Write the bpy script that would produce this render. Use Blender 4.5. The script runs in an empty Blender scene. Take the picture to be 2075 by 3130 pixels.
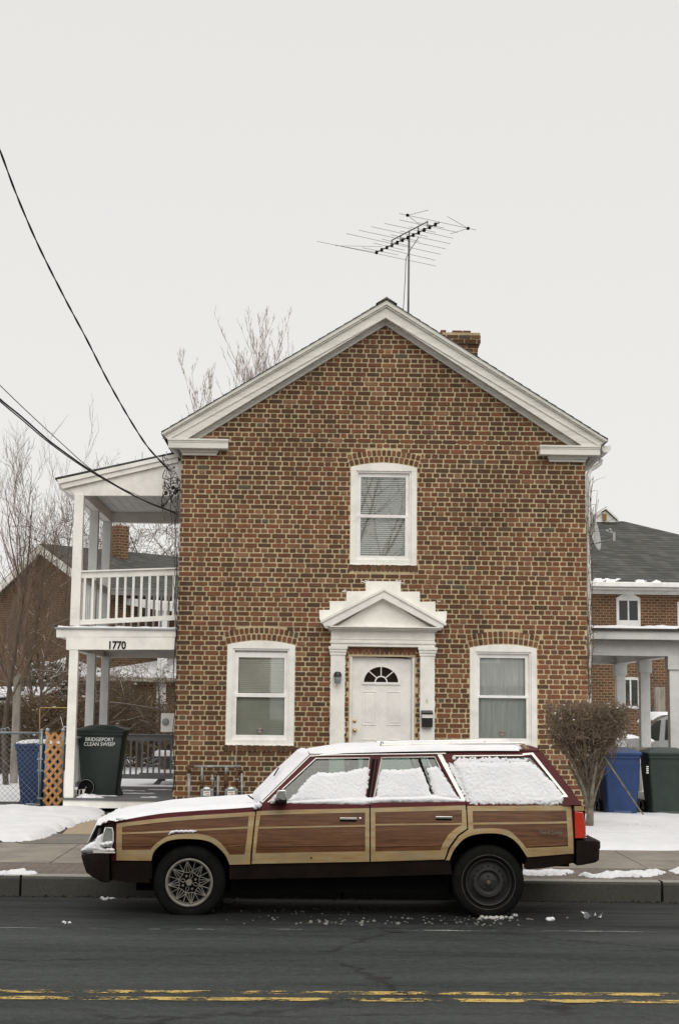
import bpy, bmesh, math, random
from mathutils import Vector, Matrix, noise
RD = random.Random(11)
C = bpy.context.scene.collection
W, H, F = 2075, 3130, 4500.0
CX, CY = W/2, H/2
YAW, PITCH, ROLL, HC = 0.0161, math.atan(600/4500), 0.0118, 1.708
CAMR = (Matrix.Rotation(-YAW, 3, 'Z') @ Matrix.Rotation(math.pi/2+PITCH, 3, 'X') @ Matrix.Rotation(ROLL, 3, 'Z'))
CAM = Vector((0, 0, HC))
def ray(px, py): return CAMR @ Vector(((px-CX)/F, -(py-CY)/F, -1.0))
def P(px, py, Y):
    d = ray(px, py); return CAM + d*(Y/d.y)
def G(px, py, z):
    d = ray(px, py); return CAM + d*((z-HC)/d.z)
YW, YC = 21.9, 12.47                     # house front plane, near side plane of the wagon
KB, KT, WK = P(1937, 2757, 14.25).z, P(1937, 2695, 14.25).z, P(1937, 2596, 17.3).z
GP = [(-60, 0), (12.6, 0), (14.25, KB), (14.2501, KT), (17.3, WK), (21.9, max(WK+.02, .16)), (60, .24), (400, .24)]
def gz(y):
    for (a, za), (b, zb) in zip(GP, GP[1:]):
        if y <= b: return za+(zb-za)*(y-a)/(b-a)
    return .24
def GR(px, py):
    z = .1
    for _ in range(12):
        p = G(px, py, z); z = gz(p.y)
    return p
def V(*a): return Vector(a)
# ---------------------------------------------------------------- tagging
def tag(o, label=None, cat=None, group=None, kind=None):
    for k, v in (('label', label), ('category', cat), ('group', group), ('kind', kind)):
        if v: o[k] = v
    return o
def empty(name, loc, label, cat, group=None, rz=0):
    o = bpy.data.objects.new(name, None); C.objects.link(o); o.location = loc; o.rotation_euler.z = rz
    o.empty_display_size = .1
    o['_m'] = 0
    del o['_m']
    return tag(o, label, cat, group)
# ---------------------------------------------------------------- mesh builder (world coordinates)
class MB:
    def __init__(s): s.v = []; s.f = []; s.m = []
    def add(s, vs, fs, m=0):
        n = len(s.v); s.v += [Vector(v) for v in vs]
        for f in fs: s.f.append([i+n for i in f]); s.m.append(m)
        return s
    def quad(s, a, b, c, d, m=0): return s.add([a, b, c, d], [(0, 1, 2, 3)], m)
    def hexa(s, a, b, m=0):            # a, b : four corners each, joined
        return s.add(list(a)+list(b), [(3, 2, 1, 0), (4, 5, 6, 7), (0, 1, 5, 4), (1, 2, 6, 5), (2, 3, 7, 6), (3, 0, 4, 7)], m)
    def box(s, x0, x1, y0, y1, z0, z1, m=0):
        return s.hexa([V(x0, y0, z0), V(x1, y0, z0), V(x1, y0, z1), V(x0, y0, z1)], [V(x0, y1, z0), V(x1, y1, z0), V(x1, y1, z1), V(x0, y1, z1)], m)
    def prism(s, poly, ext, m=0):
        n = len(poly); a = [Vector(p) for p in poly]; b = [p+Vector(ext) for p in a]
        return s.add(a+b, [tuple(range(n)), tuple(range(2*n-1, n-1, -1))]+[(i, i+n, (i+1) % n+n, (i+1) % n) for i in range(n)], m)
    def loft(s, rings, m=0, caps=True, closed=True):
        n = len(rings[0]); vs = [p for r in rings for p in r]; fs = []
        for i in range(len(rings)-1):
            for j in range(n if closed else n-1):
                k = (j+1) % n; fs.append((i*n+j, i*n+k, (i+1)*n+k, (i+1)*n+j))
        if caps and closed: fs += [tuple(range(n))[::-1], tuple(range((len(rings)-1)*n, len(rings)*n))]
        return s.add(vs, fs, m)
    def tube(s, pts, r, n=6, m=0, caps=True):
        pts = [Vector(p) for p in pts]; rr = r if isinstance(r, (list, tuple)) else [r]*len(pts); rings = []; up = None
        for i, p in enumerate(pts):
            t = (pts[min(i+1, len(pts)-1)]-pts[max(i-1, 0)])
            if t.length < 1e-9: t = V(0, 0, 1)
            t.normalize()
            if up is None: up = t.orthogonal().normalized()
            else:
                up = up-t*up.dot(t)
                up = up.normalized() if up.length > 1e-6 else t.orthogonal().normalized()
            w = t.cross(up)
            rings.append([p+(up*math.cos(2*math.pi*k/n)+w*math.sin(2*math.pi*k/n))*rr[i] for k in range(n)])
        return s.loft(rings, m, caps)
    def lathe(s, c, prof, n=32, m=0, axis='y'):
        rings = []
        for r, h in prof:
            ring = []
            for k in range(n):
                a = 2*math.pi*k/n; u, w = r*math.cos(a), r*math.sin(a)
                ring.append(Vector(c)+(V(u, h, w) if axis == 'y' else V(u, w, h)))
            rings.append(ring)
        return s.loft(rings, m, caps=False)
    def ico(s, c, r, sq=1, m=0, jit=.25):
        bm = bmesh.new(); bmesh.ops.create_icosphere(bm, subdivisions=2, radius=1)
        vs = []
        for v in bm.verts:
            q = v.co*(r*(1+jit*noise.noise(v.co*2+Vector(c)*7))); q.z *= sq; vs.append(Vector(c)+q)
        fs = [tuple(v.index for v in f.verts) for f in bm.faces]; bm.free()
        return s.add(vs, fs, m)
    def build(s, name, mats, parent=None, smooth=False, bevel=0, label=None):
        me = bpy.data.meshes.new(name); off = parent.matrix_basis.copy() if parent else Matrix()
        pp = parent
        while pp is not None and pp.parent is not None:
            pp = pp.parent; off = pp.matrix_basis @ off
        inv = off.inverted()
        me.from_pydata([inv @ v for v in s.v], [], s.f)
        if not isinstance(mats, (list, tuple)): mats = [mats]
        for m in mats: me.materials.append(m)
        me.polygons.foreach_set('material_index', [min(i, len(mats)-1) for i in s.m])
        bm = bmesh.new(); bm.from_mesh(me); bmesh.ops.recalc_face_normals(bm, faces=bm.faces); bm.to_mesh(me); bm.free()
        if smooth: me.polygons.foreach_set('use_smooth', [True]*len(me.polygons))
        o = bpy.data.objects.new(name, me); C.objects.link(o)
        if parent: o.parent = parent
        if bevel:
            b = o.modifiers.new('b', 'BEVEL'); b.width = bevel; b.segments = 2; b.limit_method = 'ANGLE'; b.angle_limit = .6
        if smooth == 2:
            try:
                o.data.set_sharp_from_angle(angle=.7)
            except Exception: pass
        if label: o['label'] = label
        return o
def text(s, size, loc, mat, parent, name, rot=(math.pi/2, 0, 0), ext=.003, shear=0, sx=1, bold=0, sp=1):
    cu = bpy.data.curves.new(name, 'FONT'); cu.body = s; cu.size = size; cu.extrude = ext; cu.align_x = 'CENTER'; cu.align_y = 'CENTER'; cu.shear = shear; cu.offset = bold; cu.space_line = sp
    t = bpy.data.objects.new('t', cu); C.objects.link(t)
    bpy.context.view_layer.update()
    me = bpy.data.meshes.new_from_object(t.evaluated_get(bpy.context.evaluated_depsgraph_get()))
    bpy.data.objects.remove(t)
    me.materials.clear(); me.materials.append(mat)
    mw = Matrix.Translation(loc) @ Matrix.Rotation(rot[2], 4, 'Z') @ Matrix.Rotation(rot[1], 4, 'Y') @ Matrix.Rotation(rot[0], 4, 'X') @ Matrix.Diagonal((sx, 1, 1, 1))
    pm = Matrix(); p = parent
    while p is not None: pm = p.matrix_basis @ pm; p = p.parent
    me.transform(pm.inverted() @ mw)
    o = bpy.data.objects.new(name, me); C.objects.link(o); o.parent = parent
    return o
# ---------------------------------------------------------------- materials
class NT:
    def __init__(s, name):
        s.m = bpy.data.materials.new(name); s.m.use_nodes = True; s.t = s.m.node_tree; s.n = s.t.nodes; s.b = s.n['Principled BSDF']; s.out = s.n['Material Output']
        s.tc = s.n.new('ShaderNodeTexCoord')
    def link(s, a, b): s.t.links.new(a, b)
    def noise(s, scale, detail=4, rough=.6, stretch=None, src=None):
        n = s.n.new('ShaderNodeTexNoise'); n.inputs['Scale'].default_value = scale; n.inputs['Detail'].default_value = detail; n.inputs['Roughness'].default_value = rough
        v = src or s.tc.outputs['Object']
        if stretch:
            mp = s.n.new('ShaderNodeMapping'); mp.inputs['Scale'].default_value = stretch; s.link(v, mp.inputs[0]); v = mp.outputs[0]
        s.link(v, n.inputs['Vector']); return n.outputs['Fac']
    def ramp(s, fac, stops, interp='LINEAR'):
        r = s.n.new('ShaderNodeValToRGB'); s.link(fac, r.inputs[0]); e = r.color_ramp.elements; r.color_ramp.interpolation = interp
        while len(e) < len(stops): e.new(.5)
        for el, (p, c) in zip(e, stops):
            el.position = p; el.color = (*c, 1) if len(c) == 3 else c
        return r.outputs[0]
    def mix(s, fac, a, b, mode='MIX'):
        n = s.n.new('ShaderNodeMix'); n.data_type = 'RGBA'; n.blend_type = mode
        for i, v in ((0, fac), (6, a), (7, b)):
            if hasattr(v, 'links'): s.link(v, n.inputs[i])
            elif i == 0: n.inputs[0].default_value = v
            else: n.inputs[i].default_value = (*v, 1)
        return n.outputs[2]
    def math(s, op, a, b=0, clamp=False):
        n = s.n.new('ShaderNodeMath'); n.operation = op; n.use_clamp = clamp
        for i, v in ((0, a), (1, b)):
            if hasattr(v, 'links'): s.link(v, n.inputs[i])
            else: n.inputs[i].default_value = v
        return n.outputs[0]
    def bump(s, fac, st=.3, dist=.01):
        b = s.n.new('ShaderNodeBump'); b.inputs['Strength'].default_value = st; b.inputs['Distance'].default_value = dist; s.link(fac, b.inputs['Height']); s.link(b.outputs[0], s.b.inputs['Normal']); return s
    def col(s, c):
        if hasattr(c, 'links'): s.link(c, s.b.inputs['Base Color'])
        else: s.b.inputs['Base Color'].default_value = (*c, 1)
        return s
    def set(s, rough=.6, metal=0, spec=None, coat=0):
        if hasattr(rough, 'links'): s.link(rough, s.b.inputs['Roughness'])
        else: s.b.inputs['Roughness'].default_value = rough
        s.b.inputs['Metallic'].default_value = metal
        if spec is not None: s.b.inputs['Specular IOR Level'].default_value = spec
        if coat: s.b.inputs['Coat Weight'].default_value = coat; s.b.inputs['Coat Roughness'].default_value = .15
        return s
def sc(c, k): return tuple(x*k for x in c)
def simple(name, c, rough=.6, metal=0, var=.25, scale=8, bump=0, spec=None, stretch=None, coat=0):
    t = NT(name); f = t.noise(scale, 5, .65, stretch)
    t.col(t.ramp(f, [(.3, sc(c, 1-var)), (.7, sc(c, 1+var))])).set(rough, metal, spec, coat)
    if bump: t.bump(t.noise(scale*6, 5, .7, stretch), bump, .01)
    return t.m
M = {}
# bricks: one material per kiln tone
tones = [(.140, .061, .036), (.172, .073, .043), (.112, .053, .032), (.205, .084, .052), (.085, .047, .029), (.150, .075, .046), (.068, .045, .031), (.200, .102, .065), (.112, .064, .047), (.085, .086, .072), (.235, .132, .088)]
BR = []
for i, c in enumerate(tones):
    c = tuple(w_*(x*.86+m_*.14) for x, m_, w_ in zip(c, (.140, .066, .042), (1.12, 1.05, .92)))
    t = NT('brick_tone_%d' % i); f = t.noise(34, 6, .75); g = t.noise(6, 3, .6)
    c1 = t.ramp(f, [(.25, sc(c, .66)), (.5, c), (.78, sc(c, 1.45))])
    c2 = t.mix(t.ramp(g, [(.45, (0, 0, 0)), (.75, (.45, .45, .45))]), c1, (.10, .07, .05))
    c2 = t.mix(1.0, c2, t.ramp(t.noise(.55, 7, .7, (1, 1, .45)), [(.32, (.66, .66, .63)), (.5, (1, 1, 1)), (.7, (1.22, 1.20, 1.18))]), 'MULTIPLY')
    t.col(c2).set(.9, 0, .25).bump(t.noise(70, 5, .8), .6, .006); BR.append(t.m)
BRW = [16, 13, 16, 4, 12, 13, 6, 6, 6, 1.2, 2]
t = NT('mortar'); f = t.noise(5, 6, .7)
t.col(t.mix(1.0, t.ramp(f, [(.3, (.40, .32, .195)), (.7, (.63, .52, .335))]), t.ramp(t.noise(.55, 7, .7, (1, 1, .45)), [(.32, (.72, .72, .70)), (.5, (1, 1, 1)), (.7, (1.2, 1.18, 1.16))]), 'MULTIPLY')).set(.95, 0, .2).bump(t.noise(60, 5, .8), .6, .006); M['mortar'] = t.m
def brickmat(name, sc_=1.0, dark=1.0):
    t = NT(name)
    sep = t.n.new('ShaderNodeSeparateXYZ'); t.link(t.tc.outputs['Object'], sep.inputs[0])
    cb = t.n.new('ShaderNodeCombineXYZ'); t.link(t.math('ADD', sep.outputs[0], sep.outputs[1]), cb.inputs[0]); t.link(sep.outputs[2], cb.inputs[1])
    b = t.n.new('ShaderNodeTexBrick'); t.link(cb.outputs[0], b.inputs['Vector'])
    b.inputs['Scale'].default_value = 1; b.inputs['Brick Width'].default_value = .16*sc_; b.inputs['Row Height'].default_value = .0732*sc_
    b.inputs['Mortar Size'].default_value = .0075*sc_; b.inputs['Mortar Smooth'].default_value = .2; b.inputs['Bias'].default_value = -.1
    b.inputs['Color1'].default_value = (*sc((.170, .085, .050), dark), 1); b.inputs['Color2'].default_value = (*sc((.085, .052, .033), dark), 1); b.inputs['Mortar'].default_value = (*sc((.33, .25, .16), dark), 1)
    f = t.noise(2.2, 6, .7)
    t.col(t.mix(.6, b.outputs['Color'], t.ramp(f, [(.3, (.55, .55, .55)), (.7, (1.25, 1.2, 1.15))]), 'MULTIPLY')).set(.9, 0, .2).bump(t.math('SUBTRACT', 1, b.outputs['Fac']), .5, .008)
    return t.m
M['brick'] = brickmat('brick_wall_far'); M['brick_brown'] = brickmat('brick_wall_brown', 1, .68)
def paint(name, c, wear=.5, stretch=(1, 1, 1)):
    t = NT(name); f = t.noise(3, 8, .7, stretch); g = t.noise(26, 6, .75, stretch)
    a = t.ramp(f, [(.3, sc(c, .80)), (.55, c), (.8, sc(c, 1.05))])
    b = t.mix(t.ramp(g, [(.60, (0, 0, 0)), (.74, (wear, wear, wear))]), a, sc(c, .5))
    t.col(b).set(.6, 0, .35).bump(g, .25, .004); return t.m
M['white'] = paint('white_paint', (.85, .83, .775), .35)
M['white_old'] = paint('weathered_white_paint', (.74, .725, .66), .8, (.6, 1, 6))
M['white_clean'] = paint('clean_white_vinyl', (.86, .85, .82), .12)
M['grey_white'] = paint('grey_white_paint', (.75, .755, .74), .3)
M['grey_paint'] = paint('grey_deck_paint', (.36, .37, .38), .5)
M['door'] = paint('door_paint', (.84, .82, .785), .05)
t = NT('shingles')
sep = t.n.new('ShaderNodeSeparateXYZ'); t.link(t.tc.outputs['Object'], sep.inputs[0]); cb = t.n.new('ShaderNodeCombineXYZ')
t.link(t.math('ADD', sep.outputs[0], sep.outputs[1]), cb.inputs[0]); t.link(sep.outputs[2], cb.inputs[1])
b = t.n.new('ShaderNodeTexBrick'); t.link(cb.outputs[0], b.inputs['Vector']); b.inputs['Scale'].default_value = 1; b.inputs['Brick Width'].default_value = .3; b.inputs['Row Height'].default_value = .085; b.inputs['Mortar Size'].default_value = .008
b.inputs['Color1'].default_value = (.088, .090, .084, 1); b.inputs['Color2'].default_value = (.040, .042, .040, 1); b.inputs['Mortar'].default_value = (.028, .028, .028, 1)
t.col(t.mix(.5, b.outputs['Color'], t.ramp(t.noise(1.2, 6, .7), [(.3, (.6, .6, .6)), (.7, (1.4, 1.35, 1.25))]), 'MULTIPLY')).set(.9).bump(t.math('SUBTRACT', 1, b.outputs['Fac']), .6, .02); M['shingle'] = t.m
t = NT('snow'); f = t.noise(5, 5, .6); g = t.noise(45, 6, .8)
t.col(t.ramp(f, [(.3, (.70, .70, .725)), (.7, (.78, .78, .80))])).set(.75, 0, .3).bump(g, .5, .012)
t.b.inputs['Subsurface Weight'].default_value = .15; t.b.inputs['Subsurface Radius'].default_value = (.03, .035, .04); M['snow'] = t.m
t = NT('snow_ground'); f = t.noise(3, 7, .65); g = t.noise(30, 7, .85); k = t.noise(55, 3, .7)
a = t.ramp(f, [(.3, (.69, .69, .71)), (.7, (.80, .80, .815))]); t.col(t.mix(t.ramp(k, [(.68, (0, 0, 0)), (.75, (.75, .75, .75))]), a, (.30, .25, .19))).set(.8, 0, .25).bump(g, .8, .02); M['snow_ground'] = t.m
M['snow_dirty'] = simple('slush', (.38, .36, .33), .6, 0, .4, 12, .5)
# road
t = NT('asphalt'); fine = t.math('ADD', t.math('MULTIPLY', t.noise(13, 10, .95), .6), t.math('MULTIPLY', t.noise(60, 4, .9), .4)); mid = t.noise(1.1, 8, .75, (.22, 2.6, 1)); spk = t.noise(75, 2, .6)
a = t.ramp(fine, [(.3, (.002, .003, .003)), (.48, (.013, .0165, .0165)), (.66, (.085, .099, .098))])
a = t.mix(t.ramp(mid, [(.35, (0, 0, 0)), (.7, (.8, .8, .8))]), a, t.ramp(fine, [(.3, (.008, .009, .009)), (.68, (.092, .099, .090))]))
sy = t.n.new('ShaderNodeSeparateXYZ'); t.link(t.tc.outputs['Object'], sy.inputs[0]); wet_shade = t.ramp(t.math('ADD', t.math('MULTIPLY', t.math('SUBTRACT', sy.outputs[1], 11.3), .5), t.math('MULTIPLY', t.math('SUBTRACT', t.noise(1.6, 6, .7, (.5, 1.6, 1)), .5), 1.6)), [(.1, (0, 0, 0)), (.6, (1, 1, 1))])
a = t.mix(wet_shade, a, t.ramp(fine, [(.3, (.0015, .002, .002)), (.68, (.026, .028, .026))]))  # damp asphalt by the kerb, with the wagon's shadow painted into the colour
vor = t.n.new('ShaderNodeTexVoronoi'); vor.feature = 'DISTANCE_TO_EDGE'; vor.inputs['Scale'].default_value = .42
mp = t.n.new('ShaderNodeMapping'); mp.inputs['Scale'].default_value = (.8, 1.3, 1); nv = t.n.new('ShaderNodeTexNoise'); nv.inputs['Scale'].default_value = 2.3; nv.inputs['Detail'].default_value = 7; nv.inputs['Roughness'].default_value = .75
t.link(t.tc.outputs['Object'], nv.inputs['Vector'])
va = t.n.new('ShaderNodeVectorMath'); va.operation = 'MULTIPLY_ADD'; t.link(nv.outputs['Color'], va.inputs[0]); va.inputs[1].default_value = (.7, .7, 0); t.link(t.tc.outputs['Object'], va.inputs[2])
t.link(va.outputs[0], mp.inputs[0]); t.link(mp.outputs[0], vor.inputs['Vector'])
crk = t.ramp(vor.outputs['Distance'], [(0, (1, 1, 1)), (.007, (1, 1, 1)), (.014, (0, 0, 0))])
gate = t.ramp(t.noise(.8, 4, .6), [(.44, (0, 0, 0)), (.54, (1, 1, 1))])
ck = t.mix(1.0, crk, gate, 'MULTIPLY')
a = t.mix(ck, a, (.012, .012, .012))
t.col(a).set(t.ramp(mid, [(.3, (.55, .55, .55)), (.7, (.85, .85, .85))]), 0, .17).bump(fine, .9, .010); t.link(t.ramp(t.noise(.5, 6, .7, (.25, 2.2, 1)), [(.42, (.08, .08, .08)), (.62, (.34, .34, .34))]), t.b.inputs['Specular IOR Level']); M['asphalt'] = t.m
def wornline(name, c, lo, hi, stretch):
    t = NT(name); f = t.noise(2.2, 8, .75, stretch); g = t.noise(60, 5, .85)
    t.col(t.ramp(g, [(.3, sc(c, .6)), (.6, c)])).set(.7)
    msk = t.ramp(t.math('ADD', t.math('MULTIPLY', f, .72), t.math('MULTIPLY', g, .28)), [(lo, (0, 0, 0)), (hi, (1, 1, 1))])
    tr = t.n.new('ShaderNodeBsdfTransparent'); mx = t.n.new('ShaderNodeMixShader'); t.link(msk, mx.inputs[0]); t.link(tr.outputs[0], mx.inputs[1]); t.link(t.b.outputs[0], mx.inputs[2]); t.link(mx.outputs[0], t.out.inputs[0]); return t.m
M['yellow'] = wornline('worn_yellow_paint', (.52, .36, .09), .495, .52, (1.5, 3.2, 1)); M['linewhite'] = wornline('worn_white_paint', (.36, .37, .34), .52, .58, (.7, 8, 1))
M['concrete'] = simple('sidewalk_concrete', (.20, .175, .145), .85, 0, .28, 2.5, .5)
M['concrete_tan'] = simple('sandy_walk', (.34, .26, .175), .9, 0, .3, 20, .6)
t = NT('paver_brick'); b = t.n.new('ShaderNodeTexBrick'); t.link(t.tc.outputs['Object'], b.inputs['Vector']); b.inputs['Scale'].default_value = 1; b.inputs['Brick Width'].default_value = .2; b.inputs['Row Height'].default_value = .1; b.inputs['Mortar Size'].default_value = .006
b.inputs['Color1'].default_value = (.14, .110, .090, 1); b.inputs['Color2'].default_value = (.11, .092, .080, 1); b.inputs['Mortar'].default_value = (.05, .04, .035, 1)
t.col(t.mix(.6, b.outputs['Color'], t.ramp(t.noise(3, 6, .7), [(.3, (.7, .7, .7)), (.7, (1.5, 1.45, 1.4))]), 'MULTIPLY')).set(.85).bump(t.math('SUBTRACT', 1, b.outputs['Fac']), .5, .006); M['paver'] = t.m
t = NT('granite'); f = t.noise(38, 8, .95); g = t.noise(3, 6, .7)
t.col(t.mix(t.ramp(g, [(.4, (0, 0, 0)), (.7, (.7, .7, .7))]), t.ramp(f, [(.3, (.022, .022, .018)), (.6, (.080, .077, .066)), (.8, (.17, .16, .135))]), (.045, .044, .037))).set(.85).bump(f, .6, .008); M['granite'] = t.m
M['granite_top'] = simple('granite_top', (.24, .225, .20), .85, 0, .25, 30, .5)
M['soil'] = simple('wet_soil', (.035, .028, .02), .95, 0, .5, 6, .8)
# wagon
t = NT('dark_wood_vinyl'); f = t.noise(3.2, 8, .72, (1, 1, 16)); g = t.noise(14, 6, .8, (.6, 1, 14))
t.col(t.mix(.5, t.ramp(f, [(.3, (.052, .019, .007)), (.5, (.112, .045, .017)), (.72, (.175, .082, .036))]), t.ramp(g, [(.35, (.55, .55, .55)), (.65, (1.3, 1.3, 1.3))]), 'MULTIPLY')).set(.5, 0, .3, .06); M['wood'] = t.m
t = NT('light_wood_vinyl'); f = t.noise(2.4, 7, .7, (1, 1, 7)); g = t.noise(5, 6, .75)
a = t.ramp(f, [(.32, (.25, .145, .055)), (.5, (.345, .235, .11)), (.7, (.40, .325, .19))])
a = t.mix(t.ramp(g, [(.45, (0, 0, 0)), (.62, (.7, .7, .7))]), a, (.26, .22, .14)); k = t.noise(30, 4, .8)
a = t.mix(t.ramp(k, [(.66, (0, 0, 0)), (.74, (.8, .8, .8))]), a, (.13, .075, .03))
t.col(a).set(.55, 0, .35); M['trim'] = t.m
M['burgundy'] = simple('burgundy_car_paint', (.080, .011, .014), .45, 0, .2, 3, 0, .15, None, 0)
M['cladding'] = simple('dark_brown_cladding', (.009, .005, .0035), .75, 0, .6, 5, .2, .15)
M['black'] = simple('black_plastic', (.005, .005, .005), .85, 0, .3, 10, 0, .15)
M['rubber'] = simple('tyre_rubber', (.007, .007, .006), .95, 0, .5, 9, .4, .12)
M['rubberring'] = simple('scuffed_sidewall', (.035, .031, .025), .8, 0, .5, 14, .3)
M['chrome'] = simple('chrome_trim', (.72, .72, .70), .18, .9, .08, 20)
M['chromewhite'] = simple('bright_moulding', (.66, .64, .60), .35, .25, .1, 20)
M['alloy'] = simple('dull_alloy', (.185, .172, .15), .6, .3, .35, 15)
M['steel'] = simple('painted_steel_wheel', (.013, .013, .012), .7, .0, .5, 12)
M['rustcap'] = simple('rusty_cap', (.16, .10, .06), .8, .2, .4, 30)
def lens(name, c, rough=.12):
    t = NT(name); f = t.noise(50, 2, .5, (6, 1, 1)); t.col(t.ramp(f, [(.3, sc(c, .7)), (.7, sc(c, 1.2))])).set(rough, 0, .6, .6); return t.m
M['red'] = lens('red_lens', (.52, .035, .015)); M['clearlens'] = lens('clear_lens', (.22, .23, .22)); M['amber'] = lens('amber_lens', (.6, .25, .06))
def glass(name, tint, refl, rough=.02):
    t = NT(name); n = t.n; tr = n.new('ShaderNodeBsdfTransparent'); tr.inputs[0].default_value = (*tint, 1); gl = n.new('ShaderNodeBsdfGlossy'); gl.inputs['Roughness'].default_value = rough
    gl.inputs[0].default_value = (.95, .97, .96, 1)
    fr = n.new('ShaderNodeFresnel'); fr.inputs[0].default_value = 1.5; mx = n.new('ShaderNodeMixShader')
    t.link(t.math('ADD', fr.outputs[0], refl, True), mx.inputs[0]); t.link(tr.outputs[0], mx.inputs[1]); t.link(gl.outputs[0], mx.inputs[2]); t.link(mx.outputs[0], t.out.inputs[0]); return t.m
M['glass'] = glass('window_glass', (.94, .96, .94), .16); M['glass_low'] = glass('screened_glass', (.72, .75, .72), .05); M['carglass'] = glass('car_glass', (.34, .45, .40), .03)
M['blind'] = simple('blind_slats', (.92, .91, .84), .6, 0, .1, 3); M['curtain'] = simple('curtain_cloth', (.90, .91, .91), .8, 0, .15, 4, .2, None, (6, 6, .5))
M['dark'] = simple('dark_interior', (.02, .022, .02), .9, 0, .3, 2)
M['seat'] = simple('seat_cloth', (.07, .035, .032), .9, 0, .3, 12, .3)
M['brass'] = simple('brass', (.55, .40, .16), .3, .9, .2, 20); M['iron'] = simple('grey_iron_pipe', (.30, .30, .28), .6, .4, .4, 14, .3); M['rust'] = simple('rusty_fitting', (.12, .065, .035), .85, .2, .5, 25, .5)
M['meter'] = simple('meter_case', (.24, .26, .26), .5, .2, .2, 10); M['label'] = simple('label_plate', (.74, .72, .68), .5, 0, .1, 30); M['redink'] = simple('red_ink', (.45, .08, .06), .6)
M['galv'] = simple('galvanised_pipe', (.30, .34, .36), .5, .6, .3, 10); M['wire'] = simple('galvanised_wire', (.26, .29, .30), .5, .5, .3, 10)
M['cable'] = simple('black_cable', (.012, .012, .012), .6); M['cable_grey'] = simple('grey_cable', (.25, .24, .22), .6); M['icew'] = simple('white_wire', (.6, .6, .56), .5)
M['bin_green'] = simple('dark_green_plastic', (.006, .014, .011), .42, 0, .25, 5, .15, .5); M['bin_green2'] = simple('green_plastic', (.014, .028, .021), .5, 0, .25, 5, .15); M['bin_blue'] = simple('blue_plastic', (.009, .036, .125), .45, 0, .25, 5, .15)
M['lettering'] = simple('white_lettering', (.70, .72, .70), .6, 0, .1, 30)
M['lattice'] = simple('orange_lattice_wood', (.48, .24, .09), .8, 0, .3, 12, .4); M['postwood'] = simple('weathered_post', (.30, .27, .23), .9, 0, .4, 4, .8, None, (4, 4, .5)); M['picnic'] = simple('grey_table_wood', (.10, .10, .095), .85, 0, .3, 6, .4)
M['bark'] = simple('bark', (.085, .066, .05), .95, 0, .4, 8, .8, None, (2, 2, .5)); M['twig'] = simple('twigs', (.115, .080, .050), .9, 0, .35, 6); M['twig_red'] = simple('reddish_twigs', (.16, .105, .085), .9, 0, .3, 6)
M['birch'] = simple('pale_birch_twigs', (.36, .30, .27), .9, 0, .25, 6); M['twig_tan'] = simple('tan_twigs', (.165, .122, .085), .9, 0, .4, 12); M['bark_light'] = simple('mottled_bark', (.17, .145, .11), .95, 0, .5, 14, .8); M['leafbrown'] = simple('dry_leaves', (.21, .14, .065), .85, 0, .5, 5); M['leafgreen'] = simple('evergreen_leaves', (.025, .045, .022), .7, 0, .5, 5)
M['alu'] = simple('weathered_aluminium', (.14, .14, .135), .5, .5, .3, 12); M['alu_thin'] = simple('aluminium_rod', (.30, .28, .25), .5, .4, .2, 12)
M['dish'] = simple('dish_grey', (.42, .42, .40), .6, 0, .15, 6); M['silver'] = simple('silver_car_paint', (.30, .30, .29), .35, .3, .15, 3, 0, None, None, .4); M['can'] = simple('crushed_can_metal', (.6, .62, .66), .25, .8, .4, 40)
M['black_gloss'] = simple('black_gloss_metal', (.010, .012, .011), .35, 0, .2, 10); M['yellowcord'] = simple('yellow_cord', (.42, .30, .07), .7)
M['backdropboard'] = simple('dark_backdrop_board', (.022, .018, .014), .9, 0, .4, 8, .3); M['dirtysnow'] = M['snow_dirty']; M['litter'] = simple('leaf_litter', (.10, .075, .045), .95, 0, .7, 40, .5)
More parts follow.
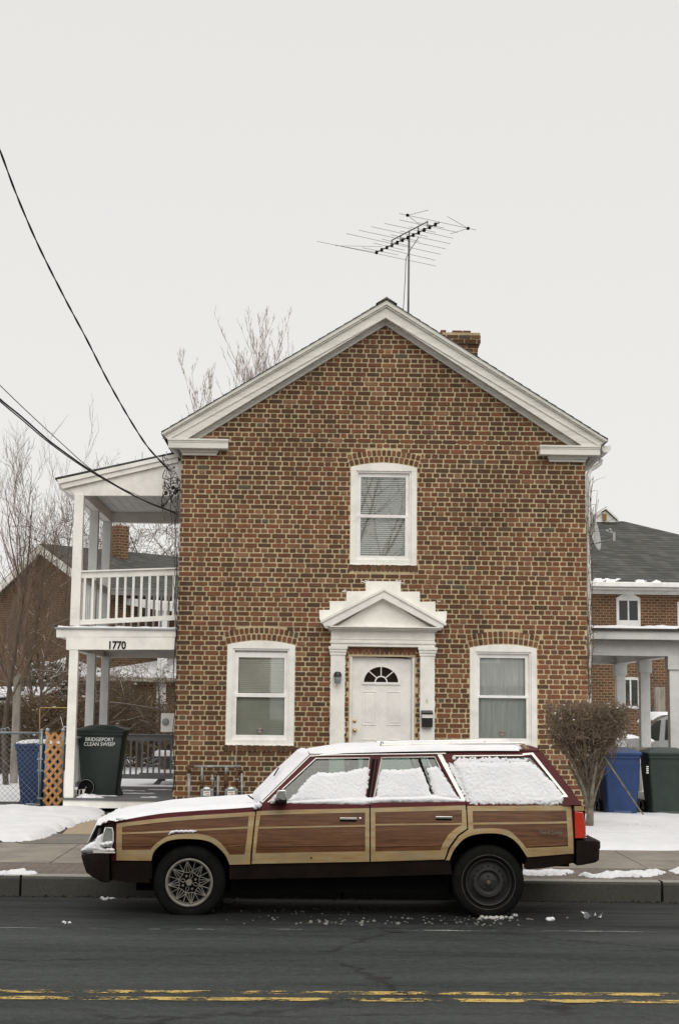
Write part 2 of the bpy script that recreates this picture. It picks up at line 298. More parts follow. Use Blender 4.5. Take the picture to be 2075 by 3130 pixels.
# ---------------------------------------------------------------- snow sheets
def pdist(x, y, poly):
    ins = False; best = 1e9; n = len(poly)
    for i in range(n):
        x1, y1 = poly[i]; x2, y2 = poly[(i+1) % n]
        if (y1 > y) != (y2 > y) and x < (x2-x1)*(y-y1)/(y2-y1)+x1: ins = not ins
        dx, dy = x2-x1, y2-y1; L = dx*dx+dy*dy
        k = 0 if L == 0 else max(0, min(1, ((x-x1)*dx+(y-y1)*dy)/L)); d = math.hypot(x-x1-k*dx, y-y1-k*dy)
        best = min(best, d)
    return best if ins else -best
def sheet(mb, poly, f, nrm, thick, step, edge, jag=0, jscale=1, lump=.25, lscale=None, stepv=None, m=0, base=0.0):
    xs = [p[0] for p in poly]; ys = [p[1] for p in poly]; sv = stepv or step
    x0, y0 = min(xs)-jag, min(ys)-jag; nx = int((max(xs)+jag-x0)/step)+2; ny = int((max(ys)+jag-y0)/sv)+2
    ls = lscale or jscale; idx = {}; D = {}
    for i in range(nx):
        for j in range(ny):
            x, y = x0+i*step, y0+j*sv; d = pdist(x, y, poly)
            if jag and abs(d) < jag*3: d += jag*(noise.fractal(V(x*jscale, y*jscale, 3.3), 1.0, 2.0, 4))
            D[i, j] = d
    vs = []; fs = []
    def vert(i, j):
        if (i, j) not in idx:
            x, y = x0+i*step, y0+j*sv; d = max(0, D[i, j]); p = f(x, y)
            h = base+thick*math.sqrt(min(1, d/edge)) if d > 0 else base*.2
            if d > 0: h *= 1+lump*noise.fractal(V(x*ls, y*ls, 9.1), .9, 2.0, 4)
            nn = nrm(x, y) if callable(nrm) else nrm
            idx[i, j] = len(vs); vs.append(p+nn*h)
        return idx[i, j]
    for i in range(nx-1):
        for j in range(ny-1):
            c = [(i, j), (i+1, j), (i+1, j+1), (i, j+1)]
            if sum(D[k] > 0 for k in c) >= 2: fs.append([vert(*k) for k in c])
    return mb.add(vs, fs, m)
UP = V(0, 0, 1)
# ================================================================= SETTING
def strip(name, ys, mat, x0=-60, x1=60, dz=0, nx=1):
    mb = MB()
    for a, b in zip(ys, ys[1:]): mb.quad(V(x0, a, gz(a)+dz), V(x1, a, gz(a)+dz), V(x1, b, gz(b)+dz), V(x0, b, gz(b)+dz))
    return tag(mb.build(name, mat), kind='structure')
mb = MB(); mb.quad(V(-400, -200, -.35), V(400, -200, -.35), V(400, 600, -.35), V(-400, 600, -.35)); tag(mb.build('ground', M['soil']), kind='structure')
mb = MB()
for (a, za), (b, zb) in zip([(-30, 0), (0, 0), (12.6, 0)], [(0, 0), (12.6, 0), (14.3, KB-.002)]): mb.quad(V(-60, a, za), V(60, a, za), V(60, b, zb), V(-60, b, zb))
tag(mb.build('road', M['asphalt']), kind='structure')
strip('yard', [17.3, 21.9, 60, 150], M['soil'], -90, 90)
YPV = GR(1900, 2656).y
strip('paver_strip', [14.40, YPV], M['paver'])
mb = MB()                                        # sidewalk slabs with joints
x = -30.0; RD.seed(3)
while x < 30:
    w = 1.52; mb.hexa([V(x+.006, YPV+.004, gz(YPV)+.004), V(x+w-.006, YPV+.004, gz(YPV)+.004), V(x+w-.006, 17.3, WK+.004), V(x+.006, 17.3, WK+.004)],
        [V(x+.006, YPV+.004, -.1), V(x+w-.006, YPV+.004, -.1), V(x+w-.006, 17.3, -.1), V(x+.006, 17.3, -.1)]); x += w
tag(mb.build('sidewalk', M['concrete']), kind='structure')
mb = MB(); jx = [GR(108, 2700).x, GR(1937, 2705).x]; st = jx[1]-jx[0]; xs = [-30+0.0]
xs = sorted([jx[0]-st/2*k for k in range(0, 14)]+[jx[0]+st/2*k for k in range(1, 14)])
for a, b in zip(xs, xs[1:]):
    r = .012; y0 = 14.25+RD.uniform(-.006, .006); z1 = KT+.003
    prof = [(y0+.012, -.3), (y0, z1-.03), (y0+.012, z1-.008), (y0+.035, z1), (14.397, z1), (14.397, -.3)]
    mb.loft([[V(a+r, p[0], p[1]) for p in prof], [V(b-r, p[0], p[1]) for p in prof]])
kb = mb.build('kerb', [M['granite'], M['granite_top']]); tag(kb, kind='structure')
for p in kb.data.polygons:
    if abs(p.normal.z) > .6: p.material_index = 1
def gline(name, pts, w, mat, dz=.004):
    mb = MB()
    for (a, b) in zip(pts, pts[1:]):
        p, q = GR(*a), GR(*b); mb.quad(V(p.x, p.y-w/2, gz(p.y)+dz), V(q.x, q.y-w/2, gz(q.y)+dz), V(q.x, q.y+w/2, gz(q.y)+dz), V(p.x, p.y+w/2, gz(p.y)+dz))
    return tag(mb.build(name, mat), kind='structure')
gline('road_line', [(-300, 3029), (2400, 3044)], .10, M['yellow'], .004); gline('road_line', [(-300, 3049), (2400, 3066)], .10, M['yellow'], .0045)
gline('parking_line', [(-300, 2836), (2400, 2851)], .07, M['linewhite'], .004)
mb = MB(); mb.prism([GR(190, 2552)+V(0, 0, .008), GR(420, 2552)+V(0, 0, .008), GR(470, 2492)+V(0, 0, .008), GR(250, 2492)+V(0, 0, .008)], V(0, 0, -.05)); tag(mb.build('path', M['concrete_tan']), kind='structure')
mb = MB(); mb.prism([GR(60, 2580)+V(0, 0, .012), GR(520, 2582)+V(0, 0, .012), GR(520, 2553)+V(0, 0, .012), GR(120, 2551)+V(0, 0, .012)], V(0, 0, -.05)); tag(mb.build('path', simple('grey_path', (.15, .135, .115), .9, 0, .25, 4, .5)), kind='structure')
# snow on lawns
GF = lambda x, y: V(x, y, gz(max(y, 14.26) if 14.0 < y < 14.4 else y))
def gpoly(pts): return [(GR(*p).x, GR(*p).y) for p in pts]
def snowobj(name, poly, thick, step, edge, jag, jscale, label, lump=.3, mat='snow_ground', sv=None):
    mb = MB(); sheet(mb, poly, GF, UP, thick, step, edge, jag, jscale, lump, None, sv)
    if name == 'snow_ridge':
        for v in mb.v: v.y = max(v.y, 14.262)
    return tag(mb.build(name, M[mat], smooth=True), label, 'snow', None, 'stuff')
snowobj('snow_cover', gpoly([(-700, 2592), (0, 2574), (111, 2574), (172, 2548), (230, 2518), (300, 2506), (315, 2482), (200, 2478), (-700, 2470)]), .085, .035, .12, .10, 1.8, 'thick snow on the lawn in front of the fence and porch')
snowobj('snow_cover', gpoly([(1620, 2597), (2600, 2605), (2500, 2504), (2075, 2497), (1850, 2488), (1620, 2478)]), .06, .04, .10, .05, 1.5, 'snow on the lawn by the clipped shrub and bins')
snowobj('snow_cover', [(-40, 24.2), (-1.6, 24.2), (-1.6, 60), (-40, 60)], .05, .25, .3, .1, .6, 'snow covering the back yard behind fence and porch')
snowobj('snow_cover', [(5.5, 27), (40, 27), (40, 60), (5.5, 60)], .05, .3, .3, .1, .6, 'snow behind the bins by the neighbouring house')
for pts, lb in (([(1580, 2672), (1650, 2664), (1750, 2664), (1762, 2670), (1700, 2676), (1600, 2678)], 'short snow ridge on the pavers just behind the wagon'),
                ([(1770, 2679), (1850, 2671), (1960, 2668), (2030, 2664), (2035, 2674), (1960, 2680), (1800, 2684)], 'long snow ridge on the pavers right of the wagon'),
                ([(2040, 2664), (2075, 2656), (2200, 2656), (2200, 2668), (2060, 2672)], 'snow ridge on the pavers at the right edge'),
                ([(-60, 2674), (0, 2669), (40, 2664), (80, 2668), (130, 2671), (120, 2674), (60, 2675), (-60, 2678)], 'snow patch along the kerb left of the wagon')):
    snowobj('snow_ridge', [(a_, max(b_, 14.285)) for a_, b_ in gpoly(pts)], .030, .010, .05, .07, 7, lb, .9)
# kerb-side litter and slush
mb = MB(); RD.seed(5)
for k in range(420):
    y = 14.24-abs(RD.gauss(0, .10)); x = RD.uniform(-6, 6); s = RD.uniform(.008, .03); z = gz(y)+.004; a = RD.uniform(0, 3.1)
    mb.add([V(x-s*math.cos(a), y-s*math.sin(a), z), V(x+s*math.sin(a)*.5, y-s*.5, z+s*.5), V(x+s*math.cos(a), y+s*math.sin(a), z), V(x-s*.4, y+s*.4, z+s*.3)], [(0, 1, 2, 3)])
tag(mb.build('leaf_litter', M['litter']), 'dead leaves and grit lying in the gutter', 'litter', None, 'stuff')
mb = MB(); RD.seed(8)
def lumps(px, py, n, spx, spy, r0, r1, m=0):
    for _ in range(n):
        p = GR(px+RD.gauss(0, spx), py+RD.gauss(0, spy)); r = RD.uniform(r0, r1); mb.ico((p.x, p.y, gz(p.y)+r*.3), r, .7, m, .9)
lumps(1505, 2807, 40, 22, 3, .006, .024, 2); lumps(1450, 2808, 22, 60, 4, .003, .010, 1); lumps(1130, 2816, 60, 190, 7, .003, .012, 1); lumps(1080, 2822, 10, 90, 5, .010, .020, 1); lumps(1000, 2785, 60, 140, 8, .002, .007, 1)
lumps(1573, 2800, 3, 4, 1, .012, .02); lumps(1682, 2813, 3, 4, 1, .02, .03); lumps(1620, 2812, 3, 6, 1, .01, .016, 1); lumps(329, 2749, 6, 8, 2, .012, .022, 0); lumps(860, 2740, 30, 150, 5, .004, .010, 1)
lumps(700, 2742, 12, 20, 2, .010, .022, 1); lumps(1480, 2826, 18, 60, 3, .005, .012, 1); lumps(204, 2820, 4, 10, 2, .006, .014, 0)
tag(mb.build('slush', [M['snow'], simple('dirty_slush', (.17, .165, .15), .6, 0, .5, 20, .5), simple('grey_slush', (.42, .41, .38), .7, 0, .4, 18, .5)], smooth=True), 'grey lumps of slush lying on the road around the tyres', 'slush', None, 'stuff')
mb = MB(); sheet(mb, gpoly([(1232, 2722), (1270, 2714), (1345, 2714), (1358, 2726), (1330, 2738), (1250, 2738)]), GF, UP, .07, .015, .05, .05, 9, .9, 12); tag(mb.build('snow_clod', M['snow'], smooth=True), 'white clod of old snow on the asphalt under the wagon', 'snow')
p = GR(1812, 2806); mb = MB()
for k in range(5):
    q = p+V(-.075+.035*k, RD.uniform(-.01, .01), .018); mb.add([q+V(RD.uniform(-.03, .03), RD.uniform(-.03, .03), RD.uniform(-.02, .035)) for _ in range(6)], [(0, 1, 2), (2, 3, 4), (4, 5, 0), (0, 2, 4), (1, 3, 5)])
mb.lathe(p+V(-.06, 0, .02), [(.001, -.02), (.025, -.02), (.027, .0), (.02, .03), (.001, .03)], 12); tag(mb.build('crushed_can', M['can']), 'crushed shiny can on the asphalt right of the wagon', 'can')
# ================================================================= BRICK HOUSE
def wx(px, py): return P(px, py, YW).x
def wz(px, py): return P(px, py, YW).z
XL = (wx(553.6, 1387)+wx(531, 2440))/2; XR = (wx(1790, 1408)+wx(1795.5, 2300))/2; ZB = .12
APX = P(1177.7, 995, YW); LS = P(612.6, 1339, YW); RS = P(1735, 1360, YW)
house = empty('brick_house', (0, YW, ZB), 'red brick gable house with white trim, white front door and two storey side porch', 'house')
CR = .0732
class Op:                                                    # arched opening: casing outline
    def __init__(s, l, r, top, bot, crown, arch=True):
        s.x0, s.x1, s.z1, s.z0, s.zc = l, r, top, bot, crown; s.cx = (l+r)/2; s.hw = (r-l)/2; s.arch = arch
        sg = max(crown-top, .01); s.R = (s.hw**2+sg**2)/(2*sg); s.cz = crown-s.R
        s.Ro = s.R+.205; s.a = math.asin(min(1, s.hw/s.R))
    def excl(s, z):
        if s.z0-.105 < z < s.z1+.0: return (s.x0, s.x1)
        if s.arch and s.z1 <= z < s.zc+.205:
            d = s.Ro**2-(z-s.cz)**2
            if d <= 0: return None
            h = math.sqrt(d); h = min(h, s.hw+.012+(z-s.z1)*math.tan(s.a)*1.0)
            return (s.cx-h, s.cx+h)
        return None
def op(l, r, top, bot, crown): return Op((wx(*l[0])+wx(*l[1]))/2, (wx(*r[0])+wx(*r[1]))/2, (wz(*top[0])+wz(*top[1]))/2, (wz(*bot[0])+wz(*bot[1]))/2, wz(*crown))
OL = op([(696.5, 1970), (688.3, 2275)], [(902.5, 1973), (897.8, 2279)], [(696, 1970), (903, 1973)], [(688, 2275), (898, 2279)], (802, 1958.5))
OT = op([(1072.5, 1427), (1068.8, 1725)], [(1274, 1430), (1272.8, 1726)], [(1072, 1427), (1274, 1430.5)], [(1069, 1725), (1273, 1727)], (1173, 1415))
OR_ = op([(1436, 1979), (1435, 2286)], [(1640, 1984), (1641, 2286)], [(1436, 1979), (1640, 1984)], [(1435, 2284), (1641, 2288)], (1538, 1970))
DX0, DX1 = wx(1066, 2150), wx(1268, 2150); DZ1 = wz(1167, 2001); DZ0 = ZB
# openings used for brick exclusion
doorbox = (DX0, DX1, DZ0, DZ1)
PL0, PL1, PR0, PR1 = wx(1009, 2150), wx(1053, 2150), wx(1282.7, 2150), wx(1326.7, 2150); ENT = wz(1170, 1977.5); PEDT = wz(1170, 1797)
def excl(z):
    out = [e for e in (o.excl(z) for o in (OL, OT, OR_)) if e]
    if z < DZ1: out.append((DX0, DX1))
    if z < ENT: out += [(PL0+.01, PL1-.01), (PR0+.01, PR1-.01)]
    elif z < wz(1170, 1925): out.append((PL0, PR1))
    return out
def slopeiv(z):
    if z < LS.z: return (XL, XR)
    k = (z-LS.z)/(APX.z-LS.z)
    return (LS.x-.10+(APX.x-LS.x)*k, RS.x+.10+(APX.x-RS.x)*k) if k < 1.05 else None
mb = MB(); RD.seed(21)
def brick(mb, c, u, w, n, hw, hh, m):         # centre, right dir, up dir, outward normal
    j = lambda a: RD.uniform(-a, a)
    pr = RD.uniform(-.003, .003); cs = [(-1, -1), (1, -1), (1, 1), (-1, 1)]
    oc = [(-1, -.45), (-.88, -1), (.88, -1), (1, -.45), (1, .45), (.88, 1), (-.88, 1), (-1, .45)] if hw < .07 else [(-1, -.5), (-.94, -1), (.94, -1), (1, -.5), (1, .5), (.94, 1), (-.94, 1), (-1, .5)]
    fr = [c+u*(a*(hw-.002)+j(.0022))+w*(b*(hh-.002)+j(.002))+n*pr for a, b in oc]; bk = [c+u*a*(hw+.001)+w*b*(hh+.001)-n*.014 for a, b in oc]
    mb.add(fr+bk, [(0, 1, 2, 3, 4, 5, 6, 7)]+[(i, i+8, (i+1) % 8+8, (i+1) % 8) for i in range(8)], m)
def tone(p=None):
    if p is None: return RD.choices(range(len(BR)), BRW)[0]
    w = list(BRW); n = noise.fractal(V(p.x*.55, p.z*.75, 4.0), 1.0, 2.0, 3)
    dk = max(0, -n)*1.6; rd = max(0, n)*2.0
    if p.z < 2.6 and p.x > 2.2: rd += .9
    if p.z < 2.4: rd += .25
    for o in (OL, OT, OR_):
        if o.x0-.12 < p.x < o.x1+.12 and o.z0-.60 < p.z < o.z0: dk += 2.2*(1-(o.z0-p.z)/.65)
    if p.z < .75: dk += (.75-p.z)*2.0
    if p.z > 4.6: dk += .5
    for i in (4, 6, 2, 8): w[i] *= 1+dk*1.3
    for i in (0, 1, 3, 7): w[i] /= 1+dk
    for i in (1, 3): w[i] *= 1+rd
    w[7] *= 1+rd*.6
    return RD.choices(range(len(BR)), w)[0]
ux, uz, un = V(1, 0, 0), V(0, 0, 1), V(0, -1, 0); row = 0; z = ZB
while z < APX.z:
    zm = z+CR/2; iv = slopeiv(zm); st = row % 2 == 0
    if iv:
        segs = [iv]
        for a, b in sorted(excl(zm)):
            ns = []
            for s0, s1 in segs:
                if b <= s0 or a >= s1: ns.append((s0, s1)); continue
                if a-s0 > .03: ns.append((s0, a-.006))
                if s1-b > .03: ns.append((b+.006, s1))
            segs = ns
        L = .212 if st else .106; x = XL-.003-(0 if st else .053)+RD.uniform(-.012, .012); drift = 0; jn = .019
        while x < XR+.2:
            w = L*(1+RD.uniform(-.03, .03)); 
            if st and RD.random() < .04: w = L*.5
            a, b = x+jn/2, x+w-jn/2
            for s0, s1 in segs:
                p, q = max(a, s0), min(b, s1)
                if q-p > .028:
                    hh = (CR-.0175)/2*(1+RD.uniform(-.07, .05))
                    brick(mb, V((p+q)/2, YW, zm+RD.uniform(-.0015, .0015)), ux, uz, un, (q-p)/2, hh, tone(V((p+q)/2, 0, zm)))
            x += w
    z += CR; row += 1
for o in (OL, OT, OR_):                        # double rowlock arches and rowlock sills
    for ring in range(2):
        R = o.R+.012+ring*.098; Rm = R+.044; n = int(2*o.a*Rm/.072); 
        for k in range(n):
            th = -o.a*1.02+(k+.5)*2*o.a*1.02/n; rr = V(math.sin(th), 0, math.cos(th)); tt = V(math.cos(th), 0, -math.sin(th))
            brick(mb, V(o.cx, YW, o.cz)+rr*Rm, tt, rr, un, (2*o.a*Rm/n-.017)/2, .040, tone())
    n = int((o.x1-o.x0+.05)/.068)
    for k in range(n):
        w = (o.x1-o.x0+.05)/n; brick(mb, V(o.x0-.025+(k+.5)*w, YW-.012, o.z0-.052), ux, uz, un, (w-.009)/2, .044, RD.choices([0, 2, 4, 5, 6, 8], [2, 3, 5, 3, 4, 3])[0])
n = 15                                         # soldier course above the door
for k in range(n):
    w = (DX1-DX0+.02)/n; brick(mb, V(DX0-.01+(k+.5)*w, YW, (DZ1+ENT)/2-.004), ux, uz, un, (w-.008)/2, (ENT-DZ1)/2-.008, tone())
bricks = mb
# mortar backing with rectangular holes, plus the other three walls
mb = MB(); holes = [(o.x0+.02, o.x1-.02, o.z0+.03, o.z1-.0) for o in (OL, OT, OR_)]+[(DX0+.01, DX1-.01, -1, DZ1-.03)]
xs = sorted({XL, XR, *[h[0] for h in holes], *[h[1] for h in holes]}); zs = sorted({ZB-.3, LS.z, *[h[2] for h in holes if h[2] > 0], *[h[3] for h in holes]})
YB = YW+.010
for x0, x1 in zip(xs, xs[1:]):
    for z0, z1 in zip(zs, zs[1:]):
        xm, zm = (x0+x1)/2, (z0+z1)/2
        if zm > LS.z or any(h[0] < xm < h[1] and h[2] < zm < h[3] for h in holes): continue
        mb.quad(V(x0, YB, z0), V(x1, YB, z0), V(x1, YB, z1), V(x0, YB, z1))
top = V(APX.x, YB, APX.z+.05)
ez = wz(500, 1330)                              # eave height
DEP = 8.5
mb.add([V(XL, YB, LS.z), V(XR, YB, LS.z), V(XR, YB, RS.z), V(RS.x, YB, RS.z), top, V(LS.x, YB, LS.z)], [(0, 1, 2, 3, 4, 5)])
mb.m = [0]*len(mb.f)
mb.quad(V(XL, YB, ZB-.3), V(XL, YW+DEP, ZB-.3), V(XL, YW+DEP, LS.z+.02), V(XL, YB, LS.z+.02), 1); mb.quad(V(XR, YB, ZB-.3), V(XR, YW+DEP, ZB-.3), V(XR, YW+DEP, LS.z+.02), V(XR, YB, LS.z+.02), 1)
mb.add([V(XL, YW+DEP, ZB-.3), V(XR, YW+DEP, ZB-.3), V(XR, YW+DEP, LS.z), V(APX.x, YW+DEP, APX.z), V(XL, YW+DEP, LS.z)], [(0, 1, 2, 3, 4)], 1)
nb = len(BR)
bm_ = MB(); bm_.v = bricks.v; bm_.f = bricks.f; bm_.m = bricks.m
off = len(bm_.v); bm_.v += mb.v; bm_.f += [[i+off for i in f] for f in mb.f]; bm_.m += [nb+k for k in mb.m]
bm_.build('wall', BR+[M['mortar'], M['brick']], house)
mb = MB(); mb.quad(V(XL+.05, YW+1.1, ZB), V(XR-.05, YW+1.1, ZB), V(XR-.05, YW+1.1, LS.z), V(XL+.05, YW+1.1, LS.z)); mb.build('interior', simple('plaster', (.45, .43, .38), .9), house)
# ---- windows
def window(o, ul, ll, upper='blind', lower='blind', slot=False, sag=0):
    fr = MB(); y0, y1 = YW+.003, YW+.13
    gx0, gx1, gz0, gz1 = wx(ul[0], (ul[2]+ul[3])/2), wx(ul[1], (ul[2]+ul[3])/2), wz((ul[0]+ul[1])/2, ul[3]), wz((ul[0]+ul[1])/2, ul[2])
    lx0, lx1, lz0, lz1 = wx(ll[0], (ll[2]+ll[3])/2), wx(ll[1], (ll[2]+ll[3])/2), wz((ll[0]+ll[1])/2, ll[3]), wz((ll[0]+ll[1])/2, ll[2])
    cw = .085; ix0, ix1 = o.x0+cw, o.x1-cw; iz1 = o.z1-.055; iz0 = o.z0+.075
    N = 14; arc = [(o.cx+o.R*math.sin(-o.a+2*o.a*k/N), o.cz+o.R*math.cos(-o.a+2*o.a*k/N)) for k in range(N+1)]
    fr.prism([V(x, y0, z) for x, z in arc]+[V(o.x1, y0, iz1), V(o.x0, y0, iz1)], V(0, .1, 0))
    fr.box(o.x0, ix0, y0, y1, o.z0, iz1); fr.box(ix1, o.x1, y0, y1, o.z0, iz1); fr.box(ix0, ix1, y0, y1, o.z0, iz0)
    win = fr.build('window', M['white'], house, bevel=.004)
    fr = MB()                                  # vinyl frame set back 2 cm
    f0, f1 = y0+.018, y1-.004; xa, xb = ix0, ix1
    t = .026
    fr.box(xa, xa+t, f0, f1, iz0, iz1); fr.box(xb-t, xb, f0, f1, iz0, iz1); fr.box(xa+t, xb-t, f0, f1, iz1-t, iz1); fr.box(xa+t, xb-t, f0, f1, iz0, iz0+t*.7)
    if slot: fr.box(xa+t, xb-t, f0+.07, f1, iz1-t-.03, iz1-t-.004)
    fr.build('frame', M['white_clean'], win, bevel=.003)
    sa = MB(); s0, s1 = f0+.035, f0+.06; zt = iz1-t-(.028 if slot else 0)
    sa.box(xa+t, gx0, s0, s1, gz0, zt); sa.box(gx1, xb-t, s0, s1, gz0, zt); sa.box(gx0, gx1, s0, s1, gz1, zt); sa.box(xa+t, xb-t, s0, s1, gz0-.02, gz0)
    q0, q1 = f0+.008, f0+.033; sa.box(xa+t, lx0, q0, q1, iz0+.018, lz1); sa.box(lx1, xb-t, q0, q1, iz0+.018, lz1); sa.box(lx0, lx1, q0, q1, iz0+.018, lz0); sa.box(xa+t, xb-t, q0-.004, q1, lz1, gz0-.004)
    sa.build('sash', M['white_clean'], win, bevel=.0025)
    g = MB(); g.quad(V(gx0, s0+.012, gz0), V(gx1, s0+.012, gz0), V(gx1, s0+.012, gz1), V(gx0, s0+.012, gz1)); g.build('pane', M['glass'], win)
    g = MB(); g.quad(V(lx0, q0+.012, lz0), V(lx1, q0+.012, lz0), V(lx1, q0+.012, lz1), V(lx0, q0+.012, lz1)); g.build('pane', M['glass'] if sag else M['glass_low'], win)
    bl = MB(); yb = YW+.108
    def slats(z0, z1, yy, pitch=.0285, tilt=.8):
        z = z1
        while z > z0:
            hw_s = .0125 if sag else .015; dy, dz = hw_s*math.cos(tilt), hw_s*math.sin(tilt); x0_, x1_ = xa+t+.003, xb-t-.003; s = RD.uniform(-.0012, .0012)
            n = 6; top_ = []; bot_ = []
            for k in range(n+1):
                xx = x0_+(x1_-x0_)*k/n; sg = -sag*math.sin(math.pi*k/n)*.3+s*k/n
                top_.append(V(xx, yy+dy, z+dz+sg)); bot_.append(V(xx, yy-dy, z-dz+sg))
            bl.add(top_+bot_, [(k, k+1, n+2+k, n+1+k) for k in range(n)]); z -= pitch
        for xx in (xa+.12, xb-.12): bl.tube([V(xx, yy-.012, z0), V(xx, yy-.012, z1)], .0015, 4)
    if upper == 'blind': slats(iz0, iz1, yb, .0285 if not sag else .031, 1.05 if not sag else .95); bl.build('blind', M['blind'], win)
    else:
        n = 60; pts = [V(xa+t+.003+(xb-xa-2*t-.006)*k/n, yb+.006*math.sin(k*.9)+.003*math.sin(k*2.3), 0) for k in range(n+1)]
        for a, b in zip(pts, pts[1:]): bl.quad(a+UP*iz0, b+UP*iz0, b+UP*iz1, a+UP*iz1)
        for k in range(6): bl.box(xa+.02, xb-.02, yb-.014, yb-.012, gz0+.03+k*.02, gz0+.034+k*.02)
        bl.build('curtain', M['curtain'], win, smooth=True)
    return win, (lx0, lx1, lz0, lz1, q0)
w1, i1 = window(OL, (728.4, 868.5, 2009.5, 2119), (722, 869, 2131, 2247), slot=True)
w2, i2 = window(OT, (1103, 1240, 1457, 1572), (1101.6, 1237.7, 1582, 1699), sag=.01)
w3, i3 = window(OR_, (1467, 1605.7, 2011, 2126), (1463, 1608.5, 2134, 2257), upper='curtain')
M['sticker'] = simple('faded_sticker', (.42, .27, .22), .6); M['stickerbar'] = simple('sticker_bar', (.07, .07, .13), .6)
for w, i, cx in ((w1, i1, 794), (w3, i3, 1535)):
    c = V(P(cx, 2233, YW).x, i[4]+.008, wz(cx, 2232 if cx < 1000 else 2240)); s = MB()
    for k in (1, -1): s.add([c+V(-.028, 0, k*.010), c+V(.028, 0, k*.010), c+V(0, 0, k*.045)], [(0, 1, 2)])
    s.quad(c+V(-.055, -.001, -.006), c+V(.055, -.001, -.006), c+V(.055, -.001, .006), c+V(-.055, -.001, .006), 1)
    s.build('sticker', [M['sticker'], M['stickerbar']], w)
# ---- door
dz0 = wz(1167, 2425); fx0, fx1 = wx(1076, 2200), wx(1258, 2200); dzt = wz(1167, 2007)
mb = MB(); mb.box(DX0, fx0-.004, YW+.02, YW+.16, dz0, DZ1); mb.box(fx1+.004, DX1, YW+.02, YW+.16, dz0, DZ1)
ap = [(DX0+(DX1-DX0)*k/12, DZ1+.0-.03*(abs(k-6)/6)**2) for k in range(13)]
mb.prism([V(x, YW+.02, z+.004) for x, z in ap]+[V(DX1, YW+.02, dzt+.004), V(DX0, YW+.02, dzt+.004)], V(0, .14, 0)); mb.box(DX0, DX1, YW+.02, YW+.2, dz0-.05, dz0)
mb.build('door_frame', M['white'], house, bevel=.004)
mb = MB(); yd = YW+.085; fc = V(wx(1165, 2084), yd, wz(1165, 2085)); ra, rb = (wx(1217.5, 2085)-fc.x), wz(1165, 2038)-fc.z
# slab built around the fan opening
def fan(k, n, s=1): th = math.pi*k/n; return V(fc.x+ra*s*math.cos(th), yd, fc.z+rb*s*math.sin(th))
n = 24; arc = [fan(k, n) for k in range(n+1)]
mb.box(fx0, fx1, yd, yd+.04, dz0, fc.z-.0005)
prev = V(fx1, yd, fc.z)
outer = []
for k in range(n+1):
    th = math.pi*k/n; d = V(math.cos(th), 0, math.sin(th)); tx = (fx1-fc.x)/abs(d.x) if abs(d.x) > 1e-6 else 9; 
    if d.x < 0: tx = (fc.x-fx0)/abs(d.x)
    tz = (dzt-fc.z)/d.z if d.z > 1e-6 else 9; outer.append(fc+d*min(tx, tz))
for k in range(n): mb.quad(arc[k], arc[k+1], outer[k+1], outer[k])
mb.add([outer[0], V(fx1, yd, dzt), outer[0]+V(0, 0, .001)], [(0, 1, 2)])
for cxn in (fx0, fx1):
    ks = [k for k in range(n) if (outer[k]-outer[k+1]).length > 1e-4 and abs((outer[k].x-cxn)*(outer[k+1].z-dzt)) < 1e-5 and abs(outer[k+1].x-cxn) > 1e-4 or (abs(outer[k+1].x-cxn) < 1e-4 and abs(outer[k].z-dzt) < 1e-4 and abs(outer[k].x-cxn) > 1e-4)]
    for k in ks: mb.add([outer[k], outer[k+1], V(cxn, yd, dzt)], [(0, 1, 2)])
door = mb.build('door', M['door'], house)
mb = MB()
def pframe(x0, x1, z0, z1, w=.014, d=.008):
    mb.box(x0, x1, yd-d, yd+.002, z1-w, z1); mb.box(x0, x1, yd-d, yd+.002, z0, z0+w); mb.box(x0, x0+w, yd-d, yd+.002, z0+w, z1-w); mb.box(x1-w, x1, yd-d, yd+.002, z0+w, z1-w); mb.box(x0+.035, x1-.035, yd-d*.8, yd+.002, z0+.035, z1-.035)
for a, b in ((1108, 1150), (1183, 1225)):
    pframe(wx(a, 2170), wx(b, 2170), wz(1167, 2217), wz(1167, 2113)); pframe(wx(a, 2300), wx(b, 2300), wz(1167, 2350), wz(1167, 2260))
mb.build('panel_moulding', M['door'], door, bevel=.003)
mb = MB()
for s0, s1, yy in ((1.0, 1.12, .016),):
    for k in range(n):
        a, b, c, d = fan(k, n, s0), fan(k+1, n, s0), fan(k+1, n, s1), fan(k, n, s1); mb.hexa([q-V(0, yy, 0) for q in (a, b, c, d)], [q+V(0, .01, 0) for q in (a, b, c, d)])
mb.box(fc.x-ra*1.12, fc.x+ra*1.12, yd-.016, yd+.01, fc.z-.035, fc.z)
for k in range(1, 4):
    th = math.pi*k/4; d = V(math.cos(th), 0, math.sin(th)); a = fc+V(d.x*ra*.36, -.004, d.z*rb*.4); b = fc+V(d.x*ra, -.004, d.z*rb); s = V(-d.z, 0, d.x)*.007; mb.hexa([a-s-V(0, .008, 0), b-s-V(0, .008, 0), b+s-V(0, .008, 0), a+s-V(0, .008, 0)], [a-s, b-s, b+s, a+s])
for k in range(12):
    a, b, c, d = [fc+V(ra*s*math.cos(math.pi*q/12), 0, rb*s*1.1*math.sin(math.pi*q/12)) for s, q in ((.31, k), (.31, k+1), (.38, k+1), (.38, k))]; mb.hexa([q-V(0, .012, 0) for q in (a, b, c, d)], [a, b, c, d])
mb.build('fanlight_frame', M['white_clean'], door)
mb = MB(); mb.add([fan(k, n, 1.02)+V(0, .012, 0) for k in range(n+1)], [tuple(range(n+1))]); mb.build('pane', M['glass'], door)
mb = MB(); mb.box(fx0+.1, fx1-.1, yd+.12, yd+.13, fc.z-.1, dzt); mb.build('shade', M['dark'], door)
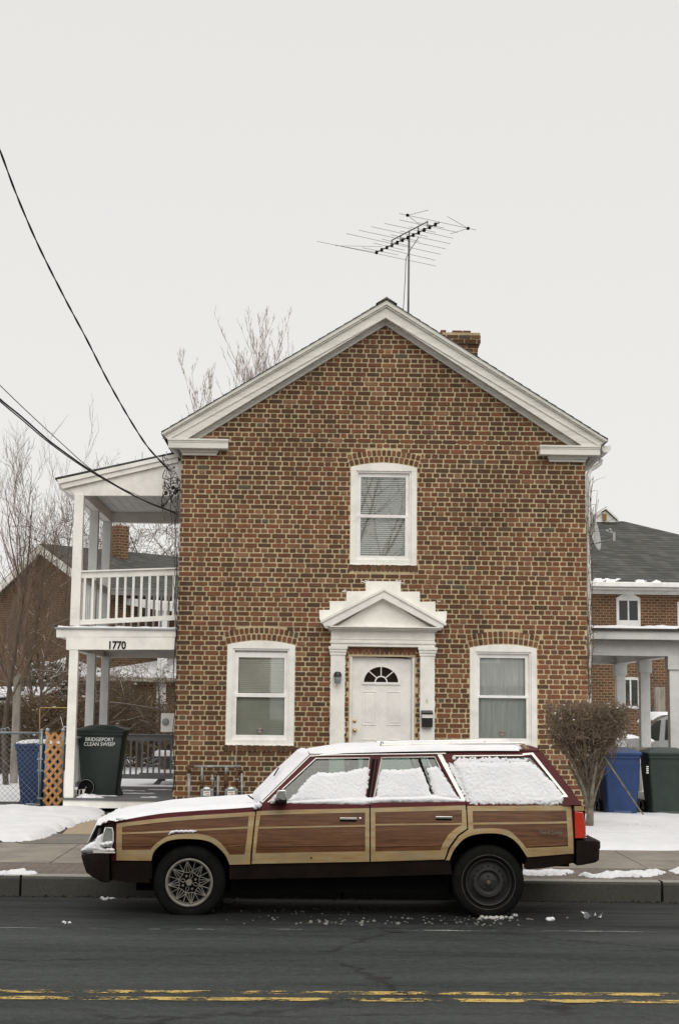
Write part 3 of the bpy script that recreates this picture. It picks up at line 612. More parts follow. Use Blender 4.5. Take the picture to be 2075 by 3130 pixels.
mb = MB(); kc = V(wx(1084.5, 2232.7), yd, wz(1084.5, 2232.7)); mb.lathe(kc, [(.03, 0), (.03, -.006), (.010, -.010), (.010, -.035), (.027, -.045), (.029, -.06), (.018, -.072), (.001, -.074)], 20); mb.build('knob', M['brass'], door, smooth=True)
mb = MB(); kc = V(wx(1083.7, 2204.4), yd, wz(1083.7, 2204.4)); mb.lathe(kc, [(.026, 0), (.025, -.012), (.012, -.016), (.001, -.017)], 20); mb.build('deadbolt', M['brass'], door, smooth=True)
mb = MB()
for k in range(3): mb.box(DX0-.2-.28*k*0, DX1+.2, YW-.3-.3*k, YW-.01-.3*k if k else YW-.01, ZB-.2, dz0-.06-.17*k*.9)
mb.build('door_step', M['concrete'], house, bevel=.01)
# ---- door surround
mb = MB(); yp = YW-.055
zc0, zc1 = wz(1030, 2002), wz(1030, 1976)
for a, b in ((PL0, PL1), (PR0, PR1)):
    mb.box(a, b, yp, YW+.008, ZB, zc0); mb.box(a-.012, b+.012, yp-.012, YW+.008, zc0, zc0+.045); mb.box(a-.022, b+.022, yp-.024, YW+.008, zc0+.045, zc0+.085); mb.box(a-.034, b+.034, yp-.036, YW+.008, zc0+.085, zc1)
rs = random.Random(44)
for xe in (PL0, PL1, PR0, PR1):
    for k in range(34): z = rs.uniform(ZB+.5, zc0); w_ = rs.uniform(.004, .014); sg_ = -1 if xe in (PL0, PR0) else 1; mb.box(min(xe, xe+sg_*w_), max(xe, xe+sg_*w_), YW-.006, YW+.004, z, z+rs.uniform(.01, .05))
mb.build('pilaster', M['white'], house, bevel=.004)
mb = MB(); ze0, ze1 = zc1+.001, wz(1170, 1930); zt1 = wz(1170, 1919.5)
mb.box(PL0, PR1, yp-.006, YW+.008, ze0, ze1); mb.box(PL0-.015, PR1+.015, yp-.022, YW+.008, ze0+.045, ze0+.075); mb.box(PL0-.0, PR1+.0, yp-.014, YW+.008, ze0+.105, ze0+.12)
cx0, cx1 = wx(993.8, 1924), wx(1350, 1926)
mb.box(PL0-.03, PR1+.03, yp-.05, YW+.008, ze1, ze1+.022); mb.box(cx0+.02, cx1-.02, yp-.11, YW+.008, ze1+.022, ze1+.045); mb.box(cx0, cx1, yp-.15, YW+.008, ze1+.045, zt1+.012)
mb.build('entablature', M['white'], house, bevel=.004)
Yq = yp-.15
a0, a1, a2 = P(980, 1898, Yq), P(1173.6, 1799, Yq), P(1363, 1906, Yq); b0, b1, b2 = P(1012, 1914, Yq), P(1170, 1829, Yq), P(1333, 1916, Yq); e0, e2 = P(996, 1920, Yq), P(1350, 1921, Yq)
mb = MB(); mb.prism([a0, a1, b1, b0, e0], V(0, .2, 0)); mb.prism([a1, a2, e2, b2, b1], V(0, .2, 0))
for (A, B) in ((a0, a1), (a1, a2)): 
    d = V(0, 0, -.035); mb.prism([A+V(0, -.02, .01), B+V(0, -.02, .01), B+V(0, -.02, 0)+d, A+V(0, -.02, 0)+d], V(0, .019, 0))
mb.build('pediment', M['white'], house, bevel=.004)
mb = MB(); mb.add([b0+V(0, .12, -.05), b2+V(0, .12, -.05), b1+V(0, .12, .02)], [(0, 1, 2)]); mb.build('tympanum', M['white'], house)
mb = MB(); st = [(974.6, 1864.6), (1007, 1864.6), (1007, 1837.8), (1058.8, 1837.8), (1058.8, 1807), (1118, 1807), (1118, 1776.5), (1224.5, 1777), (1224.5, 1808), (1282.7, 1808), (1282.7, 1839), (1330, 1839), (1330, 1869), (1366, 1869), (1364, 1895), (1350, 1920), (992, 1920), (977, 1892)]
mb.prism([P(x+RD.uniform(-1, 1), y+RD.uniform(-.6, .6), YW-.007) for x, y in st], V(0, .02, 0))
for k in range(26):                              # ragged paint on neighbouring bricks
    i = RD.randrange(2, 12); x, y = st[i]; q = P(x+RD.uniform(-12, 12), y+RD.uniform(-2, 6), YW-.0045); mb.box(q.x-RD.uniform(.01, .035), q.x+.02, YW-.0055, YW, q.z-.004, q.z+.006)
mb.build('painted_brick_panel', M['white'], house)
rs = random.Random(46)
for o in (OL, OT):                               # ragged caulk under the casings
    mb = MB()
    n_ = 40; mb.prism([V(o.x0, YW-.014, o.z0+.003), V(o.x1, YW-.014, o.z0+.003)]+[V(o.x1-(o.x1-o.x0)*k/n_, YW-.014, o.z0-rs.uniform(.002, .014)) for k in range(n_+1)], V(0, .017, 0))
    mb.build('caulk', M['white'], house)
# ---- rakes
YR = YW-.17
mb = MB()
ap_o, ap_i = P(1181, 922, YR), P(1178, 972, YR)
lt, lt2, lg = P(494.5, 1326, YR), P(516, 1344, YR), P(572, 1341, YR)
rt, rt2, rg = P(1855, 1348, YR), P(1829, 1363, YR), P(1779, 1362, YR)
mb.prism([lt, ap_o, ap_i, lg, lt2], V(0, .03, 0)); mb.prism([ap_o, rt, rt2, rg, ap_i], V(0, .03, 0))
def inset(a, b, t): return a+(b-a)*t
for (A, B, A2, B2) in ((lt, ap_o, lt2, ap_i), (ap_o, rt, ap_i, rt2)):
    for t0, t1, d in ((-.05, .22, .055), (.22, .34, .03), (.9, 1.0, .015)):
        q = [inset(A, A2, t0), inset(B, B2, t0), inset(B, B2, t1), inset(A, A2, t1)]; mb.hexa([v-V(0, d, 0) for v in q], [v+V(0, .001, 0) for v in q])
mb.build('rake_board', M['white_old'], house)
mb = MB(); fi, fl, fr_ = P(1178, 993, YW-.03), P(608, 1342, YW-.03), P(1740, 1363, YW-.03); up = V(0, 0, .42)
gi = P(1178, 981, YW-.06)
mb.prism([fl, fi, fi+up, fl+V(-.55, 0, .0)+V(0, 0, .0)], V(0, .038, 0)); mb.prism([fi, fr_, fr_+V(.55, 0, 0), fi+up], V(0, .038, 0))
u = V(0, -.025, .075)
mb.prism([fl+u, fi+u, fi+u+V(0, 0, .10), fl+u+V(-.16, 0, 0)], V(0, .026, 0)); mb.prism([fi+u, fr_+u, fr_+u+V(.16, 0, 0), fi+u+V(0, 0, .10)], V(0, .026, 0))
mb.build('frieze_board', M['white_old'], house)
mb = MB()                                      # soffit under the rake
for A, B in ((lt2, ap_i), (ap_i, rt2)): mb.quad(A+V(0, .03, .03), B+V(0, .03, .03), B+V(0, .22, .03), A+V(0, .22, .03))
mb.build('soffit', M['white_old'], house)
# roof slabs (thin, shingled), behind rakes
mb = MB(); YE = YW+DEP+.3; th = .05
for A, B in ((lt, ap_o), (ap_o, rt)):
    o2 = V(0, -.045, .014) ; a, b = A+o2, B+o2; a2, b2 = V(a.x, YE, a.z), V(b.x, YE, b.z); mb.hexa([a, b, b2, a2], [q+V(0, 0, -th+.02) for q in (a, b, b2, a2)])
    n = 26
    for k in range(n):                         # shingle butts along the edge
        t0, t1 = k/n, (k+1)/n; p, q = a+(b-a)*t0, a+(b-a)*t1
        if A is ap_o: lo, hi = q, p
        else: lo, hi = p, q
        mb.hexa([lo+V(0, -.015, .016), hi+V(0, -.015, .006), hi+V(0, .1, .006), lo+V(0, .1, .016)], [lo+V(0, -.03, 0), hi+V(0, -.03, 0), hi+V(0, .1, 0), lo+V(0, .1, 0)])
roof = mb.build('roof', M['shingle'], house)
mb = MB(); r0 = V(ap_o.x, YR-.05, ap_o.z+.045); 
mb.box(r0.x-.14, r0.x+.12, YR+.6, YE-1, r0.z-.12, r0.z+.0); mb.loft([[r0+V(-.16, k, -.085), r0+V(0, k, .02), r0+V(.16, k, -.085), r0+V(0, k, -.01)] for k in (0, .5, 6)]); mb.box(r0.x+.06, r0.x+.17, YR+.9, YR+1.3, r0.z-.12, r0.z-.02)
mb.build('ridge_cap', simple('ridge_tile', (.20, .175, .14), .9, 0, .35, 20, .4), roof)
# cornice returns
for (x0, x1, py, fx0_, fx1_) in ((515, 697.6, 1341, 553, 668), (1650, 1833, 1361.5, 1672, 1792)):
    mb = MB(); A, B = P(x0, py, YR), P(x1, py, YR); z1 = (A.z+B.z)/2; z0 = z1-.142; mb.box(A.x, B.x, YR, YW+.02, z0, z1-.03); mb.box(A.x-.01, B.x+.01, YR-.02, YW+.02, z1-.03, z1); mb.box(A.x-.005, B.x+.005, YR-.008, YR, z1-.055, z1-.03)
    a, b = wx(fx0_, 1380), wx(fx1_, 1380); mb.box(a, b, YW-.07, YW+.012, z0-.045, z0); mb.box(a+.02, b-.02, YW-.04, YW+.012, z0-.085, z0-.045); mb.build('cornice_return', M['white_old'], house, bevel=.003)
mb = MB()                                       # side eaves: soffit box and fascia running back
zl = P(515, 1369, YR).z
mb.hexa([V(lt2.x, YR+.03, lt2.z), V(lt2.x+.02, YR+.03, zl), V(XL+.0, YW+.1, zl-.14), V(XL, YW+.1, lt2.z)], [V(lt2.x, YE, lt2.z), V(lt2.x+.02, YE, zl), V(XL, YE, zl-.14), V(XL, YE, lt2.z)])
mb.build('eave', M['grey_white'], house); mb = MB(); zr = P(1833, 1390, YR).z
mb.hexa([V(rt2.x, YR+.03, rt2.z), V(rt2.x-.02, YR+.03, zr), V(XR, YW+.1, zr-.14), V(XR, YW+.1, rt2.z)], [V(rt2.x, YE, rt2.z), V(rt2.x-.02, YE, zr), V(XR, YE, zr-.14), V(XR, YE, rt2.z)])
mb.build('eave', M['grey_white'], house)
mb = MB(); g0 = P(1845, 1378, YW+.1); gx = g0.x
sec = [(-.07, .03), (-.07, -.02), (-.04, -.06), (.02, -.06), (.06, -.02), (.07, .05)]
mb.loft([[V(gx+a, y, g0.z+b) for a, b in sec] for y in (YW-.1, YE)]); 
dp = [P(1836, 1404, YW+.15), P(1833, 1416, YW+.15), P(1818, 1428, YW+.15), P(1803, 1436, YW+.12), P(1797, 1450, YW+.08), P(1797.5, 1600, YW+.08), P(1799.5, 2450, YW+.08)]
mb.tube(dp, .034, 10); mb.build('gutter', M['white_clean'], house, smooth=2)
# chimney
mb = MB(); yc = YW+2.6; c0, c1 = P(1352, 1060, yc).x, P(1459.5, 1060, yc).x; zt, zk = P(1400, 1018, yc).z, P(1400, 1050, yc).z
RD.seed(4)
def brickbox(mb, x0, x1, y0, y1, z0, z1, mort):
    mb.box(x0+.008, x1-.008, y0+.008, y1-.008, z0, z1, mort); z = z0; r = 0
    while z < z1-.04:
        for (o_, u_, n_, L) in ((V(x0, y0, 0), V(1, 0, 0), V(0, -1, 0), x1-x0), (V(x1, y0, 0), V(0, 1, 0), V(1, 0, 0), y1-y0), (V(x0, y1, 0), V(0, -1, 0), V(-1, 0, 0), y1-y0)):
            t = -.1*(r % 2)
            while t < L:
                a, b = max(0, t+.005), min(L, t+.205)
                if b-a > .03: brick(mb, o_+u_*(a+b)/2+UP*(z+CR/2), u_, UP, n_, (b-a)/2, .0305, tone())
                t += .21
        z += CR; r += 1
brickbox(mb, c0, c1, yc, yc+.55, zk-1.1, zk, nb); brickbox(mb, c0-.05, c1+.045, yc-.045, yc+.6, zk, zk+CR*2, nb); brickbox(mb, c0-.02, c1+.045, yc-.045, yc+.6, zk+CR*2, zt-.0, nb)
for a, b in ((.28, .56), (.58, .80)): mb.box(c0+(c1-c0)*a, c0+(c1-c0)*b, yc, yc+.2, zt-.01, zt+.045, 3)
mb.box(c0-.03, c0+.06, yc, yc+.2, zt-.01, zt+.05, 3)
mb.build('chimney', BR+[M['mortar']], roof)
# ================================================================= PORCH (left side, part of the house)
YP = YW+.12
def pbox(mb, q, d, m=0):                        # four pixel corners on the porch front, extruded back
    a = [P(x, y, YP) for x, y in q]; return mb.hexa(a, [v+V(0, d, 0) for v in a], m)
PD = 3.35
zd = P(360, 2441, YP).z
mb = MB(); a, b = P(194, 2441, YP), P(528, 2441, YP); xl = P(222, 2400, YP).x-.14; xw = XL-.01
mb.box(a.x, xw, YP, YP+.04, P(360, 2471, YP).z, zd-.006); mb.box(a.x, a.x+.04, YP+.04, YP+PD, zd-.16, zd-.006); mb.build('porch_skirt', M['white'], house, bevel=.004)
mb = MB()
for k in range(24): mb.box(xl-.02, xw, YP-.02+k*.142, YP-.02+k*.142+.136, zd-.03, zd+RD.uniform(-.001, .002))
M['deck'] = paint('dark_grey_deck', (.13, .13, .135), .5); mb.build('porch_floor', M['deck'], house)
def col(px, py, Yc_, w, z0, z1, lean=0):
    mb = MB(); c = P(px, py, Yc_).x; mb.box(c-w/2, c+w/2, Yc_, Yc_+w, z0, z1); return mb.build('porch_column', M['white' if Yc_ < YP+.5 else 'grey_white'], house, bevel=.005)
zb1 = P(360, 1986, YP).z; zf2 = P(360, 1918, YP).z; zu1 = P(360, 1512, YP).z
Y2, Y3 = 23.75, 25.15
for px, Y_, w, e in ((219, YP+.01, .132, 2221), (273, Y2, .135, 2111), (316.5, Y3, .135, 2111)):
    col(px, 2200, Y_, w, zd+.001, zb1+.003)
for px, Y_, w in ((238, YP+.01, .140), (286, Y2, .14), (326, Y3, .14)):
    col(px, 1650, Y_, w, zf2+.02, zu1+.003)
mb = MB(); pbox(mb, [(203, 1986), (533, 1986), (536, 1948), (203, 1948)], .05); pbox(mb, [(173, 1948), (538, 1947), (538, 1921), (173, 1923)], .2)
a = P(203, 1986, YP); t_ = P(173, 1948, YP)
mb.box(a.x, a.x+.12, YP+.05, YP+PD, a.z, a.z+.18); mb.box(t_.x, t_.x+.18, YP+.2, YP+PD, a.z+.185, a.z+.31); mb.box(a.x, xw, YP+PD-.14, YP+PD, a.z, a.z+.18)
mb.build('porch_beam', M['white'], house, bevel=.004)
mb = MB(); mb.box(t_.x-.02, xw, YP-.03, YP+PD, t_.z+.128, t_.z+.15); mb.build('upper_floor', M['grey_paint'], house)
mb = MB(); mb.box(a.x+.12, xw, YP+.051, YP+PD-.141, a.z+.10, a.z+.13)
for k in range(20): mb.box(a.x+.12, xw, YP+.06+k*.16, YP+.062+k*.16+.004, a.z+.094, a.z+.1)
mb.build('porch_ceiling', M['grey_white'], house)
mb = MB(); poly = [(-0.0, 0), ]
sheet(mb, [(t_.x-.01, YP-.025), (xw, YP-.025), (xw, YP+.35), (t_.x-.01, YP+.35)], lambda x, y: V(x, y, t_.z+.15), UP, .022, .03, .03, 0, 1, .8, 5); tag(mb.build('snow_cover', M['snow'], smooth=True), 'thin line of snow on the upper porch floor edge', 'snow', None, 'stuff')
# railings
def railing(x0, x1, y0, y1, zt0, zt1, zb0, zb1_, nbal, mat, w=.035, top=.09, bot=.075):
    A, B = V(x0, y0, 0), V(x1, y1, 0); d = (B-A).normalized(); s = V(-d.y, d.x, 0)*.03; mb = MB()
    def rail(za, zb, h, ss): 
        q = [A-ss+UP*za, B-ss+UP*zb, B+ss+UP*zb, A+ss+UP*za]; mb.hexa(q, [v-UP*h for v in q])
    rail(zt0, zt1, .022, s*1.9); rail(zt0-.0225, zt1-.0225, top, s*.7); rail(zb0, zb1_, bot, s*.7); r = mb.build('porch_railing', M[mat], house, bevel=.003)
    for k in range(nbal):
        t = (k+.6)/(nbal+.2); c = A+(B-A)*t; zt = zt0+(zt1-zt0)*t-.05; zb = zb0+(zb1_-zb0)*t-bot*.7; b = MB(); b.hexa([c-d*w/2-s*.55+UP*zb, c+d*w/2-s*.55+UP*zb, c+d*w/2+s*.45+UP*zb, c-d*w/2+s*.45+UP*zb], [c-d*w/2-s*.55+UP*zt, c+d*w/2-s*.55+UP*zt, c+d*w/2+s*.45+UP*zt, c-d*w/2+s*.45+UP*zt])
        b.build('baluster', M[mat], r)
q = [P(247, 1745, YP+.07), P(541, 1735, YP+.07), P(247, 1895, YP+.07), P(541, 1880, YP+.07)]
railing(q[0].x, xw, YP+.08, YP+.08, q[0].z, q[1].z, q[2].z, q[3].z, 12, 'white')
xs_ = P(238, 1650, YP+.07).x; railing(xs_+.0, P(326, 1650, Y3).x, YP+.16, Y3, q[0].z, q[0].z, q[2].z, q[2].z, 16, 'grey_white')
yb_ = YP+PD-.12; q = [P(385, 2243, yb_), P(530, 2243, yb_), P(385, 2366, yb_)]
railing(P(322, 2240, yb_).x, xw, yb_, yb_, q[0].z, q[0].z, q[2].z, q[2].z, 15, 'grey_paint', .03)
railing(P(219, 2240, YP).x, P(316, 2240, Y3).x, YP+.16, Y3, q[0].z, q[0].z, q[2].z, q[2].z, 16, 'grey_paint', .03)
yt_ = YP+PD-.12; q2 = q; z_ = P(247, 1745, YP).z
railing(P(326, 1650, Y3).x, xw, yb_, yb_, z_, z_, z_-.75, z_-.75, 12, 'grey_white')
# upper roof of the porch
mb = MB()
tip, tt, bt, bb = P(176, 1467, YP-.02), P(545, 1386, YP-.02), P(545, 1412, YP-.02), P(192, 1494, YP-.02)
mb.hexa([bb, bt, tt, tip], [v+V(0, .04, 0) for v in (bb, bt, tt, tip)])
for k, (t0, t1) in enumerate(((0, .45),)):
    q = [inset(tip, bb, t0), inset(tt, bt, t0), inset(tt, bt, t1), inset(tip, bb, t1)]; mb.hexa([v-V(0, .03, 0) for v in q], [v-V(0, .001, 0) for v in q])
g1, g2, g3, g4 = P(226, 1514, YP), P(549, 1509, YP), P(549, 1405, YP), P(205, 1492, YP); g5 = P(200, 1497, YP)
mb.prism([V(g1.x, YP+.03, g1.z), V(xw, YP+.03, g1.z+.02), V(xw, YP+.03, g3.z), V(g4.x, YP+.03, g4.z)], V(0, .06, 0))
mb.hexa([V(tip.x+.02, YP+.03, bb.z+.02), V(g1.x, YP+.03, g1.z), V(g1.x, YP+.03, g1.z+.02), V(tip.x+.02, YP+.03, tip.z)], [V(tip.x+.02, YP+PD+.2, bb.z+.02), V(g1.x, YP+PD+.2, g1.z), V(g1.x, YP+PD+.2, g1.z+.02), V(tip.x+.02, YP+PD+.2, tip.z)])
mb.box(g1.x+.02, g1.x+.14, YP+.09, YP+PD, g1.z, g1.z+.17); mb.box(g1.x+.14, xw, YP+PD-.14, YP+PD, g1.z, g1.z+.2)
mb.build('porch_gable_board', M['white'], house, bevel=.003)
mb = MB(); mb.quad(V(g1.x+.14, YP+.09, g1.z+.17), V(xw, YP+.09, g1.z+.19), V(xw, YP+PD, g1.z+.19), V(g1.x+.14, YP+PD, g1.z+.17))
for k in range(11): mb.box(g1.x+.14+k*.15, g1.x+.145+k*.15, YP+.09, YP+PD-.14, g1.z+.164, g1.z+.169)
mb.build('porch_ceiling', M['grey_white'], house)
mb = MB(); q = [tip+V(-.03, -.03, .0), tt+V(0, -.03, 0), tt+V(0, PD+.3, 0), tip+V(-.03, PD+.3, 0)]; mb.hexa([v+UP*.03 for v in q], [v+UP*.004 for v in q]); mb.build('porch_roof', M['shingle'], house)
nm = P(358, 1973, YP-.004); text('1770', .158, nm, M['black'], house, 'house_number', ext=.006, sx=.86, bold=.004)
# ================================================================= STATION WAGON
YM = YC+.86                                      # centre plane of the wagon
wc = P(1035, 2800, YC); wagon = empty('station_wagon', (wc.x, YM, 0), 'snow covered burgundy station wagon with wood panelling and a roof rack parked at the kerb', 'car')
ZBELT = P(1100, 2457, YC).z; ZCR = P(1100, 2586, YC).z
XF, XB = P(345, 2550, YC).x, P(1755, 2550, YC).x
def barrel(x, z):
    y = .055*((z-ZCR)/(ZBELT-ZCR))**1.6 if z > ZCR else .045*((ZCR-z)/.3)**1.3
    if x < XF+.35: y += .06*((XF+.35-x)/.35)**2
    if x > XB-.4: y += .05*((x-XB+.4)/.4)**2
    return y
def mirror(o, name=None):
    c = o.copy(); c.data = o.data.copy(); C.objects.link(c); c.parent = o.parent
    yy = 0.0
    pb = Matrix(); p = o.parent
    while p is not None: pb = p.matrix_basis @ pb; p = p.parent
    inv = pb.inverted()
    for v in c.data.vertices:
        w = pb @ v.co; w.y = 2*YM-w.y; v.co = inv @ w
    c.data.flip_normals()
    return c
def arcp(pts, n=8):                               # catmull-rom through points
    out = []
    for i in range(len(pts)-1):
        p0, p1, p2, p3 = pts[max(i-1, 0)], pts[i], pts[i+1], pts[min(i+2, len(pts)-1)]
        for k in range(n):
            t = k/n; out.append(tuple(.5*((2*p1[j])+(-p0[j]+p2[j])*t+(2*p0[j]-5*p1[j]+4*p2[j]-p3[j])*t*t+(-p0[j]+3*p1[j]-3*p2[j]+p3[j])*t**3) for j in (0, 1)))
    return out+[pts[-1]]
def panel(mb, poly, off=0, m=0, depth=.012, cuts=True):
    bm = bmesh.new(); f = bm.faces.new([bm.verts.new(P(x, y, YC)) for x, y in poly])
    zs = [v.co.z for v in bm.verts]; z = min(zs)+.045
    while z < max(zs):
        bmesh.ops.bisect_plane(bm, geom=bm.verts[:]+bm.edges[:]+bm.faces[:], plane_co=(0, 0, z), plane_no=(0, 0, 1)); z += .045
    bmesh.ops.bisect_plane(bm, geom=bm.verts[:]+bm.edges[:]+bm.faces[:], plane_co=(0, 0, ZCR), plane_no=(0, 0, 1))
    for xx in (XF+.1, XF+.2, XF+.35, XB-.4, XB-.2, XB-.1): bmesh.ops.bisect_plane(bm, geom=bm.verts[:]+bm.edges[:]+bm.faces[:], plane_co=(xx, 0, 0), plane_no=(1, 0, 0))
    bmesh.ops.triangulate(bm, faces=bm.faces[:])
    bm.verts.ensure_lookup_table(); bm.verts.index_update()
    vs = [V(v.co.x, YC+barrel(v.co.x, v.co.z)-off, v.co.z) for v in bm.verts]; fs = [tuple(v.index for v in f.verts) for f in bm.faces]
    mb.add(vs, fs, m)
    be = [e for e in bm.edges if len(e.link_faces) == 1]
    for e in be:
        a, b = vs[e.verts[0].index], vs[e.verts[1].index]; mb.add([a, b, b+V(0, depth, 0), a+V(0, depth, 0)], [(0, 1, 2, 3)], m)
    bm.free(); return mb
ARCF = arcp([(463, 2631), (472, 2602), (503, 2575), (540, 2565), (585, 2564), (625, 2568), (655, 2580), (687, 2611), (702, 2644)], 4)
ARCFO = arcp([(461, 2597), (477, 2579), (512, 2557), (557, 2549), (610, 2549), (655, 2562), (682, 2584), (702, 2613)], 4)
ARCR = arcp([(1373, 2630), (1387, 2598), (1415, 2566), (1452, 2551), (1507, 2547), (1549, 2555), (1581, 2578), (1611, 2621)], 4)
ARCRO = arcp([(1360, 2629), (1372, 2593), (1398, 2555), (1435, 2537), (1489, 2532), (1549, 2537), (1581, 2561), (1609, 2593)], 4)
topl = arcp([(354, 2512), (480, 2490), (600, 2480), (700, 2474), (781, 2468)], 5)       # fender top edge
woodtop = arcp([(354, 2519), (480, 2503), (600, 2493), (700, 2487), (780, 2482)], 5)
# inner dark shell (door gaps, wheel wells)
mb = MB(); shell = [(330, 2520)]+topl+[(1129, 2462), (1424, 2458), (1775, 2462), (1755, 2560), (1755, 2630), (1609, 2655)]+ARCR[::-1]+[(1373, 2672), (702, 2684)]+ARCF[::-1]+[(463, 2690), (335, 2690)]
panel(mb, shell, -.012, 0, .05); sh = mb.build('inner_body', M['black'], wagon); mirror(sh)
# fender
lift = [(x, y-0) for x, y in topl]
def build_side(name, paint_poly, wood_poly, strips, parent=wagon):
    mb = MB(); panel(mb, paint_poly, 0); o = mb.build(name, M['burgundy'], parent)
    w = MB(); panel(w, wood_poly, .003, 0, .004); wo = w.build('wood_panel', M['wood'], o)
    s = MB()
    for q in strips: panel(s, q, .0065, 0, .006)
    so = s.build('wood_trim', M['trim'], o); return o, wo, so
def both(res):
    o = res[0]; c = mirror(o)
    for k in o.children:
        d = mirror(k); d.parent = c
    return c
up_ = lambda pts, d: [(x, y+d) for x, y in pts]
fender = build_side('front_fender', [(337, 2517)]+topl+[(779, 2482), (765, 2644)]+ARCF[::-1]+[(353, 2634), (337, 2634)],
    woodtop+[(765, 2642)]+ARCF[::-1]+[(354, 2632)],
    [woodtop+up_(woodtop, 12)[::-1], [(354, 2530), (372, 2528), (372, 2601), (354, 2601)], [(372, 2546), (500, 2540), (620, 2534), (759, 2527), (759, 2532), (620, 2539), (500, 2545), (372, 2551)],
     [(354, 2600), (461, 2597)]+[ARCF[0]]+[(354, 2632)], ARCFO+ARCF[::-1], [(702, 2613), (749, 2612), (765, 2612), (765, 2642), (702, 2644)], [(761, 2490), (779, 2489), (770, 2570), (765, 2612), (748, 2612), (755, 2560)]])
both(fender)
door1 = build_side('front_door', [(784, 2468), (799, 2455), (1129, 2455), (1129, 2635), (768, 2642), (776, 2560)], [(784, 2481), (1129, 2472), (1129, 2634), (769, 2641), (777, 2560)],
    [[(784, 2480), (900, 2476), (1129, 2471), (1129, 2484), (900, 2489), (783, 2493)], [(783, 2493), (796, 2493), (788, 2545), (782, 2606), (769, 2641), (776, 2560)], [(1116, 2484), (1129, 2484), (1129, 2606), (1116, 2606)],
     [(792, 2528), (1116, 2522), (1116, 2527), (791, 2533)], [(782, 2608), (1129, 2602), (1129, 2634), (769, 2641), (772, 2609)]])
both(door1)
door2 = build_side('rear_door', [(1133, 2455), (1424, 2452), (1426, 2500), (1427, 2534), (1398, 2553), (1371, 2590), (1358, 2628), (1133, 2635)], [(1133, 2472), (1424, 2464), (1427, 2533), (1398, 2552), (1370, 2590), (1358, 2627), (1133, 2634)],
    [[(1133, 2471), (1424, 2463), (1424, 2477), (1133, 2484)], [(1133, 2484), (1147, 2484), (1147, 2604), (1133, 2604)], [(1412, 2477), (1425, 2477), (1427, 2533), (1398, 2552), (1370, 2590), (1358, 2627), (1344, 2603), (1352, 2580), (1370, 2552), (1390, 2534), (1412, 2522)],
     [(1147, 2519), (1412, 2516), (1412, 2521), (1147, 2524)], [(1133, 2603), (1344, 2599), (1362, 2599), (1358, 2627), (1133, 2634)]])
both(door2)
quarter = build_side('rear_quarter_panel', [(1428, 2452), (1775, 2459), (1757, 2464), (1757, 2612)]+[(1611, 2621)]+ARCR[::-1]+[(1362, 2629)]+[(1376, 2592), (1402, 2556), (1431, 2536)],
    [(1429, 2466), (1748, 2464), (1755, 2611), (1611, 2620)]+ARCR[::-1][1:]+[(1363, 2628), (1376, 2592), (1402, 2556), (1431, 2536)],
    [[(1429, 2465), (1750, 2463), (1750, 2479), (1429, 2480)], [(1429, 2480), (1445, 2480), (1446, 2534), (1431, 2536)], [(1734, 2479), (1751, 2479), (1755, 2611), (1738, 2611)], [(1446, 2515), (1735, 2512), (1735, 2518), (1446, 2521)],
     ARCRO[:1]+[(1363, 2628), (1376, 2592), (1402, 2556), (1431, 2536)]+ARCRO[14:]+[(1611, 2620)]+ARCR[::-1][1:], [(1609, 2592), (1738, 2588), (1738, 2611), (1611, 2620)]])
both(quarter)
text('Town & Country', .045, P(1680, 2545, YC-.006), M['alloy'], quarter[0], 'script_badge', ext=.002, shear=.45, sx=.62)
for par, x0, x1 in ((fender[0], 698, 752), (fender[0], 372, 468), (door1[0], 785, 1116), (door2[0], 1147, 1351), (quarter[0], 1603, 1735)):
    mb = MB(); a, b = P(x0, 2587.5, YC), P(x1, 2583.5, YC); n = 10; mb.tube([V(a.lerp(b, k/n).x, YC+barrel(a.lerp(b, k/n).x, a.z)-.0015, a.lerp(b, k/n).z) for k in range(n+1)], .0065, 6); mb.build('body_crease', M['wood'], par, smooth=True)
# lower cladding
mb = MB(); panel(mb, [(337, 2636), (463, 2632), (456, 2660), (456, 2701), (380, 2700), (337, 2693)], -.004); panel(mb, [(702, 2645), (765, 2643), (1133, 2636), (1371, 2631), (1383, 2674), (1130, 2682), (700, 2690)], -.008)
panel(mb, [(1612, 2622), (1757, 2613), (1757, 2640), (1700, 2650), (1650, 2656), (1609, 2659), (1600, 2650)], -.004); o = mb.build('lower_cladding', M['cladding'], wagon); mirror(o)
# front wheel arches inner liners and floor
mb = MB(); f0, f1 = P(480, 2690, YC).x, P(1800, 2600, YC).x; zf = P(1000, 2668, YC).z
mb.box(P(700, 2690, YC).x, P(1380, 2690, YC).x, YC+.06, 2*YM-YC-.06, zf, zf+.25); mb.box(P(345, 2690, YC).x, P(460, 2690, YC).x, YC+.1, 2*YM-YC-.1, P(400, 2690, YC).z, ZBELT-.15); mb.box(P(1612, 2650, YC).x, P(1745, 2650, YC).x, YC+.1, 2*YM-YC-.1, P(1650, 2652, YC).z, ZBELT-.1)
for arc, x0, x1 in ((ARCF, 455, 705), (ARCR, 1370, 1615)):
    ring = [P(x, y-3, YC) for x, y in arc]; mb.loft([[V(p.x, YC+.03, p.z) for p in ring], [V(p.x, YC+.36, p.z) for p in ring]], closed=False, caps=False); mb.loft([[V(p.x, 2*YM-YC-.03, p.z) for p in ring], [V(p.x, 2*YM-YC-.36, p.z) for p in ring]], closed=False, caps=False)
    mb.box(P(x0, 2600, YC).x, P(x1, 2600, YC).x, YC+.36, 2*YM-YC-.36, P(500, 2690, YC).z, ZBELT-.2)
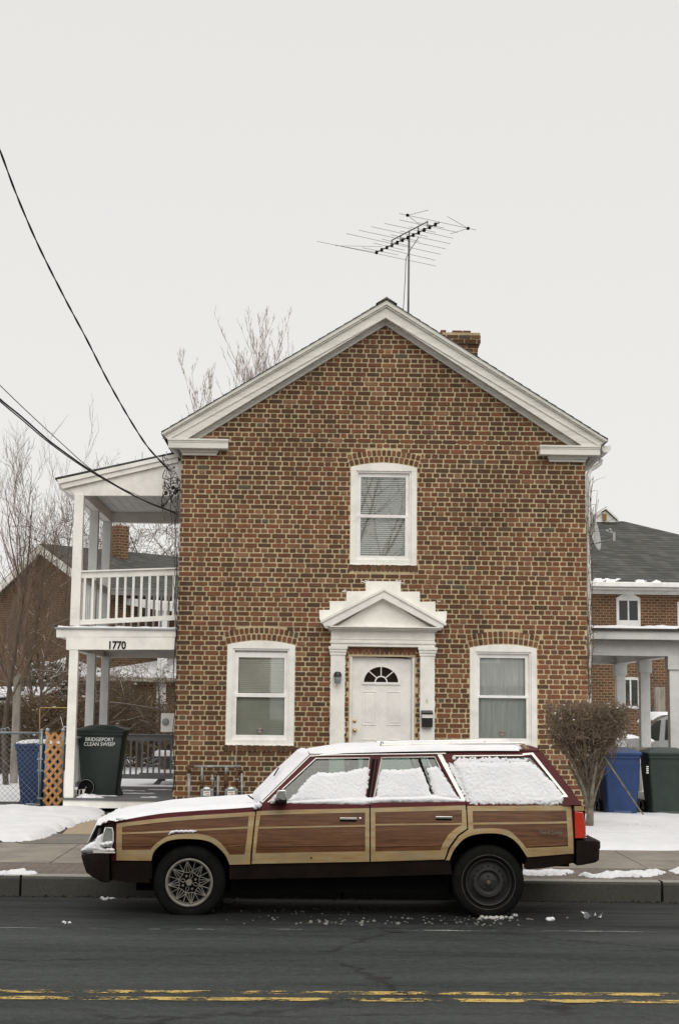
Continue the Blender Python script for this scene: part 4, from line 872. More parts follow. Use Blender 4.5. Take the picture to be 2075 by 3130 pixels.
mb.box(P(700, 2690, YC).x, P(1380, 2690, YC).x, YC+.30, 2*YM-YC-.2, .165, zf+.01); mb.box(P(400, 2690, YC).x, P(1600, 2690, YC).x, YC+.42, 2*YM-YC-.42, .15, zf+.02); mb.build('underbody', M['black'], wagon)
# bumpers
def bumper(prof, inward, name):
    mb = MB(); cen = P(*prof[0], YC+.12); rings = []
    xs = [P(x, y, YC+.12) for x, y in prof]; xin = P(inward, 2650, YC).x
    for y, k in ((YC+.012, .0), (YC+.02, .55), (YC+.06, .8), (YC+.16, .96), (YC+.35, 1), (YM, 1.04), (2*YM-YC-.35, 1), (2*YM-YC-.16, .96), (2*YM-YC-.06, .8), (2*YM-YC-.02, .55), (2*YM-YC-.012, .0)):
        kk = .62+.38*k; rings.append([V(xin+(p.x-xin)*kk, y, p.z) for p in xs])
    mb.loft(rings); return mb.build(name, M['cladding'], wagon, smooth=2)
bumper([(337, 2604), (258, 2608), (247, 2611), (246, 2618), (253, 2640), (262, 2664), (280, 2677), (296, 2684), (312, 2692), (337, 2694)], 337, 'front_bumper')
bumper([(1757, 2567), (1828, 2568), (1836, 2572), (1836, 2590), (1833, 2594), (1832, 2626), (1822, 2633), (1780, 2640), (1757, 2642)], 1757, 'rear_bumper')
mb = MB(); a, b = P(285, 2603, YC), P(352, 2601, YC); mb.box(a.x, b.x, YC+.01, YC+.03, a.z-.012, a.z); mb.build('bumper_moulding', M['chromewhite'], wagon)
# nose, headlights, grille
mb = MB(); prof = [(352, 2509), (330, 2507), (312, 2520), (309, 2528), (299, 2560), (297, 2604), (352, 2606)]; xs = [P(x, y, YC+.1) for x, y in prof]; rings = []
for y, k in ((YC+.05, .45), (YC+.07, .75), (YC+.12, .95), (YC+.3, 1), (YM, 1.03), (2*YM-YC-.3, 1), (2*YM-YC-.12, .95), (2*YM-YC-.07, .75), (2*YM-YC-.05, .45)): rings.append([V(xs[0].x+(p.x-xs[0].x)*k, y, p.z) for p in xs])
mb.loft(rings); mb.build('nose', M['cladding'], wagon, smooth=2)
LQ = [(323, 2530), (344, 2531), (347, 2545), (347, 2569), (343, 2586), (315, 2588), (311.5, 2578), (319, 2545)]
mb = MB(); q = [P(x, y, YC+.045) for x, y in LQ]; mb.prism(q, V(0, .04, 0)); hl = mb.build('headlight', M['clearlens'], wagon, bevel=.006)
mb = MB(); qq = q+[q[0]]; mb.tube([p+V(0, -.004, 0) for p in qq], .0055, 6); mb.build('bezel', M['chromewhite'], hl, smooth=True)
m2 = mirror(hl); d = mirror(hl.children[0]); d.parent = m2
mb = MB(); q = [P(x, y, YC+.14) for x, y in ((309, 2530), (321, 2531), (311, 2578), (301, 2572))]; mb.prism([v+V(-.02, 0, 0) for v in q], V(0, .22, 0)); o = mb.build('front_lamp', M['clearlens'], wagon, bevel=.006); mirror(o)
mb = MB(); q0 = P(300, 2560, YM); gxx = q0.x
for k in range(9): z = P(300, 2536+k*6, YC+.3).z; x = P(307-k*1.2, 2536+k*6, YC+.3).x-.02; mb.box(x, x+.03, YC+.42, 2*YM-YC-.42, z-.004, z+.004)
mb.build('grille', M['chromewhite'], wagon)
# tail light
mb = MB(); q = [P(x, y, YC+.035) for x, y in ((1756, 2480), (1781, 2482), (1788, 2520), (1790, 2562), (1757, 2563))]; mb.prism(q, V(0, .16, 0)); tl = mb.build('taillight', M['red'], wagon, bevel=.006); 
mb = MB(); q = [P(x, y, YC+.031) for x, y in ((1756, 2465), (1783, 2465), (1785, 2478), (1756, 2479))]; mb.prism(q, V(0, .12, 0)); mb.build('trim_cap', M['trim'], tl); m2 = mirror(tl); d = mirror(tl.children[0]); d.parent = m2
# ---------- greenhouse
def YG(py): return YC+.065+max(0, (2457-py))/(2457-2303)*.19
def SG(px, py, o=0): return P(px, py, YG(py)-o)
def gq(mb, pts, off=0, d=.03, m=0):
    a = [SG(x, y, off) for x, y in pts]; mb.prism(a, V(0, d, 0), m)
mb = MB()
gq(mb, [(799, 2457), (805, 2444), (948, 2304), (968, 2317), (817, 2456)]); gq(mb, [(948, 2304), (1362, 2300), (1645, 2294), (1625, 2313), (1385, 2317), (1330, 2315), (1166, 2316), (1130, 2317), (968, 2317)])
gq(mb, [(1130, 2316), (1166, 2315), (1143, 2458), (1114, 2458)]); gq(mb, [(1330, 2314), (1387, 2315), (1440, 2459), (1411, 2454)]); gq(mb, [(1618, 2311), (1645, 2293), (1652, 2296), (1745, 2413), (1777, 2461), (1716, 2461), (1728, 2431)])
gh = mb.build('pillar_frame', M['burgundy'], wagon); mirror(gh)
mb = MB()                                          # black reveals
gq(mb, [(1137, 2320), (1147, 2320), (1126, 2455), (1119, 2455)], .003, .01); gq(mb, [(1151, 2320), (1156, 2320), (1135, 2455), (1131, 2455)], .003, .01); o = mb.build('pillar_seal', M['black'], wagon); mirror(o)
W1 = [(817, 2456), (967, 2317), (1130, 2317), (1116, 2443), (1114, 2456)]; W2 = [(1166, 2316), (1330, 2314), (1345, 2350), (1411, 2452), (1145, 2456)]; W3 = [(1387, 2316), (1620, 2311), (1728, 2431), (1722, 2458), (1440, 2459)]
for Wn in (W1, W2, W3):
    mb = MB(); mb.add([SG(x, y, -.012) for x, y in Wn], [tuple(range(len(Wn)))]); o = mb.build('side_window', M['carglass'], wagon); mirror(o)
def rib(mb, pts, w=.008, m=0, off=.006):
    mb.tube([SG(x, y, off) for x, y in pts], w, 5, m)
mb = MB()
rib(mb, [(802, 2453), (949, 2309), (1134, 2306), (1362, 2303)], .006); rib(mb, [(819, 2453), (966, 2318), (1129, 2317), (1116, 2430)], .0055); rib(mb, [(1143, 2437), (1166, 2316), (1328, 2314), (1346, 2352)], .0055)
for a, b in (((1345, 2306), (1415, 2443)), ((1330, 2315), (1352, 2358))): pass
s = [SG(1336, 2306, .006), SG(1350, 2306, .006), SG(1423, 2446, .006), SG(1412, 2448, .006)]; mb.prism(s, V(0, .012, 0))
for q in ([(1596, 2303), (1627, 2300), (1627, 2306), (1596, 2309)], [(1620, 2302), (1629, 2301), (1735, 2434), (1723, 2430)], [(1713, 2431), (1723, 2428), (1736, 2436), (1714, 2437)], [(1385, 2309), (1600, 2307), (1600, 2310), (1385, 2312)]): mb.prism([SG(x, y, .006) for x, y in q], V(0, .012, 0))
o = mb.build('window_moulding', M['chromewhite'], wagon); mirror(o)
mb = MB(); mb.prism([SG(x, y, .004) for x, y in ((1277, 2316), (1284, 2316), (1322, 2428), (1313, 2428))], V(0, .012, 0)); o = mb.build('window_divider', M['black'], wagon); mirror(o)
# door handles
for (x0, x1, y0, par) in ((1038, 1091, 2503, door1[0]), (1331, 1382, 2499, door2[0])):
    a, b = P(x0, y0, YC), P(x1, y0-1, YC); bx = barrel(a.x, a.z); mb = MB(); mb.box(a.x, b.x, YC+bx-.022, YC+bx-.006, a.z-.008, a.z+.010); mb.box(a.x+.004, b.x-.004, YC+bx-.010, YC+bx-.005, a.z-.024, a.z-.008, 1); o = mb.build('door_handle', [M['chrome'], M['black']], par, bevel=.003)
a = P(1101, 2503, YC); mb = MB(); mb.lathe(V(a.x, YC+barrel(a.x, a.z)-.007, a.z), [(.012, 0), (.012, -.004), (.004, -.005), (.001, -.004)], 16); mb.build('door_lock', M['chrome'], door1[0], smooth=True)
a = P(951, 2622, YC); mb = MB(); mb.lathe(V(a.x, YC+barrel(a.x, a.z)-.0072, a.z), [(.010, 0), (.010, -.002), (.001, -.003)], 10); mb.build('rust_spot', M['rust'], door1[0])
# mirror
mb = MB(); c = P(860, 2430, YC-.06); mb.loft([[c+V(a, -.02, b) for a, b in ((-.03, -.03), (-.045, .0), (-.03, .038), (.03, .042), (.04, .03), (.038, -.04), (.02, -.045))], [c+V(a*.8-.0, .13, b) for a, b in ((-.03, -.03), (-.045, .0), (-.03, .038), (.03, .042), (.04, .03), (.038, -.04), (.02, -.045))]])
mb.build('wing_mirror', M['chrome'], wagon, smooth=2, bevel=.006); mb = MB(); mb.hexa([c+V(-.03, .12, -.03), c+V(.03, .12, -.03), c+V(.03, .12, -.085), c+V(-.03, .12, -.085)], [c+V(-.05, .2, -.03), c+V(.05, .2, -.03), c+V(.05, .2, -.085), c+V(-.05, .2, -.085)]); mb.box(c.x-.05, c.x+.045, c.y-.02, c.y+.15, c.z-.066, c.z-.046); mb.build('mirror_mount', M['black'], wagon, bevel=.004)
# hood, cowl, windshield, roof, tailgate
def hoodz(x):
    pts = [(P(a, b, YC+.05).x, P(a, b, YC+.05).z) for a, b in ((312, 2515), (354, 2509), (480, 2489), (600, 2479), (700, 2473), (790, 2466))]
    if x <= pts[0][0]: return pts[0][1]
    for (xa, za), (xb, zb) in zip(pts, pts[1:]):
        if x <= xb: return za+(zb-za)*(x-xa)/(xb-xa)
    return pts[-1][1]
def hood(x, y):
    t = 1-abs(y-YM)/.82; k = max(0, t)
    return V(x-0.03*k, y, hoodz(x)-.006+.010*min(1, k*2.5)-.03*max(0, .25-k)*0)
HX0, HX1 = P(312, 2515, YC+.05).x, P(800, 2460, YC+.05).x
mb = MB(); n1, n2 = 16, 14
mb.loft([[hood(HX0+(HX1-HX0)*i/n1, YM-.82+1.64*j/n2) for j in range(n2+1)] for i in range(n1+1)], closed=False, caps=False); mb.build('hood', M['burgundy'], wagon, smooth=True)
WB, WT = SG(803, 2455), SG(948, 2305)
def shield(u, v):          # u 0..1 up, v -1..1 across
    b = WB.lerp(WT, u); hw = (YM-b.y)*1.0; return V(b.x-.11*(1-v*v)*(1-.35*u), YM+v*hw, b.z+.012*(1-v*v)*u)
mb = MB(); mb.loft([[shield(u/6, v/8) for v in range(-8, 9)] for u in range(7)], closed=False, caps=False); mb.build('windshield', M['carglass'], wagon, smooth=True)
RX0, RX1 = WT.x, SG(1647, 2294).x; RB = SG(1647, 2294)
def roofz(x): t = (x-RX0)/(RX1-RX0); return WT.z+(RB.z-WT.z)*t+.012*math.sin(math.pi*min(1, max(0, t)))
def roofp(x, y):
    hw = YM-SG(1200, 2303).y; v = (y-YM)/hw; t = (x-RX0)/(RX1-RX0); return V(x-.07*(1-v*v)*max(0, 1-t*4), y, roofz(x)-.022*max(0, 1-t*7)+.028*(1-abs(v)**2.6)*min(1, .3+t*4))
mb = MB(); hw = YM-SG(1200, 2303).y; mb.loft([[roofp(RX0+(RX1-RX0)*i/14, YM-hw+2*hw*j/12) for j in range(13)] for i in range(15)], closed=False, caps=False); mb.build('roof_panel', M['burgundy'], wagon, smooth=True)
prf = [(1650, 2295), (1700, 2358), (1745, 2413), (1777, 2461), (1786, 2466), (1790, 2566)]
mb = MB(); rings = []
for x, y in prf:
    b = SG(x, y) if y < 2462 else P(x, y, YC+.07); rings.append([V(b.x+.03*(1-(v/6)**2), YM+(b.y-YM)*(-v/6), b.z+(.02*(1-(v/6)**2) if y < 2300 else 0)) for v in range(-6, 7)])
mb.loft(rings, closed=False, caps=False); tg = mb.build('tailgate', M['burgundy'], wagon, smooth=2)
mb = MB(); rr = rings[:3]; mb.loft([[rings[0][j].lerp(rings[3][j], k)+V(.012, 0, .006) for j in range(2, 11)] for k in (.12, .5, .9)], closed=False, caps=False); mb.build('rear_window', M['carglass'], tg, smooth=True)
mb = MB(); xq = P(1787, 2530, YC+.07).x+.028; mb.box(xq-.02, xq+.008, YM-.2, YM+.2, P(1700, 2540, YC).z, P(1700, 2520, YC).z); mb.build('plate_recess', M['black'], tg)
# interior
mb = MB(); z0 = ZBELT-.25
for xa, n_ in ((1000, 0), (1240, 1)):
    a = P(xa, 2500, YC); 
    for yy in (YC+.42, YC+1.02) if n_ == 0 else (YC+.72,):
        w = .5 if n_ == 0 else 1.2; mb.loft([[V(a.x+.10+.13*k+dx, yy-.21+s*w-(.3 if n_ else 0), ZBELT-.35+.62*k) for dx, s in ((-.05, 0), (.06, 0), (.06, 1*.84), (-.05, 1*.84))] for k in (0, .5, 1)])
    if n_ == 0:
        for yy in (YC+.42, YC+1.02): mb.box(a.x+.2, a.x+.27, yy-.06, yy+.16, ZBELT+.27, ZBELT+.36)
mb.box(P(830, 2500, YC).x, P(905, 2500, YC).x, YC+.15, 2*YM-YC-.15, ZBELT-.3, ZBELT-.02); mb.build('seats', M['seat'], wagon, bevel=.02)
mb = MB(); c = P(935, 2440, YC+.45); pts = [c+V(.10*math.sin(a)*.5, .18*math.cos(a), .17*math.sin(a)-.02) for a in [2*math.pi*k/20 for k in range(21)]]; mb.tube(pts, .012, 6); mb.build('steering_wheel', M['black'], wagon, smooth=True)
# roof rack
mb = MB(); yr = YG(2303)+.10
for yy in (yr, 2*YM-yr):
    d = 0 if yy == yr else yy-yr
    def Q(x, y): q = P(x, y, yr); return V(q.x, yy, q.z)
    mb.tube([Q(1166, 2277), Q(1300, 2274), Q(1450, 2271.5), Q(1590, 2271), Q(1600, 2273)], .011, 8)
    mb.prism([Q(1150, 2294), Q(1163, 2275), Q(1170, 2279), Q(1166, 2291)], V(0, .03, 0), 1); mb.prism([Q(1590, 2271), Q(1600, 2272), Q(1620, 2291), Q(1606, 2292)], V(0, .03, 0), 1)
    
    for x in ((1167, 1481) if yy == yr else ()): q = Q(x, 2276); mb.tube([q+V(-.012, 0, .0), q+V(-.006, 0, .024), q+V(.006, 0, .024), q+V(.012, 0, .0)], .004, 5, 2)
    for x in (1280, 1400, 1500): q = Q(x, 2280); mb.box(q.x-.012, q.x+.012, yy-.01, yy+.01, q.z-.04, q.z)
for x in (1230, 1330, 1430, 1530): q = P(x, 2282, yr); mb.box(q.x-.02, q.x+.02, yr, 2*YM-yr, q.z-.012, q.z+.0)
mb.build('roof_rack', [M['chromewhite'], M['trim'], M['black']], wagon, smooth=2)
# wheels
def wheel(px, py, yface, kind, zoff=0):
    c = P(px, py, YC+.03); c = V(c.x, yface, c.z+zoff); s = 1 if yface < YM else -1; R = 107/4500*(YC+.03)
    rr = .195
    def prof(pl): return [(r, s*h) for r, h in pl]
    mb = MB(); mb.lathe(c, prof([(rr-.004, .03), (rr+.004, .012), (rr+.02, .003), (R*.80, -.003), (R*.92, .008), (R*.975, .022), (R*.995, .04), (R, .095), (R*.99, .15), (R*.95, .17), (rr, .165)]), 64)
    for k in range(72):                            # tread blocks
        a = 2*math.pi*k/72; r0 = R-.002; t = V(-math.sin(a), 0, math.cos(a)); n_ = V(math.cos(a), 0, math.sin(a)); q = c+n_*r0; w = .0085
        mb.hexa([q-t*w+V(0, s*.03, 0), q+t*w+V(0, s*.03, 0), q+t*w+n_*.006+V(0, s*.045, 0), q-t*w+n_*.006+V(0, s*.045, 0)], [q-t*w+V(0, s*.085, 0), q+t*w+V(0, s*.085, 0), q+t*w+n_*.006+V(0, s*.085, 0), q-t*w+n_*.006+V(0, s*.085, 0)])
    wh = mb.build('wheel', M['rubber'], wagon, smooth=2)
    if kind == 'alloy':
        mb = MB(); ro = rr
        mb.lathe(c, prof([(ro, .012), (ro+.002, -.004), (ro-.008, -.008), (ro-.018, -.002), (ro-.02, .02), (ro-.03, .05)]), 64)
        mb.lathe(c, prof([(.001, -.012), (.022, -.012), (.027, -.004), (.027, .03)]), 24)
        th0 = math.radians(97); rn, rm, re = .083, .098, ro-.016
        def pt(r, a, h=0): return c+V(r*math.cos(a), s*(.006+h+.018*(1-r/ro)), r*math.sin(a))
        def bar(a, b, w=.0032): mb.tube([a, b], w, 5)
        nod = []
        for k in range(8):
            a = th0-k*math.pi/4; o_ = pt(re, a); n0, n1 = pt(rn, a-.16), pt(rn, a+.16); m0, m1 = pt(rm, a-math.pi/8), pt(rm, a+math.pi/8)
            for q in (n0, n1): bar(o_, q)
            bar(o_, m0); bar(o_, m1); bar(m0, pt(re, a-math.pi/8)); bar(n0, n1); bar(n0, m0); bar(n1, m1)
            if k % 2 == 0: bar(m0, pt(.052, a-math.pi/8-.28)); bar(m0, pt(.052, a-math.pi/8+.28)); bar(pt(.052, a-math.pi/8-.28), pt(.03, a-math.pi/8)); bar(pt(.052, a-math.pi/8+.28), pt(.03, a-math.pi/8))
        for k in range(4):
            a = th0-.02+.35+k*math.pi/2; mb.lathe(pt(.057, a, -.004), prof([(.001, -.006), (.008, -.006), (.010, .004)]), 12)
        mb.build('rim', M['alloy'], wh, smooth=2)
        mb = MB(); mb.lathe(c, prof([(ro-.018, .06), (.001, .07)]), 40); mb.build('brake_disc', M['black'], wh)
    else:
        mb = MB(); R2 = .222; mb.lathe(c, prof([(R2-.004, -.0025), (R2, -.006), (R2+.004, -.0025)]), 64, 1)
        mb.lathe(c, prof([(.192, .010), (.188, .0), (.180, .004), (.174, .03), (.166, .045), (.135, .035), (.120, .012), (.098, .010), (.078, .03), (.060, .022), (.030, .012), (.028, .002), (.001, .002)]), 64)
        for k in range(16): a = 2*math.pi*k/16; mb.lathe(c+V(.127*math.cos(a), s*.018, .127*math.sin(a)), prof([(.010, .0), (.001, .001)]), 10, 2)
        for k in range(5): a = 2*math.pi*k/5+.3; mb.lathe(c+V(.052*math.cos(a), s*.012, .052*math.sin(a)), prof([(.001, -.004), (.009, -.003), (.010, .01)]), 8)
        mb.lathe(c, prof([(.001, -.012), (.013, -.010), (.016, .004)]), 14, 3)
        mb.build('rim', [M['steel'], M['rubberring'], M['black'], M['rustcap']], wh, smooth=2)
    return wh
wheel(578.6, 2698, YC+.03, 'alloy'); wheel(1492.4, 2697, YC+.03, 'steel'); wheel(578.6, 2698, 2*YM-YC-.03, 'alloy', -.05); wheel(1492.4, 2697, 2*YM-YC-.03, 'steel', -.05)
# ---------- snow on the wagon (one mass that rests on it)
mb = MB()
def hoodn(x, y): return V(-.2 if x < HX0+.12 else 0, -.25 if y < YM-.7 else 0, 1).normalized()
RIM = .77
sheet(mb, [(HX0-.02, YM-.66), (HX0+.02, YM-.76), (HX0+.3, YM-.775), (HX1+.0, YM-.785), (HX1+.02, YM+.80), (HX0+.05, YM+.78), (HX0-.05, YM+.6)], lambda x, y: hood(max(x, HX0), y)+(V(0, 0, -(HX0+.02-x)*.5) if x < HX0+.02 else V(0, 0, 0)), UP, .032, .028, .09, .012, 7, .16, 2.5)
sheet(mb, [(-.02, -.97), (1.01, -.955), (1.03, -.5), (1.03, .5), (1.01, .97), (-.02, .97)], lambda u, v: shield(u, v), V(-.55, 0, .83), .040, .03, .09, .008, 6, .15, 3, .045)
p0 = P(1592, 2295, YG(2303)); sheet(mb, [(RX0-.03, YM-.50), (RX0-.01, YM-hw-.005), (p0.x-.8, YM-hw-.012), (p0.x, YM-hw-.004), (p0.x+.03, YM-hw+.2), (p0.x+.02, YM+hw), (RX0-.03, YM+hw), (RX0-.03, YM+.5)], roofp, UP, .038, .026, .06, .006, 6, .15, 3)
# bumper and nose snow
bx0, bx1 = P(246, 2605, YC+.12).x, P(335, 2605, YC).x; bz = P(300, 2606, YC+.12).z
sheet(mb, [(bx0+.03, YC+.12), (bx0+.16, YC+.03), (bx1-.09, YC+.025), (bx1-.05, YC+.06), (bx1, 2*YM-YC-.06), (bx0+.01, 2*YM-YC-.2), (bx0-.02, YM)], lambda x, y: V(x, y, bz+.002), UP, .045, .02, .06, .012, 9, .3, 5)
sheet(mb, [(bx0+.06, YC+.14), (bx0+.15, YC+.05), (bx1-.16, YC+.03), (bx1-.07, YC+.08), (bx1-.07, 2*YM-YC-.1), (bx0+.05, 2*YM-YC-.2), (bx0+.0, YM)], lambda x, y: V(x, y, bz+.03+.20*max(0, min(1, (x-bx0-.02)/(bx1-bx0-.14)))**1.3), UP, .045, .018, .05, .006, 9, .25, 5)
sheet(mb, [(246, 2607), (250, 2596), (272, 2580), (292, 2570), (300, 2556), (318, 2547), (314, 2575), (316, 2590), (332, 2597), (334, 2605), (290, 2608)], lambda x, y: P(x, y, YC+.06), V(-.2, -1, .2).normalized(), .05, 2.2, 12, 1.2, .12, .10, .12)
for (x, y, r) in ((327, 2579, .03), (337, 2577, .026), (316, 2581, .026), (340, 2597, .022), (330, 2597, .02), (345, 2598, .016), (1790, 2553, .008), (1790, 2560, .006)): mb.ico(P(x, y, YC+.03), r, .6, 0, .4)
def sg(poly, thick, edge=9, jag=3, js=.06, lump=.35, ls=.09, off=0): sheet(mb, poly, lambda x, y: SG(x, y, off), V(0, -1, .15), thick*.6, 2.2, edge*1.3, jag, js*1.5, lump*.55, ls*1.5)
sg([(878, 2450), (905, 2425), (935, 2388), (955, 2368), (972, 2362), (1010, 2362), (1060, 2360), (1100, 2350), (1128, 2344), (1126, 2375), (1118, 2430), (1118, 2450)], .028, 8, 5)
sg([(852, 2455), (880, 2449), (950, 2444), (1060, 2436), (1115, 2436), (1130, 2440), (1145, 2436), (1250, 2434), (1330, 2430), (1405, 2442), (1421, 2448), (1418, 2452), (1380, 2453), (1200, 2453), (1135, 2457), (1110, 2462), (1050, 2461), (950, 2459), (880, 2458)], .045, 7, 1.5, .05, .3, .05)
sg([(1150, 2440), (1160, 2362), (1168, 2352), (1230, 2354), (1260, 2350), (1285, 2346), (1298, 2372), (1318, 2425), (1322, 2440)], .026, 8, 3)
sg([(1303, 2348), (1330, 2342), (1343, 2350), (1368, 2390), (1400, 2440), (1330, 2440), (1320, 2410)], .026, 8, 4)
sg([(1384, 2328), (1430, 2328), (1500, 2332), (1618, 2328), (1640, 2345), (1665, 2370), (1700, 2405), (1716, 2428), (1718, 2448), (1716, 2458), (1560, 2461), (1436, 2461), (1430, 2440), (1410, 2398), (1392, 2352)], .034, 10, 5, .07, .35, .08)
sg([(1385, 2316), (1470, 2318), (1560, 2316), (1610, 2320), (1600, 2334), (1500, 2332), (1400, 2334)], .010, 5, 10, .09, .8, .2)
sg([(1365, 2335), (1395, 2345), (1412, 2395), (1440, 2455), (1432, 2460), (1405, 2410), (1385, 2370)], .008, 4, 9, .09, .8, .2)
for (x, y, r) in ((845, 2438, .035), (838, 2447, .03), (852, 2446, .03), (790, 2462, .03), (781, 2468, .022), (833, 2452, .02), (865, 2422, .012)): mb.ico(P(x, y, YC+.02), r, .8, 0, .5)
a = [P(514+4*k, 2553-4.5*min(k, 5)**.6+1.0*math.sin(k*1.7), YC-.003) for k in range(23)]; mb.tube(a, [.003+.009*min(1, k/3, (22-k)/3)*RD.uniform(.6, 1.2) for k in range(23)], 6)
tag(mb.build('snow_cover', M['snow'], smooth=True), 'fresh snow lying on the hood, roof and windows of the wagon', 'snow', None, 'stuff')
mb = MB(); b = [shield(.05, -.72), shield(.52, -.45)]; mb.tube([q+V(-.045, 0, .048) for q in (shield(.42, -.8), shield(.56, -.62))], .006, 5); mb.tube([shield(.0, -.9)+V(-.06, -.03, .03), shield(.02, -.75)+V(-.09, -.03, .045)], .006, 5); mb.build('wiper', M['black'], wagon)
# ================================================================= THINGS ON AND AROUND THE HOUSE
def thing(name, loc, label, cat, group=None, rz=0): return empty(name, loc, label, cat, group, rz)
# antenna: horizontal log-periodic, traced on its own level plane
ma = P(1248, 727, YW+2); za = ma.z; A_ = lambda u, v: G(900+u/2.24, 600+v/2.24, za)
ant = thing('tv_antenna', V(ma.x, ma.y, P(1248, 957, YW+2).z-.4), 'large rooftop television antenna with many thin rods on a tall mast', 'antenna')
mb = MB(); mb.tube([V(ma.x, ma.y, P(1248, 957, YW+2).z-.6), V(ma.x+.01, ma.y, za+.02)], .017, 8); mb.build('mast', M['alu'], ant, smooth=True)
mb = MB(); b0_, b1_ = A_(550, 388), A_(990, 180); mb.tube([b0_, b1_], .011, 6); mb.tube([A_(665, 325)+V(0, 0, .06), A_(910, 197)+V(0, 0, .06)], .011, 6)
for k in range(5): q = A_(665, 325).lerp(A_(910, 197), k/4); mb.tube([q-V(0, 0, .03), q+V(0, 0, .07)], .010, 5)
mb.build('boom', M['alu'], ant)
els = [((155, 308), (970, 478)), ((355, 255), (998, 397)), ((440, 232), (1035, 360)), ((525, 208), (1065, 325)), ((615, 185), (1085, 287)), ((718, 162), (1115, 247)), ((717, 118), (1240, 230)), ((280, 338), (600, 345)), ((275, 333), (560, 385)), ((620, 358), (965, 438)),
       ((465, 352), (710, 402)), ((540, 320), (750, 368)), ((597, 292), (800, 345)), ((660, 263), (855, 310)), ((722, 238), (910, 275)), ((783, 208), (965, 247)), ((848, 180), (1022, 217)), ((773, 130), (915, 95)), ((773, 130), (870, 205)), ((1187, 220), (1045, 138)), ((1187, 220), (1065, 258))]
for a, b in els: mb = MB(); p, q = A_(*a), A_(*b); mb.tube([p, q], .0042, 4); mb.build('rod', M['alu_thin'], ant)
mb = MB()
for k in range(12): q = b0_.lerp(b1_, .03+k*.083); mb.box(q.x-.022, q.x+.022, q.y-.03, q.y+.03, q.z-.028, q.z+.022)
for u, v in ((773, 130), (1187, 220)): mb.ico(A_(u, v), .028)
mb.build('insulator', M['black'], ant)
pts = [A_(850, 270)+V(0, 0, -.02), P(900+790/2.24, 600+370/2.24, YW+2), P(1240, 790, YW+2), P(1238, 850, YW+2), P(1232, 950, YW+2)]; mb = MB(); mb.tube(pts, .006, 5); mb.build('lead_wire', M['cable'], ant)
# overhead service cables
def smoothpts(pts, n=10):
    out = []
    for i in range(len(pts)-1):
        p0, p1, p2, p3 = pts[max(i-1, 0)], pts[i], pts[i+1], pts[min(i+2, len(pts)-1)]
        for k in range(n):
            t = k/n; out.append(.5*((2*p1)+(p2-p0)*t+(2*p0-5*p1+4*p2-p3)*t*t+(3*p1-p0-3*p2+p3)*t**3))
    return out+[pts[-1]]
def ovh(px, Y0, Y1, k=1.3234):
    xs = [p[0] for p in px]; L = [P(x*k, y*k, Y0+(Y1-Y0)*(x-xs[0])/(xs[-1]-xs[0])) for x, y in px]; return smoothpts(L)
def twist(mb, pts, R, r, turns=.22, n=2):
    s = 0; st = [[] for _ in range(n)]
    fine = []
    for a, b in zip(pts, pts[1:]):
        m = max(1, int((b-a).length/.04)); fine += [a.lerp(b, k/m) for k in range(m)]
    for i in range(len(fine)-1):
        t = (fine[i+1]-fine[i]); s += t.length; t.normalize(); u = t.orthogonal().normalized(); w = t.cross(u)
        for k in range(n): a = 2*math.pi*(s/turns+k/n); st[k].append(fine[i]+u*R*math.cos(a)+w*R*math.sin(a))
    for q in st: mb.tube(q, r, 4)
mb = MB(); twist(mb, ovh([(-60, 215), (-20, 300), (0, 345), (40, 452), (90, 568), (150, 688), (200, 782), (250, 880), (300, 968), (340, 1030), (372, 1066), (392, 1088)], 15.5, YW-.15), .0055, .0085, .7); tag(mb.build('power_cable', M['cable'], smooth=True), 'uppermost twisted black cable dropping steeply to the house corner', 'cable')
mb = MB(); mb.tube(ovh([(-60, 862), (0, 921), (50, 962), (100, 1006), (130, 1030), (190, 1073), (240, 1104), (300, 1139), (350, 1164), (408, 1186)], 15.5, YW+.0), .0105, 6); tag(mb.build('power_cable', M['cable'], smooth=True), 'lowest thick black cable crossing in front of the porch roof', 'cable')
mb = MB(); mb.tube(ovh([(-60, 868), (0, 926), (50, 968), (100, 1011), (150, 1049), (200, 1083), (260, 1118), (320, 1150), (404, 1183)], 15.6, YW+.0), .0075, 6); tag(mb.build('power_cable', M['cable'], smooth=True), 'thinner black cable running just under the thick porch cable', 'cable')
mb = MB(); mb.tube(ovh([(-60, 828), (0, 889), (60, 947), (130, 1012), (200, 1075), (250, 1110), (300, 1136), (372, 1165)], 15.5, YW+.0), .006, 6); tag(mb.build('power_cable', M['cable_grey'], smooth=True), 'thin grey cable above the two porch cables', 'cable')
# tangle and wires down the corner
mb = MB(); RD.seed(17); Yt = YW-.06
for k in range(16):
    x, y = RD.uniform(505, 538), RD.uniform(1395, 1500); pts = [P(x, y, Yt)]
    for j in range(5): x = min(552, max(498, x+RD.uniform(-22, 22))); y += RD.uniform(-20, 42); pts.append(P(x, y, Yt+RD.uniform(-.06, .06)))
    mb.tube(smoothpts(pts, 6), RD.choice([.004, .005, .007]), 5, RD.choice([0, 0, 0, 1]))
for x, y, r in ((530, 1490, .030), (541, 1498, .034), (508, 1507, .03), (498, 1543, .028), (536, 1506, .028), (545, 1468, .02), (525, 1520, .02)): mb.ico(P(x, y, Yt), r, 1.2, 0, .5)
mb.tube(smoothpts([P(538, 1500, Yt), P(520, 1525, Yt), P(500, 1545, Yt)], 5), .011, 6); mb.tube(smoothpts([P(508, 1507, Yt), P(496, 1520, Yt), P(496, 1543, Yt)], 5), .009, 6); mb.tube(smoothpts([P(540, 1508, Yt), P(524, 1528, Yt), P(516, 1534, Yt), P(530, 1512, Yt)], 5), .007, 5, 2)
